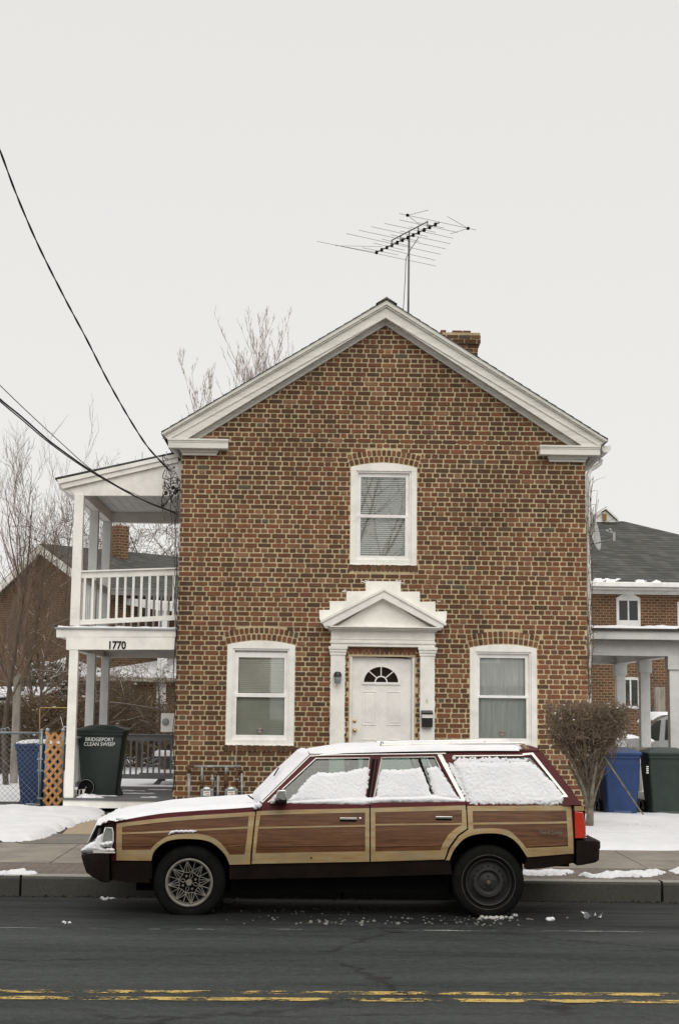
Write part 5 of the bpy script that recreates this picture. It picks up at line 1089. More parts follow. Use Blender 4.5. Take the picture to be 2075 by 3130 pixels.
for k, (dx, s) in enumerate(((0, 3), (5, 5), (-4, 7))):
    pts = [P(541+dx+4*math.sin(s*y*.01)-(y-1500)*.012, y, Yt) for y in range(1500, 2440 if k != 2 else 1900, 40)]; mb.tube(pts, .0065 if k == 0 else .0045, 5)
mb.tube(smoothpts([P(536, 2260, Yt), P(526, 2310, Yt), P(534, 2350, Yt), P(524, 2400, Yt)], 6), .004, 5, 1)
tag(mb.build('wire_tangle', [M['cable'], M['cable_grey'], M['icew']], smooth=True), 'tangle of black wires and connectors hanging down the house corner beside the porch', 'wires')
mb = MB(); 
for x, y, l in ((497, 1548, 34), (532, 1540, 14), (484, 1395, 22), (516, 1560, 10), (510, 1380, 24)): a = P(x, y, Yt); b = P(x, y+l, Yt); mb.tube([a, b], [.009, .001], 6)
t = NT('ice'); t.b.inputs['Transmission Weight'].default_value = .7; t.b.inputs['Roughness'].default_value = .15; t.b.inputs['IOR'].default_value = 1.31; t.col((.9, .93, .95)); tag(mb.build('icicles', t.m, smooth=True), 'small clear icicles hanging under the wires by the porch roof', 'icicles', None, 'stuff')
mb = MB(); mb.tube([P(723, 2275, YW-.02), P(722, 2340, YW-.03), P(720, 2445, YW-.03), P(719, 2475, YW-.03)], .003, 5); tag(mb.build('string', M['icew'], smooth=True), 'thin white string hanging from the left ground floor window to the gas meters', 'string')
# wall lamp, mailbox
yl = yp-.0; c = P(1032, 2064, yl-.06)
lamp = thing('wall_lamp', P(1032, 2070, yl), 'small round wall lamp on the left door pilaster', 'lamp')
mb = MB(); mb.lathe(V(c.x, yl, c.z), [(.001, -.03), (.055, -.03), (.058, 0)], 24); mb.lathe(V(c.x, yl-.085, c.z+.0), [(.001, .055), (.035, .05), (.056, .02), (.058, -.012), (.001, -.012)], 24, 0, 'z'); mb.build('lamp_cap', M['black_gloss'], lamp, smooth=2)
mb = MB(); mb.lathe(V(c.x, yl-.075, c.z), [(.045, -.014), (.044, -.05), (.048, -.055), (.046, -.105), (.04, -.118), (.001, -.12)], 24, 0, 'z'); mb.build('lamp_shade', M['meter'], lamp, smooth=2)
mbx = thing('mailbox', P(1305, 2222, yp), 'black metal mailbox with a pale band on the right door pilaster', 'mailbox'); a, b = P(1288.6, 2222, yp-.08), P(1322, 2172, yp-.08)
mb = MB(); mb.box(a.x, b.x, yp-.085, yp-.001, a.z, b.z-.06); mb.build('box', M['black_gloss'], mbx, bevel=.004); mb = MB(); mb.hexa([V(a.x-.006, yp-.1, b.z-.055), V(b.x+.003, yp-.1, b.z-.055), V(b.x+.003, yp-.1, b.z-.03), V(a.x-.006, yp-.1, b.z-.03)], [V(a.x-.006, yp, b.z-.055), V(b.x+.003, yp, b.z-.055), V(b.x+.003, yp, b.z+.004), V(a.x-.006, yp, b.z+.004)]); mb.build('lid', M['black_gloss'], mbx, bevel=.004)
mb = MB(); z_ = P(1305, 2189, yp-.08).z; mb.box(a.x+.003, b.x, yp-.089, yp-.0855, z_-.026, z_+.032); mb.build('pale_band', M['label'], mbx)
nsix = P(1304, 2143, yp-.001); t6 = thing('house_numeral', nsix, 'tiny faded brass numeral above the mailbox', 'numeral'); text('6', .10, nsix, simple('pale_brass', (.62, .52, .38), .4, .2), t6, 'numeral', ext=.003)
# gas meters
def Wp(u, v, o=.08): return P(500+u/3.92, 2150+v/3.92, YW-o)
gp = thing('gas_pipes', Wp(600, 1200), 'grey and rusty gas pipes on the brick wall above the meters', 'pipes')
def pipe(pts, r, m='iron', name='pipe'): mb = MB(); mb.tube([Wp(*p) for p in pts], r, 10); return mb.build(name, M[m], gp, smooth=True)
pipe([(355, 755), (925, 757)], .020); pipe([(307, 830), (307, 1340)], .022); pipe([(307, 740), (307, 835)], .028, 'rust', 'elbow'); pipe([(300, 750), (365, 753)], .024, 'rust', 'elbow'); pipe([(653, 860), (653, 1340)], .017); pipe([(940, 820), (940, 1340)], .015)
pipe([(462, 760), (462, 1010)], .018); pipe([(750, 760), (750, 850)], .018); pipe([(590, 838), (640, 838), (653, 860)], .022, 'rust', 'elbow'); pipe([(588, 850), (588, 1000)], .016); pipe([(750, 850), (752, 1000)], .028, 'rust', 'valve'); pipe([(878, 790), (925, 800), (945, 830)], .020, 'rust', 'elbow'); pipe([(878, 800), (878, 1000)], .017, 'rust', 'valve'); pipe([(440, 940), (490, 945)], .035, 'rust', 'valve'); pipe([(560, 905), (612, 908)], .018, 'iron', 'valve'); pipe([(445, 862), (480, 862)], .022, 'iron', 'valve'); pipe([(462, 940), (462, 1020)], .022, 'rust', 'valve'); pipe([(850, 912), (905, 912)], .016, 'iron', 'valve')
for i, u in enumerate((525, 815)):
    c = Wp(u, 1100, .1); g = thing('gas_meter', V(c.x, YW-.1, ZB), ('left' if i == 0 else 'right')+' one of the two grey gas meters with a white label on the brick wall', 'gas meter', 'gas meters on the brick wall')
    w = .19; mb = MB(); mb.box(c.x-w/2, c.x+w/2, YW-.17, YW-.03, Wp(u, 1120).z-.30, Wp(u, 1020).z); mb.build('case', M['meter'], g, bevel=.02)
    mb = MB(); mb.lathe(V(c.x, YW-.165, Wp(u, 1058).z), [(.001, -.03), (.055, -.03), (.062, -.02), (.064, .01)], 24); mb.build('dial', M['meter'], g, smooth=2)
    mb = MB(); z = Wp(u, 1072).z; x = c.x+.0; mb.box(x-.053, x+.053, YW-.203, YW-.196, z-.034, z+.034); mb.box(x-.035, x+.035, YW-.2045, YW-.203, z+.006, z+.015, 1); mb.box(x+.0, x+.035, YW-.2045, YW-.203, z-.022, z-.012, 1); z = Wp(u, 1136).z; mb.box(x-.075, x-.004, YW-.176, YW-.171, z-.03, z+.02); mb.box(x+.004, x+.075, YW-.176, YW-.171, z-.03, z+.02)
    mb.build('label', [M['label'], M['redink']], g)
    mb = MB(); q = Wp(u-8, 1022, .2); mb.ico(V(q.x, YW-.17, q.z), .05, .45); mb.build('snow_cap', M['snow'], g, smooth=True)
em = thing('electric_meter', P(510, 2240, YW+1.1), 'small white electric meter box on the house side wall beside the porch', 'meter'); c = P(508, 2212, YW+1.1)
mb = MB(); mb.box(c.x-.07, XL-.005, YW+1.0, YW+1.18, c.z-.13, c.z+.16); mb.build('case', M['label'], em, bevel=.012); mb = MB(); mb.lathe(V(c.x, YW+.995, c.z+.03), [(.001, -.04), (.045, -.035), (.055, .005)], 20); mb.build('dial', M['meter'], em, smooth=2); mb = MB(); mb.tube([V(XL-.04, YW+1.05, c.z+.16), V(XL-.04, YW+1.05, 4.9)], .02, 8); mb.build('conduit', M['iron'], em, smooth=True)
# satellite dish on the right wall
ds = thing('satellite_dish', P(1803, 1660, YW+1.6), 'grey satellite dish seen edge on at the right wall of the brick house', 'satellite dish'); c = P(1806, 1624, YW+1.6)
mb = MB(); Rm_ = Matrix.Rotation(math.radians(62), 3, 'Z') @ Matrix.Rotation(math.radians(-12), 3, 'X'); rings = []
for r in (.01, .12, .22, .27, .30): rings.append([c+Rm_ @ V(r*.86*math.cos(a), -.05+.55*r*r*-1+.05, r*1.12*math.sin(a)) for a in [2*math.pi*k/28 for k in range(28)]])
mb.loft(rings, caps=False); o = mb.build('reflector', M['dish'], ds, smooth=True); sm = o.modifiers.new('s', 'SOLIDIFY'); sm.thickness = .008
mb = MB(); e = P(1875, 1648, YW+1.25); mb.tube([P(1808, 1663, YW+1.6), e], .013, 6); mb.box(e.x-.02, e.x+.02, e.y-.02, e.y+.02, e.z-.03, e.z+.11); mb.tube([e+V(-.10, .02, .13), e+V(-.02, .0, .10)], .018, 8); mb.ico(e+V(-.10, .02, .13), .028); mb.ico(e+V(-.06, 0, .15), .024); mb.tube([P(1808, 1640, YW+1.65), V(XR, YW+1.75, c.z-.1)], .02, 6); mb.build('feed_arm', M['dish'], ds, smooth=2)
# ================================================================= FENCE, LATTICE, BINS
Yf = 23.0; fn = thing('chain_link_fence', P(60, 2465, Yf), 'grey chain link fence panel with a top rail left of the porch', 'fence'); zt_ = P(60, 2240, Yf).z; zb_ = P(60, 2462, Yf).z; fx = P(127, 2300, Yf).x; fl_ = P(-400, 2300, Yf).x
mb = MB(); mb.tube([V(fl_, Yf, zt_), V(fx, Yf, zt_)], .019, 8); mb.build('rail', M['galv'], fn, smooth=True)
for x in (fx, fl_, fl_+(fx-fl_)*.45): mb = MB(); mb.tube([V(x, Yf, gz(Yf)-.1), V(x, Yf, zt_+.035)], .022, 8); mb.ico(V(x, Yf, zt_+.045), .024); mb.build('post', M['galv'], fn, smooth=True)
mb = MB(); s = .082; h = zt_-zb_; n = int((fx-fl_)/s)
for k in range(-int(h/s)-1, n+1):
    for d in (1, -1):
        x0 = fl_+k*s if d > 0 else fl_+k*s+h; a, b = V(x0, Yf+.012*d*.2, zb_), V(x0+h*d, Yf+.012*d*.2, zt_)
        if d > 0: ta = max(0, (fl_-a.x)/h); tb = min(1, (fx-a.x)/h)
        else: ta = max(0, (a.x-fx)/h); tb = min(1, (a.x-fl_)/h)
        if tb > ta: mb.tube([a.lerp(b, ta), a.lerp(b, tb)], .0028, 3)
mb.build('wire_mesh', M['wire'], fn)
mb = MB(); 
for x, y in ((0, 2240), (11, 2238), (24, 2236)): q = P(x, y, Yf); mb.tube([q+V(.035*math.cos(a), 0, .04*math.sin(a)+.02) for a in [math.pi*k/8 for k in range(9)]], .006, 5)
q = P(128, 2460, Yf); mb.tube([q+V(-.02, -.03, 0), q+V(-.22, -.10, .01)], .018, 6); mb.tube([P(119, 2300, Yf-.03), P(119, 2440, Yf-.03)], .008, 5)
for y in (2272, 2320, 2355, 2440): q = P(127, y, Yf); mb.box(q.x-.06, q.x+.03, Yf-.03, Yf+.03, q.z-.012, q.z+.012)
mb.build('fittings', M['galv'], fn)
mb = MB(); mb.tube([P(122, 2430, Yf+.1), P(123, 2300, Yf+.1), P(123, 2168, Yf+.1), P(125, 2163, Yf+.1), P(210, 2163, YP+.05)], .007, 5); tag(mb.build('cord', M['yellowcord'], smooth=True), 'yellow cord strung from the fence post to the porch column', 'cord')
Yl = 22.6; q0, q1, q2 = P(140, 2240, Yl), P(197, 2240, Yl), P(168, 2476, Yl); w = q1.x-q0.x; zt2, zb2 = q0.z, q2.z; mb = MB(); hw_ = .021
k = zb2
def strap(a, b, y): d = (b-a).normalized(); nn = V(-d.z, 0, d.x)*hw_; mb.hexa([a-nn+V(0, y-.008, 0), b-nn+V(0, y-.008, 0), b+nn+V(0, y-.008, 0), a+nn+V(0, y-.008, 0)], [a-nn+V(0, y, 0), b-nn+V(0, y, 0), b+nn+V(0, y, 0), a+nn+V(0, y, 0)])
ww = w-2*hw_; nseg = int(round((zt2-zb2)/(w*.5))); hh_ = (zt2-zb2)/nseg
for i in range(-1, nseg):
    z0_, z1_ = zb2+i*hh_, zb2+(i+2)*hh_; xa, xb = q0.x+hw_, q1.x-hw_
    for s_ in (0, 1):
        A, B = (V(xa, Yl, z0_), V(xb, Yl, z1_)) if s_ == 0 else (V(xb, Yl, z0_), V(xa, Yl, z1_))
        ta, tb = 0, 1
        if z0_ < zb2: ta = (zb2-z0_)/(z1_-z0_)
        if z1_ > zt2: tb = (zt2-z0_)/(z1_-z0_)
        strap(A.lerp(B, ta), A.lerp(B, tb), .009*s_)
for i in range(nseg+1):
    for x in (q0.x+hw_*.9, q1.x-hw_*.9): mb.lathe(V(x, Yl, min(zt2, max(zb2, zb2+i*hh_))), [(.001, -.0085), (hw_*1.1, -.0085), (hw_*1.1, .009)], 14)
tag(mb.build('lattice_panel', M['lattice']), 'narrow orange brown lattice strip between the fence and the porch', 'lattice')
for x in (148, 195):
    mb = MB(); q = P(x, 2232, Yl+.12); mb.tube([V(q.x, Yl+.12, .2), V(q.x, Yl+.12, q.z)], .03, 10); mb.ico(q, .038); tag(mb.build('gate_post', M['galv'], smooth=True), ('left' if x < 170 else 'right')+' galvanised post with a round cap behind the lattice strip', 'post', 'posts behind the lattice')
def bin_(label, mat, base, Hh, wt, wb, dt, db, rz, txt=None, snow=False, group='wheeled rubbish bins', front_feet=False):
    b = thing('wheeled_bin', base, label, 'rubbish bin', group, rz); Mx = Matrix.Translation(base) @ Matrix.Rotation(rz, 4, 'Z'); T = lambda x, y, z: Mx @ V(x, y, z)
    def ring(w, y0, y1, z, r=.035):
        pts = []
        for cx_, cy_, a0 in ((w/2-r, y0+r, -90), (w/2-r, y1-r, 0), (-w/2+r, y1-r, 90), (-w/2+r, y0+r, 180)):
            for k in range(4): a = math.radians(a0+30*k); pts.append(T(cx_+r*math.cos(a), cy_+r*math.sin(a), z))
        return pts
    zl = Hh*.90; mb = MB(); mb.loft([ring(wb, -db/2, db/2, 0), ring(wb*1.0, -db/2, db/2, .05), ring(wb+(wt-wb)*.86, -db/2-(dt-db)*.43, db/2+(dt-db)*.43, zl*.84), ring(wt*.955, -dt/2*.97, dt/2*.97, zl*.86), ring(wt*.965, -dt/2*.97, dt/2*.97, zl-.055), ring(wt*1.01, -dt/2-.01, dt/2+.01, zl-.05), ring(wt*1.01, -dt/2-.01, dt/2+.01, zl)])
    for s_ in (-1, 1):
        mb.loft([ring(.05, -db/2-.008, -db/2+.03, .1, .008), ring(.05, -db/2-(dt-db)*.35-.008, -db/2+.03, zl*.75, .008)]) if False else None
    body_ = [mb.hexa([T(x_-.006, -db/2-.004, .10), T(x_+.006, -db/2-.004, .10), T(x_*1.2+.006, -dt/2+.012, zl*.80), T(x_*1.2-.006, -dt/2+.012, zl*.80)], [T(x_-.006, -db/2+.02, .10), T(x_+.006, -db/2+.02, .10), T(x_*1.2+.006, -dt/2+.04, zl*.80), T(x_*1.2-.006, -dt/2+.04, zl*.80)]) for x_ in ((-.09, 0, .09) if rz == 0 else ())]
    body = mb.build('body', mat, b, smooth=2)
    mb = MB(); mb.loft([ring(wt*1.06, -dt/2-.03, dt/2+.03, zl+.004), ring(wt*1.06, -dt/2-.03, dt/2+.03, zl+.03), ring(wt*.98, -dt/2, dt/2, zl+.05), ring(wt*.6, -dt/2*.55, dt/2*.55, Hh-.008), ring(wt*.3, -dt/2*.3, dt/2*.3, Hh)])
    for xx in (-.16, .16): a = T(xx, dt/2+.06, zl-.02); mb.tube([T(xx, dt/2-.01, zl+.035), T(xx, dt/2+.07, zl+.02), T(xx, dt/2+.08, zl-.04)], .016, 6)
    mb.build('lid', mat, b, smooth=2)
    mb = MB(); mb.tube([T(-wt*.42, dt/2, zl-.07), T(-wt*.42, dt/2+.075, zl-.09), T(wt*.42, dt/2+.075, zl-.09), T(wt*.42, dt/2, zl-.07)], .016, 8); mb.box(0, 0, 0, 0, 0, 0) if False else None
    mb.build('handle', mat, b, smooth=2)
    for s_ in (-1, 1):
        c = T(s_*(wb/2+.03), db/2-(.07 if abs(rz) > .1 else -.02), .125); ax = (Mx.to_3x3() @ V(1, 0, 0)); u = (Mx.to_3x3() @ V(0, 1, 0)); mb = MB(); rings = []
        for r, h in ((.001, .02), (.085, .016), (.10, .022), (.112, .03), (.127, .022), (.13, 0), (.127, -.022), (.10, -.025), (.001, -.02)): rings.append([c+ax*h*s_+u*r*math.cos(2*math.pi*k/28)+UP*r*math.sin(2*math.pi*k/28) for k in range(28)])
        mb.loft(rings, caps=False); wh = mb.build('wheel', M['rubber'], b, smooth=2); mb = MB(); mb.tube([c+ax*.028*s_+u*.118*math.cos(2*math.pi*k/28)+UP*.118*math.sin(2*math.pi*k/28) for k in range(29)], .0035, 5); mb.tube([c+ax*.02*s_, c+ax*.032*s_], .012, 8); mb.build('rim', M['galv'], wh, smooth=True)
    mb = MB(); mb.box(0, 0, 0, 0, 0, 0) if False else None
    mb.hexa([T(-wb*.3, -db/2-.06, .005), T(wb*.3, -db/2-.06, .005), T(wb*.3, -db/2, .13), T(-wb*.3, -db/2, .13)], [T(-wb*.3, -db/2+.02, .005), T(wb*.3, -db/2+.02, .005), T(wb*.3, -db/2+.02, .13), T(-wb*.3, -db/2+.02, .13)]); mb.tube([T(-wb*.35, -db/2-.03, .02), T(wb*.35, -db/2-.03, .02)], .008, 6); mb.build('foot', mat, b)
    return b, T
pb = P(307, 2434, 22.75); pbz = zd+.002
b, T = bin_('dark green wheeled bin with white lettering standing on the porch', M['bin_green'], V(pb.x, 22.85, pbz), P(312, 2216, 22.6).z-pbz, .60, .48, .70, .52, math.radians(90))
text('BRIDGEPORT\nCLEAN SWEEP', .078, P(305, 2268, 22.85-.325), M['lettering'], b, 'lettering', ext=.002, sx=.93, sp=.9)
mb = MB(); sheet(mb, [(P(232, 2430, YP+.1).x, YP+.08), (pb.x+.05, YP+.06), (pb.x+.1, YP+.3), (P(228, 2430, YP).x, YP+.35)], lambda x, y: V(x, y, zd), UP, .04, .02, .1, .06, 6, .7, 9)
for (x, y, w_, l_) in ((.55, .6, .18, .05), (.95, 1.3, .25, .05), (.8, 2.0, .2, .06), (1.2, .35, .12, .05), (.45, .12, .12, .05), (1.2, 2.4, .2, .05)):
    X = xl+x; Y0 = YP+y; sheet(mb, [(X-w_, Y0-l_), (X+w_, Y0-l_), (X+w_, Y0+l_), (X-w_, Y0+l_)], lambda a, c: V(a, c, zd), UP, .012, .02, .04, .05, 6, .5, 9)
tag(mb.build('snow_cover', M['snow'], smooth=True), 'small drifts of snow on the lower porch floor around the green bin', 'snow', None, 'stuff')
mb = MB(); q = P(236, 2424, 22.5); 
for k in range(3): mb.box(q.x-.05+.05*k, q.x-.025+.05*k, 22.5, 22.52, q.z-.02, q.z+.05)
mb.hexa([q+V(-.06, .02, -.03), q+V(.10, .02, -.03), q+V(.12, .02, .06), q+V(-.05, .02, .04)], [q+V(-.06, .1, -.03), q+V(.10, .1, -.03), q+V(.12, .1, .06), q+V(-.05, .1, .04)], 1); tag(mb.build('striped_box', [M['black'], M['label']]), 'small black and white striped box behind the porch bin wheel', 'box')
bb0 = GR(118, 2474)
b, T = bin_('blue wheeled bin with snow on its lid behind the lattice strip', M['bin_blue'], V(P(122, 2400, 23.45).x, 23.45, gz(23.4)), P(120, 2262, 23.4).z-gz(23.4), .58, .42, .68, .50, math.radians(-90))
text('MIXED\nPAPER', .07, P(145, 2330, 23.45-.265), M['lettering'], b, 'lettering', ext=.002) if False else None
mb = MB(); hz = P(120, 2272, 23.4).z-.01; xx = P(122, 2400, 23.45).x; sheet(mb, [(xx-.36, 23.17), (xx+.36, 23.17), (xx+.36, 23.73), (xx-.36, 23.73)], lambda x, y: V(x, y, hz+.02*(1-abs(x-xx)/.36)), UP, .05, .03, .08, .01, 5, .2, 5); tag(mb.build('snow_cover', M['snow'], smooth=True), 'snow layer on the lid of the blue bin behind the fence', 'snow', None, 'stuff')
for (px, lb, mt, wt_) in ((1891, 'blue wheeled bin standing on the lawn beside the clipped shrub', 'bin_blue', .55), (2032, 'green wheeled bin cut off by the right edge beside a blue bin', 'bin_green2', .62)):
    Yb = 22.4; c = P(px, 2490, Yb); b, T = bin_(lb, M[mt], V(c.x, Yb, gz(Yb)-.03), P(px, 2286, Yb-.3).z-gz(Yb)+.03, wt_, wt_*.78, .64, .5, 0)
    if px > 2000:
        q = P(1973, 2345, Yb-.3); mb = MB(); 
        for k in range(4): mb.box(q.x, q.x+.035, Yb-.318, Yb-.312, q.z-.03*k, q.z-.03*k+.016)
        mb.build('mark', M['lettering'], b)
mb = MB(); mb.tube([P(1838, 2302, 21.9), P(1890, 2380, 21.85), P(1950, 2470, 21.8), P(1972, 2500, 21.7)], [.014, .013, .011, .010], 8); tag(mb.build('stick', M['bark_light'], smooth=True), 'long thin stick leaning against the blue bin by the shrub', 'stick')
mb = MB(); mb.tube([P(1958, 2300, 23.3), P(1960, 2470, 23.3)], .045, 8); mb.box(P(1943, 2400, 23.3).x, P(1968, 2400, 23.3).x, 23.2, 23.4, P(1955, 2440, 23.3).z, P(1955, 2420, 23.3).z); tag(mb.build('white_post', M['white']), 'short white post standing between the blue and green bins', 'post')
bf = thing('dark_backdrop', V(P(1800, 2400, 24.4).x, 24.4, gz(24.4)), 'added low dark boards filling the shaded background behind the blue and green bins', 'fence'); x_ = P(1806, 2400, 24.4).x; zt = P(1900, 2300, 24.4).z; rs = random.Random(6)  # added dark boards stand in for shade and hedge behind the bins
while x_ < 8: mb = MB(); mb.box(x_, x_+.137, 24.4, 24.42, .2, zt+rs.uniform(-.01, .01)); mb.build('board', M['backdropboard'], bf); x_ += .143
mb = MB(); mb.box(P(1806, 2400, 24.4).x, 8, 24.42, 24.47, .5, .6); mb.build('rail', M['backdropboard'], bf)
# picnic table
pt_ = thing('picnic_table', V(P(520, 2390, 29.0).x, 29.0, gz(29.0)), 'grey picnic table under snow behind the rear porch railing', 'table'); a, b_, c_ = P(466, 2310, 29.0), P(640, 2310, 29.0), P(440, 2360, 28.8)
mb = MB(); mb.box(a.x, b_.x, 28.8, 29.6, a.z-.045, a.z); mb.build('tabletop', M['picnic'], pt_); mb = MB(); mb.box(c_.x-.05, b_.x, 28.45, 28.75, c_.z-.04, c_.z); mb.build('bench', M['picnic'], pt_)
for dx in (.25, 1.2):
    for s_ in (0, 1): mb = MB(); x = a.x+dx; y0, y1 = (28.85, 28.45) if s_ == 0 else (29.5, 29.9); mb.hexa([V(x+.25*(1-s_), y0, a.z-.05), V(x+.35*(1-s_)+.1*s_, y0, a.z-.05), V(x-.10, y1, gz(29.0)), V(x-.22, y1, gz(29.0))], [V(x+.25*(1-s_), y0+.06, a.z-.05), V(x+.35*(1-s_)+.1*s_, y0+.06, a.z-.05), V(x-.10, y1+.06, gz(29.0)), V(x-.22, y1+.06, gz(29.0))]); mb.build('leg', M['picnic'], pt_)
mb = MB(); sheet(mb, [(a.x-.01, 28.78), (b_.x, 28.78), (b_.x, 29.6), (a.x-.01, 29.6)], lambda x, y: V(x, y, a.z), UP, .09, .04, .08, 0, 1, .15, 3); sheet(mb, [(c_.x, 28.43), (b_.x, 28.43), (b_.x, 28.75), (c_.x, 28.75)], lambda x, y: V(x, y, c_.z), UP, .06, .04, .06, 0, 1, .15, 3); tag(mb.build('snow_cover', M['snow'], smooth=True), 'snow lying on the picnic table and its bench', 'snow', None, 'stuff')
# ================================================================= OTHER BUILDINGS
def win_simple(house_, x0, x1, z0, z1, y, split=True, arch=False, apron=.0):
    mb = MB(); t = .07; mb.box(x0, x0+t, y-.03, y+.05, z0, z1); mb.box(x1-t, x1, y-.03, y+.05, z0, z1); mb.box(x0+t, x1-t, y-.03, y+.05, z1-t, z1); mb.box(x0+t, x1-t, y-.03, y+.05, z0, z0+t+apron)
    if arch: mb.prism([V(x0, y-.03, z1), V(x1, y-.03, z1), V(x0+(x1-x0)*.75, y-.03, z1+.09), V(x0+(x1-x0)*.5, y-.03, z1+.11), V(x0+(x1-x0)*.25, y-.03, z1+.09)], V(0, .08, 0))
    if split: xm = (x0+x1)/2; mb.box(xm-.02, xm+.02, y-.022, y+.04, z0+t, z1-t)
    w = mb.build('window', M['grey_white'], house_); mb = MB(); mb.quad(V(x0+t, y-.012, z0+t), V(x1-t, y-.012, z0+t), V(x1-t, y-.012, z1-t), V(x0+t, y-.012, z1-t)); mb.build('pane', M['paneblack'], w)
t = NT('far_pane'); t.col((.02, .024, .02)).set(.06, 0, .6); M['paneblack'] = t.m
# --- right neighbour
YN = 39.0; nb_ = thing('neighbour_house', V(P(1950, 2300, YN).x, YN, .3), 'brick house with a grey hipped roof and white porch at the right edge', 'house')
ze = P(1900, 1800, YN-.4).z; x0n, x1n = P(1770, 1800, YN).x-.9, P(1770, 1800, YN).x+11
x0n = P(1700, 1800, YN).x
mb = MB(); mb.box(x0n, x1n, YN, YN+9, .1, ze+.1); mb.build('wall', M['brick'], nb_)
r1, r2 = P(1881, 1589, YN+4.2), None; zr_ = r1.z
mb = MB(); e0, e1 = x0n-.4, x1n+.4; ra_, rb_ = V(P(1790, 1589, YN+4.5).x, YN+4.5, zr_), V(r1.x+.3, YN+4.5, zr_)
ze_ = P(1900, 1783, YN-.4).z
hipx = rb_.x+6.2
A, B, Cc, D = V(e0, YN-.45, ze_), V(e1, YN-.45, ze_), V(e1, YN+9.4, ze_), V(e0, YN+9.4, ze_); 
mb.quad(A, V(hipx, YN-.45, ze_), rb_, ra_); mb.add([V(hipx, YN-.45, ze_), V(hipx, YN+9.4, ze_), rb_], [(0, 1, 2)]); mb.quad(V(hipx, YN+9.4, ze_), D, ra_, rb_); mb.add([A, ra_, D], [(0, 1, 2)]); mb.build('roof', M['shingle'], nb_)
mb = MB(); mb.box(e0, e1, YN-.52, YN-.40, ze_-.10, ze_+.03); mb.box(e0, e1, YN-.40, YN+.01, ze_-.16, ze_-.10); mb.box(x0n, x1n, YN-.06, YN, ze_-.26, ze_-.16); mb.build('gutter', M['white_clean'], nb_, bevel=.02)
g0_ = P(1849, 1557, YN+4.3); gl_, gr_ = P(1806, 1583, YN+4.3), P(1887, 1592, YN+4.3); mb = MB(); zb_g = gl_.z-.12
mb.prism([V(gl_.x, YN+4.3, zb_g), V(gr_.x, YN+4.3, zb_g), V(gr_.x, YN+4.3, gr_.z-.03), V(g0_.x, YN+4.3, g0_.z-.04), V(gl_.x, YN+4.3, gl_.z-.03)], V(0, .6, 0)); mb.build('gable_vent_wall', M['grey_white'], nb_)
mb = MB()
for (a, b) in ((gl_, g0_), (g0_, gr_)): mb.hexa([a+V(0, -.1, 0), b+V(0, -.1, 0), b+V(0, -.1, .07), a+V(0, -.1, .07)], [a+V(0, .7, 0), b+V(0, .7, 0), b+V(0, .7, .07), a+V(0, .7, .07)])
mb.build('gable_trim', M['white'], nb_)
mb = MB(); lx0_, lx1_ = P(1840, 1580, YN+4.25).x, P(1853, 1580, YN+4.25).x; lz0_, lz1_ = P(1846, 1590, YN+4.25).z, P(1846, 1568, YN+4.25).z
for k in range(7): z = lz0_+(lz1_-lz0_)*k/7; mb.hexa([V(lx0_, YN+4.2, z), V(lx1_, YN+4.2, z), V(lx1_, YN+4.25, z+.025), V(lx0_, YN+4.25, z+.025)], [V(lx0_, YN+4.21, z-.004), V(lx1_, YN+4.21, z-.004), V(lx1_, YN+4.29, z+.02), V(lx0_, YN+4.29, z+.02)])
mb.build('louvre', simple('yellow_wood', (.55, .38, .16), .7), nb_)
win_simple(nb_, P(1882, 1850, YN).x, P(1955, 1850, YN).x, P(1918, 1918, YN).z, P(1918, 1828, YN).z, YN, True, True, .12); win_simple(nb_, P(2068, 1850, YN).x, P(2140, 1850, YN).x, P(2075, 1925, YN).z, P(2075, 1840, YN).z, YN); win_simple(nb_, P(1895, 2100, YN).x, P(1955, 2100, YN).x, P(1918, 2166, YN).z, P(1918, 2070, YN).z, YN, True)
mb = MB()
for x0_, x1_, y in ((1812, 1842, 1776), (1857, 1893, 1779), (1940, 1980, 1782), (2003, 2014, 1781)): a, b = P(x0_, y, YN-.45), P(x1_, y, YN-.45); sheet(mb, [(a.x, YN-.48), (b.x, YN-.48), (b.x, YN-.30), (a.x, YN-.30)], lambda x, y_: V(x, y_, ze_+.03+(y_-YN+.45)*.5), UP, .006, .06, .05, .10, 3, .4)
tag(mb.build('snow_patches', M['snow'], smooth=True), 'thin snow patches above the gutter of the neighbouring house', 'snow', None, 'stuff')
Yn = 26.5; YNe = 31.4; q = lambda x, y: P(x, y, Yn); mb = MB(); xr_ = q(2075, 1960).x; xl_ = q(1760, 1960).x
z1_, z2_, z3_ = q(1950, 2005).z, q(1950, 1957).z, q(1950, 1930).z
mb.box(xl_, xr_-.0, Yn, Yn+.2, z1_, z2_); mb.box(xl_, xr_+.25, Yn-.25, Yn+.2, z2_, z3_); mb.box(xr_-.2, xr_, Yn+.2, YNe, z1_, z2_); mb.box(xr_-.1, xr_+.25, Yn+.2, YNe, z2_, z3_); mb.box(xl_, xr_-.2, YNe-.2, YNe, z1_, z2_); mb.build('porch_beam', M['grey_white'], nb_, bevel=.006)
mb = MB(); mb.box(xl_, xr_-.2, Yn+.2, YNe-.2, z2_-.05, z2_); mb.build('porch_ceiling', M['grey_white'], nb_)
mb = MB(); mb.hexa([V(xl_, Yn-.3, z3_), V(xr_+.3, Yn-.3, z3_), V(xr_+.3, YNe, z3_+.10), V(xl_, YNe, z3_+.10)], [V(xl_, Yn-.3, z3_+.03), V(xr_+.3, Yn-.3, z3_+.03), V(xr_+.3, YNe, z3_+.13), V(xl_, YNe, z3_+.13)]); mb.build('porch_roof', M['shingle'], nb_)
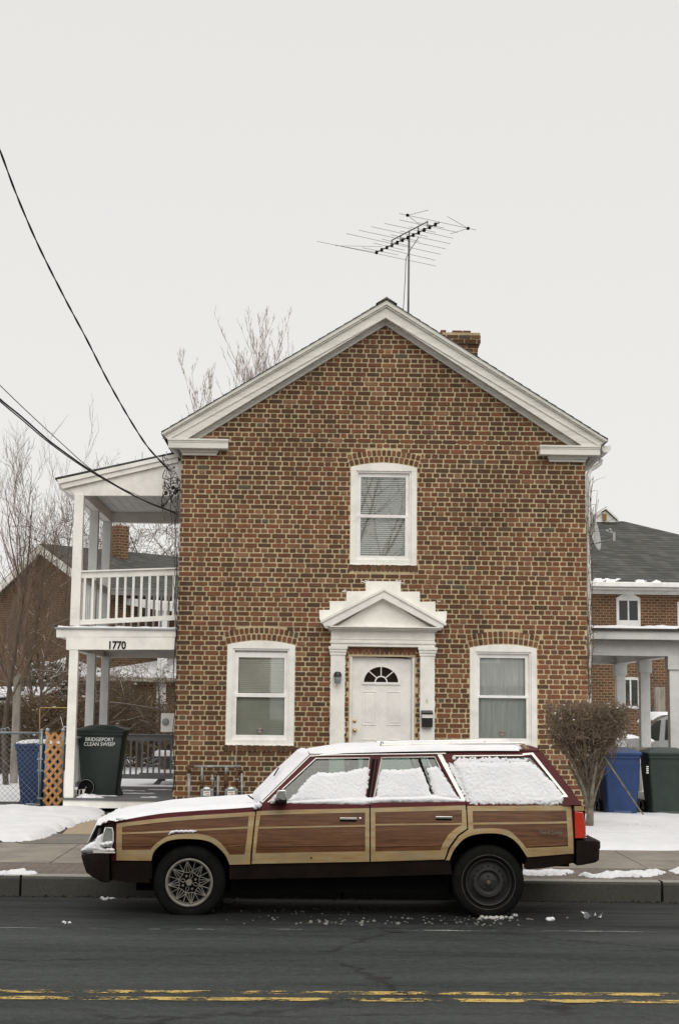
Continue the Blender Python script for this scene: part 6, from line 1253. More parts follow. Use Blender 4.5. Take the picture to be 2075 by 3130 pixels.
mb = MB(); sheet(mb, [(xl_, Yn-.26), (xr_+.25, Yn-.26), (xr_+.25, Yn+.8), (xl_, Yn+.8)], lambda x, y: V(x, y, z3_+.04), UP, .05, .08, .06, .08, 3, .7, 3); tag(mb.build('snow_cover', M['snow'], smooth=True), 'uneven snow along the porch roof of the neighbouring house', 'snow', None, 'stuff')
for k, (px, Y_) in enumerate(((2061, Yn+.02), (1971, 28.85), (1897, 31.0))):
    c = P(px, 2100, Y_); w = .095; mb = MB(); mb.box(c.x-w, c.x+w, Y_, Y_+2*w, .3, z1_-.12); mb.box(c.x-w-.03, c.x+w+.03, Y_-.03, Y_+2*w+.03, z1_-.24, z1_+.001); mb.build('porch_column', M['grey_white'], nb_, bevel=.01)
mb = MB(); mb.box(xl_, xr_, Yn-.02, YN, .2, .62); mb.build('porch_floor', M['grey_paint'], nb_)
rl = thing('wooden_railing', V(xl_, Yn-.35, .3), 'low weathered wooden railing in front of the neighbouring porch', 'railing'); mb = MB(); za_, zb__ = P(1900, 2283, Yn-.4).z, 0; mb.box(P(1835, 2283, Yn).x, P(2050, 2283, Yn).x, Yn-.42, Yn-.36, za_-.05, za_); mb.build('rail', M['postwood'], rl)
for px in (1840, 1892, 1950, 2000): c = P(px, 2300, Yn-.4); mb = MB(); mb.box(c.x-.04, c.x+.04, Yn-.42, Yn-.34, .2, za_-.05); mb.build('post', M['postwood'], rl)
mb = MB(); c = P(2018, 2200, 36); mb.box(c.x-.12, c.x+.12, 36, 36.2, .2, P(2018, 2100, 36).z); tag(mb.build('timber_post', M['postwood']), 'pale timber post seen between the neighbouring porch columns', 'post')
# --- snowy car beyond the bins
cy_ = 34.0; cr = thing('parked_car', V(P(2030, 2400, cy_).x, cy_+.8, gz(cy_)), 'silver car under snow parked behind the neighbouring porch columns', 'car'); q = lambda x, y, d=0: P(x, y, cy_+d)
prof = [(1884, 2390), (1880, 2330), (1884, 2268), (1900, 2256), (1962, 2252), (1984, 2222), (2008, 2196), (2040, 2184), (2130, 2180), (2260, 2186), (2330, 2250), (2360, 2300), (2364, 2390)]
mb = MB(); mb.loft([[q(x if i in (0, 4) else x, y if i in (1, 2, 3) else y+4, d) for x, y in prof] for i, d in enumerate((.0, .12, .8, 1.5, 1.65))]); mb.build('body', M['silver'], cr, smooth=2)
mb = MB(); mb.prism([q(x, y, -.012) for x, y in ((1960, 2264), (1972, 2240), (1988, 2220), (2006, 2203), (2019, 2200), (2013, 2264))], V(0, .01, 0)); mb.prism([q(x, y, -.012) for x, y in ((2034, 2200), (2110, 2196), (2110, 2260), (2030, 2262))], V(0, .01, 0)); mb.build('side_window', M['paneblack'], cr)
for x in (1940, 2290): mb = MB(); c = q(x, 2385, -.02); mb.lathe(c, [(.001, .0), (.16, -.01), (.2, .0), (.3, -.01), (.32, .03), (.32, .2)], 28); mb.build('wheel', M['rubber'], cr, smooth=2)
mb = MB(); c = q(1985, 2270, -.12); mb.ico(c, .10, .6); mb.build('wing_mirror', M['silver'], cr, smooth=True)
mb = MB(); sheet(mb, [(q(1882, 2260).x, cy_+.02), (q(1962, 2260).x, cy_+.02), (q(1962, 2260).x, cy_+1.6), (q(1882, 2260).x, cy_+1.6)], lambda x, y: V(x, y, q(1900, 2260).z+.0), UP, .11, .06, .2, .02, 3, .1, 3); sheet(mb, [(q(1990, 2200).x, cy_+.06), (q(2250, 2200).x, cy_+.06), (q(2250, 2200).x, cy_+1.5), (q(1990, 2200).x, cy_+1.5)], lambda x, y: V(x, y, q(2035, 2184).z-.01-1.6*max(0, q(2032, 2200).x-x)**2), UP, .07, .05, .12, .02, 3, .1, 3); mb.ico(q(1985, 2264, -.12), .10, .5); tag(mb.build('snow_cover', M['snow'], smooth=True), 'snow on the silver car behind the porch columns', 'snow', None, 'stuff')
# --- left neighbour, turned gable house
gA = P(124, 1661, 46); gB = G(536, 1700, gA.z); dr = (gB-gA); dr.z = 0; rzh = math.atan2(dr.y, dr.x); lh = thing('gable_house', V(gA.x, gA.y, .3), 'brown brick gable house with a grey shingle roof behind the bare trees at the left', 'house', None, rzh)
Mh = Matrix.Translation((gA.x, gA.y, 0)) @ Matrix.Rotation(rzh, 4, 'Z'); T = lambda x, y, z: Mh @ V(x, y, z)
zr2 = gA.z; hw2 = 3.3; ze2 = P(300, 1800, 46).z-.1; LL = 11
def localbuild(mb, name, mat, par, **k): return mb.build(name, mat, par, **k)
mb = MB(); mb.add([T(.35, -hw2, .0), T(.35, hw2, .0), T(.35, hw2, ze2), T(.35, 0, zr2-.25), T(.35, -hw2, ze2), T(LL, -hw2, 0), T(LL, hw2, 0), T(LL, hw2, ze2), T(LL, 0, zr2-.25), T(LL, -hw2, ze2)], [(0, 1, 2, 3, 4), (9, 8, 7, 6, 5), (0, 4, 9, 5), (1, 6, 7, 2)]); mb.build('wall', M['brick_brown'], lh)
mb = MB(); k_ = (zr2-ze2)/hw2
for s_ in (-1, 1): mb.hexa([T(0, 0, zr2), T(LL+.4, 0, zr2), T(LL+.4, s_*(hw2+.4), ze2-.4*k_), T(0, s_*(hw2+.4), ze2-.4*k_)], [T(0, 0, zr2-.08), T(LL+.4, 0, zr2-.08), T(LL+.4, s_*(hw2+.4), ze2-.4*k_-.08), T(0, s_*(hw2+.4), ze2-.4*k_-.08)])
rf = mb.build('roof', M['shingle'], lh)
mb = MB()
for s_ in (-1, 1): mb.hexa([T(-.02, 0, zr2-.05), T(-.02, s_*(hw2+.42), ze2-.4*k_-.05), T(-.02, s_*(hw2+.42), ze2-.4*k_-.30), T(-.02, 0, zr2-.32)], [T(.03, 0, zr2-.05), T(.03, s_*(hw2+.42), ze2-.4*k_-.05), T(.03, s_*(hw2+.42), ze2-.4*k_-.30), T(.03, 0, zr2-.32)])
mb.build('rake_board', M['white_old'], lh)
mb = MB(); 
def proj(p): v = CAMR.transposed() @ (p-CAM); return CX+F*v.x/(-v.z)
bxs = min([k*.02 for k in range(60, 500)], key=lambda x: abs(proj(T(x, -.6, zr2))-369)); b_ = V(bxs, 0, 0); cz = P(368, 1612, 47.6).z; mb.hexa([T(b_.x-.22, -.75, zr2-.9), T(b_.x+.22, -.75, zr2-.9), T(b_.x+.22, -.75, cz), T(b_.x-.22, -.75, cz)], [T(b_.x-.22, -.2, zr2-.9), T(b_.x+.22, -.2, zr2-.9), T(b_.x+.22, -.2, cz), T(b_.x-.22, -.2, cz)]); mb.build('chimney', brickmat('red_chimney_brick', 1.25, 1.0), rf)
mb = MB(); mb.hexa([T(1.0, -hw2-1.8, ze2-.75), T(LL, -hw2-1.8, ze2-.75), T(LL, -hw2, ze2-.5), T(1.0, -hw2, ze2-.5)], [T(1.0, -hw2-1.8, ze2-.5), T(LL, -hw2-1.8, ze2-.5), T(LL, -hw2, ze2-.3), T(1.0, -hw2, ze2-.3)]); mb.build('porch_roof', M['grey_white'], lh)
for k in range(5): mb = MB(); x = 1.2+k*2; mb.hexa([T(x, -hw2-1.7, .3), T(x+.2, -hw2-1.7, .3), T(x+.2, -hw2-1.5, .3), T(x, -hw2-1.5, .3)], [T(x, -hw2-1.7, ze2-.75), T(x+.2, -hw2-1.7, ze2-.75), T(x+.2, -hw2-1.5, ze2-.7), T(x, -hw2-1.5, ze2-.7)]); mb.build('porch_column', M['grey_white'], lh)
for k in range(3):
    x = 3.2+k*2.6; mb = MB(); mb.hexa([T(x, -hw2-.04, 2.9), T(x+.9, -hw2-.04, 2.9), T(x+.9, -hw2-.04, 4.0), T(x, -hw2-.04, 4.0)], [T(x, -hw2, 2.9), T(x+.9, -hw2, 2.9), T(x+.9, -hw2, 4.0), T(x, -hw2, 4.0)]); w_ = mb.build('window', M['grey_white'], lh); mb = MB(); mb.hexa([T(x+.1, -hw2-.05, 3.0), T(x+.8, -hw2-.05, 3.0), T(x+.8, -hw2-.05, 3.9), T(x+.1, -hw2-.05, 3.9)], [T(x+.1, -hw2-.041, 3.0), T(x+.8, -hw2-.041, 3.0), T(x+.8, -hw2-.041, 3.9), T(x+.1, -hw2-.041, 3.9)]); mb.build('pane', M['paneblack'], w_)
mb = MB(); rows = [((T(2.5, -hw2-1.8, ze2-.49)), (T(LL, -hw2-1.8, ze2-.49)), (T(LL, -hw2-.3, ze2-.32)), (T(2.5, -hw2-.3, ze2-.32)))]
for r in rows: mb.hexa(r, [v+UP*.06 for v in r])
tag(mb.build('snow_cover', M['snow']), 'snow on the porch roof of the gable house behind', 'snow', None, 'stuff')
# --- brown garage with snowy roof
Yg_ = 43.0; gg = thing('garage', V(P(400, 2300, Yg_).x, Yg_, gz(Yg_)), 'low brown brick garage with a snowy roof behind the porch', 'garage'); gx0_, gx1_ = P(80, 2200, Yg_).x, P(900, 2200, Yg_).x; gze = P(400, 2070, Yg_).z; gzr = P(400, 2003, Yg_+3).z
mb = MB(); mb.box(gx0_, gx1_, Yg_+.3, Yg_+6, 0, gze-.05); mb.build('wall', M['brick_brown'], gg); ra_, rb_ = V(gx0_+.9, Yg_+3, gzr), V(gx1_, Yg_+3, gzr); A, B = V(gx0_-.1, Yg_, gze), V(gx1_, Yg_, gze); Cc, D = V(gx1_, Yg_+6.3, gze), V(gx0_-.1, Yg_+6.3, gze)
mb = MB(); mb.quad(A, B, rb_, ra_); mb.quad(D, Cc, rb_, ra_); mb.add([A, ra_, D], [(0, 1, 2)]); mb.build('roof', M['shingle'], gg)
mb = MB(); mb.box(gx0_-.1, gx1_, Yg_-.06, Yg_+.0, gze-.12, gze); mb.tube([P(243, 2080, Yg_), P(243, 2095, Yg_), P(250, 2105, Yg_+.2), P(250, 2240, Yg_+.2)], .05, 8); mb.build('gutter', M['postwood'], gg)
mb = MB(); u = UP*.06; mb.hexa([A, B, rb_, ra_], [v+u for v in (A, B, rb_, ra_)]); mb.add([A+u, ra_+u, D+u], [(0, 1, 2)]); tag(mb.build('snow_cover', M['snow']), 'snow on the roof of the brown garage behind the porch', 'snow', None, 'stuff')
# --- shed far left
Ys = 36.0; sd = thing('shed', V(P(60, 2350, Ys).x-.8, Ys, gz(Ys)), 'small grey shed with a flat snowy roof behind the chain link fence', 'shed'); a, b_ = P(113, 2134, Ys), P(186, 2108, Ys+4.2); lx_ = P(-400, 2134, Ys).x
mb = MB(); far = V(lx_, Ys+4.2, b_.z); q = [V(lx_, Ys, a.z), V(a.x, Ys, a.z), b_, far]; mb.hexa(q, [v-UP*.06 for v in q]); mb.build('roof', M['black'], sd); mb = MB(); mb.box(lx_, a.x-.08, Ys+.05, Ys+.1, a.z-.19, a.z-.07); mb.build('fascia', M['grey_white'], sd)
mb = MB(); mb.box(lx_, P(55, 2200, Ys).x, Ys+.12, Ys+2.8, 0, a.z-.08); mb.build('wall', M['picnic'], sd); mb = MB(); c = P(64, 2098, Ys+2.8); mb.box(c.x-.06, c.x+.06, Ys+2.8, Ys+2.9, c.z-.06, c.z+.07); mb.build('vent', M['white'], sd)
mb = MB(); mb.hexa([v for v in q], [v+UP*.07 for v in q]); tag(mb.build('snow_cover', M['snow'], bevel=.03), 'even snow on the flat roof of the small shed', 'snow', None, 'stuff')
mb = MB(); a = P(41, 2380, 28.5); w = .066; zt = P(41, 2062, 28.5).z; YPo = 28.5; mb.hexa([V(a.x-w, YPo, .1), V(a.x+w, YPo, .1), V(a.x+w, YPo+.13, .1), V(a.x-w, YPo+.13, .1)], [V(a.x-w, YPo, zt-.05), V(a.x+w, YPo, zt+.02), V(a.x+w, YPo+.13, zt+.02), V(a.x-w, YPo+.13, zt-.05)]); tag(mb.build('wooden_post', M['postwood'], bevel=.01), 'tall weathered timber post behind the chain link fence', 'post')
# ================================================================= TREES AND SHRUBS
def tree(name, label, base, height, r0, seed, spread=.5, up=.35, levels=4, kids=(7, 6, 5), twigmat='twig', barkmat='bark', trunkfrac=.95, lean=(0, 0), r_min=.0035, group=None, snow=0, cat='tree', low=.2, lenk=.42):
    rs = random.Random(seed); root = thing(name, base, label, cat, group); tk = MB(); cr_ = MB(); sn = MB()
    def grow(mb, p, d, L, r, lv, sides):
        n = 5 if lv < 2 else 3; pts = [p]; dd = d.copy()
        for i in range(n): dd = (dd+V(rs.gauss(0, .10), rs.gauss(0, .10), rs.gauss(0, .05)+up*.12)).normalized(); pts.append(pts[-1]+dd*L/n)
        rr = [max(r_min*.6, r*(1-(.93 if lv == 0 else .78)*i/n)) for i in range(n+1)]; mb.tube(pts, rr, sides, caps=False)
        if snow and lv in (1, 2) and rs.random() < snow:
            h_ = rs.randrange(1, n); sn.tube([q+UP*(rr[i]*.8) for i, q in enumerate(pts)][h_-1:h_+2], [x*.55+.001 for x in rr][h_-1:h_+2], 4, caps=True)
        return pts, rr
    d0 = V(lean[0], lean[1], 1).normalized(); tp, tr = grow(tk, Vector(base)-UP*.1, d0, height*trunkfrac, r0, 0, 8)
    def sub(pts, rr, L, lv):
        if lv >= levels: return
        for k in range(kids[min(lv-1, len(kids)-1)]):
            t = rs.uniform(low if lv == 1 else .15, 1); f = t*(len(pts)-1); i = min(int(f), len(pts)-2); p = pts[i].lerp(pts[i+1], f-i); ax = (pts[i+1]-pts[i]).normalized()
            a = rs.uniform(0, 2*math.pi); o_ = ax.orthogonal().normalized(); s_ = ax.cross(o_); side = o_*math.cos(a)+s_*math.sin(a); d = (ax*(1-spread*.6)+side*spread+UP*up*.4).normalized()
            l = L*lenk*(1.25-.7*t if lv == 1 else 1)*rs.uniform(.6, 1.25); r = max(r_min, (rr[i]*(1-(f-i))+rr[i+1]*(f-i))*.55); q, r2 = grow(cr_, p, d, l, r, lv, 5 if lv == 1 else (4 if lv == 2 else 3)); sub(q, r2, l, lv+1)
    sub(tp, tr, height, 1); tk.build('trunk', M[barkmat], root, smooth=True); cr_.build('crown', M[twigmat], root)
    if sn.v: tag(sn.build('snow_on_branches', M['snow'], smooth=True), 'snow lying on the branches: '+label, 'snow', None, 'stuff')
    return root
def treeat(px, pytop, Y, **k):
    b = P(px, 2300, Y); b.z = gz(Y); b2 = P(px, pytop, Y); k['lean'] = k.get('lean', (0, 0)); return tree(base=b, height=(b2.z-b.z), **k)
G1 = 'bare trees left of the porch'
treeat(8, 1540, 38, name='bare_tree', label='dense bare tree filling the left edge of the photo', r0=.085, seed=2, kids=(15, 8, 5, 3), levels=5, spread=.55, up=.5, group=G1, twigmat='twig', snow=.1)
treeat(78, 1305, 31, name='bare_tree', label='tall slim bare tree with upright branches just left of the porch', r0=.06, seed=5, kids=(15, 6, 4), spread=.38, up=.9, group=G1, twigmat='twig_red', snow=.08)
treeat(25, 1430, 28, name='bare_tree', label='bare tree with a dark trunk near the left edge, before the gable house', r0=.06, seed=9, kids=(13, 7, 4), spread=.5, up=.6, group=G1, snow=.15)
treeat(122, 1395, 35, name='bare_tree', label='slender bare tree behind the gable house apex', r0=.055, seed=12, kids=(12, 5, 4), spread=.36, up=1.0, group=G1, twigmat='twig_red')
treeat(150, 1640, 39, name='bare_tree', label='low bushy bare tree in front of the brown gable wall', r0=.06, seed=19, kids=(20, 8, 5), spread=.7, up=.35, low=.1, lenk=.5, group=G1, snow=.12)
treeat(185, 1480, 41, name='bare_tree', label='bare sapling cluster showing beside the first porch column', r0=.06, seed=14, kids=(14, 6, 4), spread=.4, up=.9, group=G1, twigmat='twig_red')
treeat(105, 1900, 33, name='snowy_bush', label='snow dusted spreading bush behind the chain link fence', r0=.06, seed=21, kids=(14, 8, 4), spread=.95, up=.1, low=.05, lenk=.75, snow=.55, cat='bush')
treeat(440, 1585, 58, name='bare_tree', label='broad bare tree behind the chimney, seen through the upper porch', r0=.22, seed=31, kids=(18, 9, 6, 3), levels=5, spread=.85, up=.25, low=.3, lenk=.5, r_min=.009)
treeat(310, 1560, 62, name='bare_tree', label='bare tree seen between the second and third upper porch columns', r0=.2, seed=33, kids=(14, 8, 5), spread=.8, up=.3, low=.3, lenk=.45, r_min=.009)
treeat(545, 1560, 56, name='bare_tree', label='bare tree seen through the upper porch against the house corner', r0=.16, seed=35, kids=(14, 8, 5), spread=.8, up=.3, low=.3, lenk=.5, r_min=.009)
G2 = 'fine bare trees behind the main roof'
treeat(782, 1045, 46, name='birch_tree', label='tallest fine twigged birch rising behind the left roof slope', r0=.12, seed=41, kids=(34, 10, 5), spread=.46, up=1.1, low=.45, lenk=.28, group=G2, twigmat='birch', barkmat='birch', r_min=.0075)
treeat(645, 1155, 48, name='birch_tree', label='second tallest fine twigged birch behind the left roof slope', r0=.10, seed=43, kids=(30, 10, 5), spread=.38, up=1.1, low=.45, lenk=.26, group=G2, twigmat='birch', barkmat='birch', r_min=.0075)
treeat(690, 1195, 50, name='birch_tree', label='thin birch filling the gap between the two tall birches', r0=.08, seed=44, kids=(24, 9, 5), spread=.4, up=1.1, low=.45, lenk=.24, group=G2, twigmat='birch', barkmat='birch', r_min=.0075)
treeat(575, 1185, 47, name='birch_tree', label='low fine birch behind the left roof slope, nearer the eave', r0=.08, seed=47, kids=(26, 9, 5), spread=.45, up=1.0, low=.45, lenk=.25, group=G2, twigmat='birch', barkmat='birch', r_min=.0075)
treeat(512, 1240, 47, name='birch_tree', label='lowest fine birch at the left tip of the roof', r0=.07, seed=49, kids=(22, 8, 5), spread=.45, up=1.0, low=.45, lenk=.25, group=G2, twigmat='birch', barkmat='birch', r_min=.0075)
treeat(890, 1100, 50, name='birch_tree', label='faint birch tops just above the middle of the left roof slope', r0=.07, seed=53, kids=(20, 8, 5), spread=.4, up=1.1, low=.5, lenk=.22, group=G2, twigmat='birch', barkmat='birch', r_min=.005)
treeat(1822, 1475, 62, name='bare_tree', label='small bare tree above the roof of the right neighbouring house', r0=.16, seed=61, kids=(22, 9, 5), spread=.6, up=.5, low=.45, lenk=.28, r_min=.007)
for i, (px, py, Y_, sd_) in enumerate(((300, 2040, 35.2, 71), (420, 2010, 35.8, 72), (500, 2020, 34.8, 73))): treeat(px, py, Y_, name='vine_shrub', label=('tangled bare shrub with snowy twigs behind the porch, '+('left' if i == 0 else 'middle' if i == 1 else 'right')+' of three'), r0=.06, seed=sd_, kids=(20, 8, 5), spread=1.0, up=.0, low=.25, lenk=.55, snow=.25, cat='shrub', group='tangled shrubs behind the porch', r_min=.005)
treeat(1965, 2040, 37, name='vine_shrub', label='tangled bare shrub in front of the right neighbouring house', r0=.05, seed=77, kids=(22, 7, 4), spread=1.0, up=-.2, low=.5, lenk=.45, cat='shrub', twigmat='twig_red', snow=.15)
# leafy hedge masses
def leafmass(name, label, cat, box, n, leaf, m, twn, seed, snowp=.05, shape=None):
    rs = random.Random(seed); root = thing(name, V((box[0]+box[1])/2, (box[2]+box[3])/2, box[4]), label, cat); lf = MB(); tw = MB(); sn = MB()
    def pt():
        while True:
            q = V(rs.uniform(box[0], box[1]), rs.uniform(box[2], box[3]), rs.uniform(box[4], box[5]))
            if shape is None or shape(q): return q
    for _ in range(n):
        q = pt(); a, b = V(rs.gauss(0, 1), rs.gauss(0, 1), rs.gauss(0, 1)).normalized(), V(rs.gauss(0, 1), rs.gauss(0, 1), rs.gauss(0, 1)).normalized(); s = leaf*rs.uniform(.5, 1.4); lf.add([q-a*s, q+b*s*.45, q+a*s, q-b*s*.45], [(0, 1, 2, 3)])
        if rs.random() < snowp: sn.ico(q+UP*.01, s*1.0, .5, 0, .5)
    for _ in range(twn):
        q = pt(); d = V(rs.gauss(0, .7), rs.gauss(0, .7), rs.uniform(-.2, 1)).normalized()*rs.uniform(.1, .35); tw.tube([q-d*.5, q+d*.1+V(rs.gauss(0, .01), 0, 0), q+d*.5], [.006, .0045, .003], 3, caps=False)
    tw.build('twigs', M['twig'], root); lf.build('foliage', M[m], root)
    if sn.v: tag(sn.build('snow_specks', M['snow'], smooth=True), 'specks of snow caught in: '+label, 'snow', None, 'stuff')
a, b = P(50, 2200, 34), P(215, 2200, 34)
nz = lambda q, s=1.3: noise.noise(q*s)
leafmass('hedge', 'brown hedge of dry leaves and twigs between the fence and the porch', 'hedge', (a.x-.1, b.x+.3, 34, 35.4, .25, P(100, 2125, 34).z), 9500, .034, 'leafbrown', 3200, 81, .02, lambda q: q.z < 2.0+.5*nz(q)+.25*(q.x-a.x) )
a, b = P(-60, 2200, 32), P(58, 2200, 32)
leafmass('hedge', 'thin grey brown hedge behind the fence at the left edge', 'hedge', (a.x, b.x, 32, 33, .25, P(0, 2150, 32).z), 1400, .028, 'leafbrown', 4800, 83, .03)
a, b = P(90, 2100, 41), P(235, 2100, 41)
leafmass('evergreen_shrub', 'dark evergreen shrub with snow below the gable house', 'shrub', (a.x, b.x, 40.7, 42, 1.2, P(150, 2025, 41).z), 5200, .055, 'leafgreen', 500, 85, .05, lambda q: q.z < 2.75+.7*nz(q, 1.1)+.2*(1-abs(q.x-(a.x+.4))))
a, b = P(215, 2200, 36), P(560, 2200, 36)
leafmass('hedge', 'brown tangle of ivy and dry leaves behind the rear porch railing', 'hedge', (a.x, b.x+.4, 36, 37.4, .25, P(400, 2080, 36).z), 10500, .035, 'leafbrown', 5200, 87, .008, lambda q: q.z < 2.0+.7*nz(q, 1.2))
# clipped shrub at the right
sb = GR(1797, 2540); sh = thing('clipped_shrub', sb, 'flat topped clipped shrub with bare stems at the right corner of the brick house', 'shrub'); rs = random.Random(91); Yk = sb.y
cc = P(1792, 2232, Yk); cw_, ch_ = 128/4500*Yk, 100/4500*Yk; st_ = MB(); tw = MB(); lf = MB(); sn = MB()
fork = P(1797, 2360, Yk); [st_.tube([P(x0, 2478, Yk), P(x0+(x1-x0)*.3, 2420, Yk+dy), P(x1, 2330, Yk+dy*2)], [.03, .024, .012], 6) for x0, x1, dy in ((1799, 1752, -.05), (1803, 1852, .05), (1797, 1778, .1), (1802, 1822, -.1), (1800, 1735, .05))]; st_.tube([sb-UP*.1, P(1803, 2480, Yk), P(1795, 2420, Yk), fork], [.068, .045, .038, .03], 8); st_.tube([P(1800, 2450, Yk), P(1780, 2380, Yk), P(1768, 2300, Yk)], [.04, .03, .02], 6); st_.tube([P(1797, 2440, Yk), P(1812, 2370, Yk), P(1830, 2290, Yk)], [.045, .035, .02], 6)
def inside(q):
    u = (q.x-cc.x)/cw_; v = (q.y-Yk)/(cw_*.9); w = (q.z-cc.z)/ch_; r = math.hypot(u, v); return r < 1-.25*max(0, -w)**1.5-.06*noise.noise(q*6)-.02*max(0, w)**3 and w < .80-.05*noise.noise(q*9) and w > -.95+.55*r*r
for k in range(44):
    a = rs.uniform(0, 2*math.pi); rr_ = math.sqrt(rs.uniform(.02, 1)); e = V(cc.x+cw_*.9*rr_*math.cos(a), Yk+cw_*.8*rr_*math.sin(a), cc.z+ch_*rs.uniform(-.5, .7)); s = rs.choice([fork, P(1768, 2300, Yk), P(1830, 2290, Yk), P(1797, 2420, Yk)]); m_ = s.lerp(e, .5)+V(0, 0, .06+.1*(1-rr_)); m_.x = s.x+(e.x-s.x)*.62; pts = smoothpts([s, m_, e], 4); st_.tube(pts, [max(.006, .02*(1-i/len(pts))) for i in range(len(pts))], 5)
    for j in range(46):
        p_ = m_.lerp(e, rs.uniform(0, 1.05))+V(rs.gauss(0, .05), rs.gauss(0, .05), rs.gauss(0, .05)); d = (p_-V(cc.x, Yk, cc.z-ch_*1.2)).normalized(); q_ = p_; pp = [q_]
        for z in range(3): d = (d+V(rs.gauss(0, .35), rs.gauss(0, .35), rs.gauss(0, .25))).normalized(); q_ = q_+d*rs.uniform(.04, .08); pp.append(q_)
        if inside(pp[1]) and inside(pp[-2]): tw.tube(pp, [.0055, .0045, .0035, .0028], 3, caps=False)
for k in range(620):
    h = rs.random(); z = P(1797, 2410, Yk).z*(1-h)+(cc.z-ch_*.55)*h; a = rs.uniform(0, 6.28); rr_ = rs.uniform(.1, 1)*cw_*(.16+.68*h); q = V(cc.x+.03+rr_*math.cos(a), Yk+rr_*math.sin(a), z); d = V(math.cos(a)*.5+rs.gauss(0, .35), math.sin(a)*.5+rs.gauss(0, .3), 1).normalized()*rs.uniform(.05, .13); tw.tube([q, q+d*.5+V(rs.gauss(0, .01), 0, 0), q+d], [.0055, .0042, .003], 3, caps=False)
cnt = 0
while cnt < 3300:
    q = V(cc.x+rs.uniform(-1, 1)*cw_, Yk+rs.uniform(-1, 1)*cw_*.9, cc.z+rs.uniform(-1, 1)*ch_)
    if not inside(q) or rs.random() < (.75 if q.z < cc.z-ch_*.25 else 0): continue
    cnt += 1; d = V(rs.gauss(0, .5), rs.gauss(0, .5), rs.gauss(.5, .5)).normalized()*rs.uniform(.03, .075)
    if cnt % 3: tw.tube([q-d, q+V(rs.gauss(0, .008), 0, 0), q+d], [.005, .004, .0028], 3, caps=False)
    else: b = V(rs.gauss(0, 1), rs.gauss(0, 1), rs.gauss(0, 1)).normalized()*.007; lf.add([q-d*.3, q+b, q+d*.35, q-b], [(0, 1, 2, 3)])
    if rs.random() < .010: sn.ico(q, rs.uniform(.010, .022), .5, 0, .5)
st_.build('stem', M['bark_light'], sh, smooth=True); tw.build('twigs', M['twig_tan'], sh); lf.build('foliage', M['leafbrown'], sh); tag(sn.build('snow_specks', M['snow'], smooth=True), 'small lumps of snow caught in the clipped shrub', 'snow', None, 'stuff')
# vine climbing at the right corner of the house and fine grass tips
mb = MB(); rs = random.Random(97); pts = []
for k in range(4):
    x = 1797+k*2; y = 2300-k*60; L = [P(x, y, YW-.02)]
    while y > (1480 if k < 2 else 1900): x = min(1812, max(1793, x+rs.uniform(-5, 5))); y -= rs.uniform(25, 45); L.append(P(x, y, YW-.02+rs.uniform(0, .08)))
    mb.tube(smoothpts(L, 3), .0055, 4)
    for q in L[2:]:
        for j in range(3):
            d = V(rs.uniform(-.3, .55), rs.uniform(-.1, .1), rs.uniform(-.1, .5)); mb.tube([q, q+d*.15+V(0, 0, .02), q+d*rs.uniform(.25, .5)], [.004, .003, .0018], 3, caps=False)
for j in range(9):
    q = P(1800, 1680-j*8, YW); d = V(.15+.05*rs.random(), 0, .5); mb.tube(smoothpts([q, q+V(.04+.05*rs.random(), 0, .2), q+V(rs.uniform(.0, .4), .1, rs.uniform(.3, .8))], 4), .0035, 3, caps=False)
tag(mb.build('climbing_vine', M['twig'], smooth=True), 'bare climbing vine along the downpipe at the right corner of the brick house', 'vine')
mb = MB()
for k in range(260):
    q = GR(rs.uniform(1640, 2075), rs.uniform(2500, 2585)) if k % 2 else GR(rs.gauss(1935, 40), rs.gauss(2536, 4)); q.z = gz(q.y)+.03; h = rs.uniform(.02, .055); d = V(rs.uniform(-.02, .02), 0, h); mb.add([q, q+V(.004, 0, 0), q+d], [(0, 1, 2)])
tag(mb.build('grass_tips', M['leafbrown']), 'dry grass tips poking through the snow on the right lawn', 'grass', None, 'stuff')
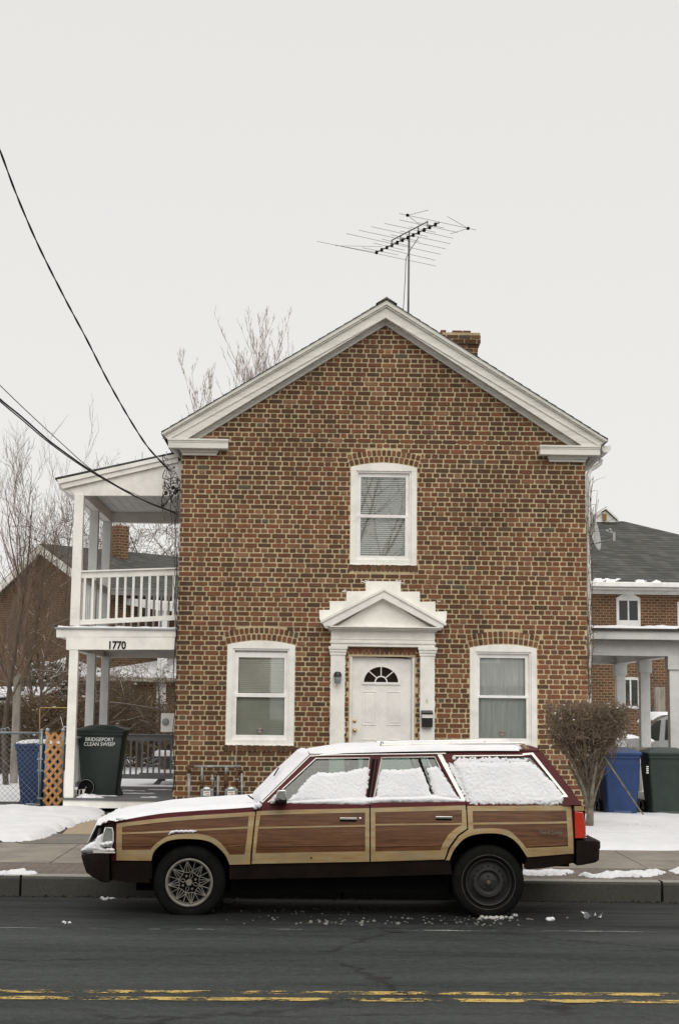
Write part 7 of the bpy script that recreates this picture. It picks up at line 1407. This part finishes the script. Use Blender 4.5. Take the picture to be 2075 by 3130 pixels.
# ================================================================= OPPOSITE SIDE OF THE STREET (only seen in reflections)
tree('bare_tree', 'street tree on the opposite side, seen only in reflections', V(.2, -7, 0), 15, .2, 201, .7, .5, 4, (12, 7, 5), r_min=.012)
tree('bare_tree', 'second street tree on the opposite side, seen only in reflections', V(7.5, -11, 0), 13, .22, 203, .7, .5, 4, (12, 7, 5), r_min=.012)
for x0, lb in ((-13, 'brick house across the street, on the left of the pair seen only in reflections'), (1.5, 'brick house across the street, on the right of the pair seen only in reflections')):
    h_ = thing('opposite_house', V(x0+5, -20, 0), lb, 'house', 'houses across the street'); mb = MB(); mb.add([V(x0, -16, -.1), V(x0+11, -16, -.1), V(x0+11, -16, 5.2), V(x0+5.5, -16, 7.6), V(x0, -16, 5.2), V(x0, -25, -.1), V(x0+11, -25, -.1), V(x0+11, -25, 5.2), V(x0+5.5, -25, 7.6), V(x0, -25, 5.2)], [(0, 1, 2, 3, 4), (9, 8, 7, 6, 5), (0, 4, 9, 5), (1, 6, 7, 2)]); mb.build('wall', M['brick'], h_)
    mb = MB(); mb.hexa([V(x0-.4, -15.7, 5.05), V(x0+5.5, -15.7, 7.65), V(x0+5.5, -25.3, 7.65), V(x0-.4, -25.3, 5.05)], [V(x0-.4, -15.7, 5.15), V(x0+5.5, -15.7, 7.75), V(x0+5.5, -25.3, 7.75), V(x0-.4, -25.3, 5.15)]); mb.hexa([V(x0+11.4, -15.7, 5.05), V(x0+5.5, -15.7, 7.65), V(x0+5.5, -25.3, 7.65), V(x0+11.4, -25.3, 5.05)], [V(x0+11.4, -15.7, 5.15), V(x0+5.5, -15.7, 7.75), V(x0+5.5, -25.3, 7.75), V(x0+11.4, -25.3, 5.15)]); mb.build('roof', M['shingle'], h_)
    for wx_, wz_ in ((1.5, 1.2), (8, 1.2), (1.5, 3.6), (8, 3.6), (5, 3.6)): mb = MB(); mb.box(x0+wx_, x0+wx_+1, -16, -15.96, wz_, wz_+1.4); w_ = mb.build('window', M['white'], h_); mb = MB(); mb.box(x0+wx_+.08, x0+wx_+.92, -15.96, -15.94, wz_+.08, wz_+1.32); mb.build('pane', M['paneblack'], w_)
# ================================================================= CAMERA, LIGHT
cd = bpy.data.cameras.new('camera'); co = bpy.data.objects.new('camera', cd); C.objects.link(co); co.matrix_world = Matrix.Translation(CAM) @ CAMR.to_4x4()
cd.sensor_fit = 'VERTICAL'; cd.sensor_height = 36; cd.lens = F*36/H; cd.clip_end = 2000; cd.clip_start = .1; bpy.context.scene.camera = co
sd_ = bpy.data.lights.new('sun', 'SUN'); sd_.energy = 1.5; sd_.angle = math.radians(50); sd_.color = (1, .965, .89); so = bpy.data.objects.new('sun', sd_); C.objects.link(so)
EL, AZ = math.radians(44), math.radians(188)
so.rotation_euler = (math.radians(46), 0, math.radians(8))
w = bpy.data.worlds.new('World'); bpy.context.scene.world = w; w.use_nodes = True; nt = w.node_tree; N = nt.nodes; bg = N['Background']; bg.inputs['Strength'].default_value = 1
sky = N.new('ShaderNodeTexSky'); sky.sky_type = 'NISHITA'; sky.sun_disc = False; sky.sun_elevation = EL; sky.sun_rotation = AZ
tc = N.new('ShaderNodeTexCoord'); sp = N.new('ShaderNodeSeparateXYZ'); nt.links.new(tc.outputs['Generated'], sp.inputs[0])
rp = N.new('ShaderNodeValToRGB'); nt.links.new(sp.outputs[2], rp.inputs[0]); e = rp.color_ramp.elements
while len(e) < 4: e.new(.5)
for el, (p, v) in zip(e, ((0, .89), (.16, .875), (.50, .83), (.85, 1.0))): el.position = p; el.color = (v, v*.982, v*.955, 1)
bo = N.new('ShaderNodeMath'); bo.operation = 'MULTIPLY_ADD'; nt.links.new(sp.outputs[2], bo.inputs[0]); bo.inputs[1].default_value = .7; bo.inputs[2].default_value = .62; 
mxm = N.new('ShaderNodeMath'); mxm.operation = 'MAXIMUM'; nt.links.new(bo.outputs[0], mxm.inputs[0]); mxm.inputs[1].default_value = 1.0
vm = N.new('ShaderNodeVectorMath'); vm.operation = 'SCALE'; nt.links.new(rp.outputs[0], vm.inputs[0]); nt.links.new(mxm.outputs[0], vm.inputs[3])
vs_ = N.new('ShaderNodeVectorMath'); vs_.operation = 'SCALE'; nt.links.new(sky.outputs[0], vs_.inputs[0]); vs_.inputs[3].default_value = .06
mx = N.new('ShaderNodeMix'); mx.data_type = 'RGBA'; mx.inputs[0].default_value = .04; nt.links.new(vm.outputs[0], mx.inputs[6]); nt.links.new(vs_.outputs[0], mx.inputs[7]); nt.links.new(mx.outputs[2], bg.inputs[0])
sc_ = bpy.context.scene; sc_.view_settings.view_transform = 'Standard'; sc_.view_settings.look = 'None'; sc_.view_settings.exposure = 0; sc_.view_settings.gamma = 1
sc_.cycles.transparent_max_bounces = 12
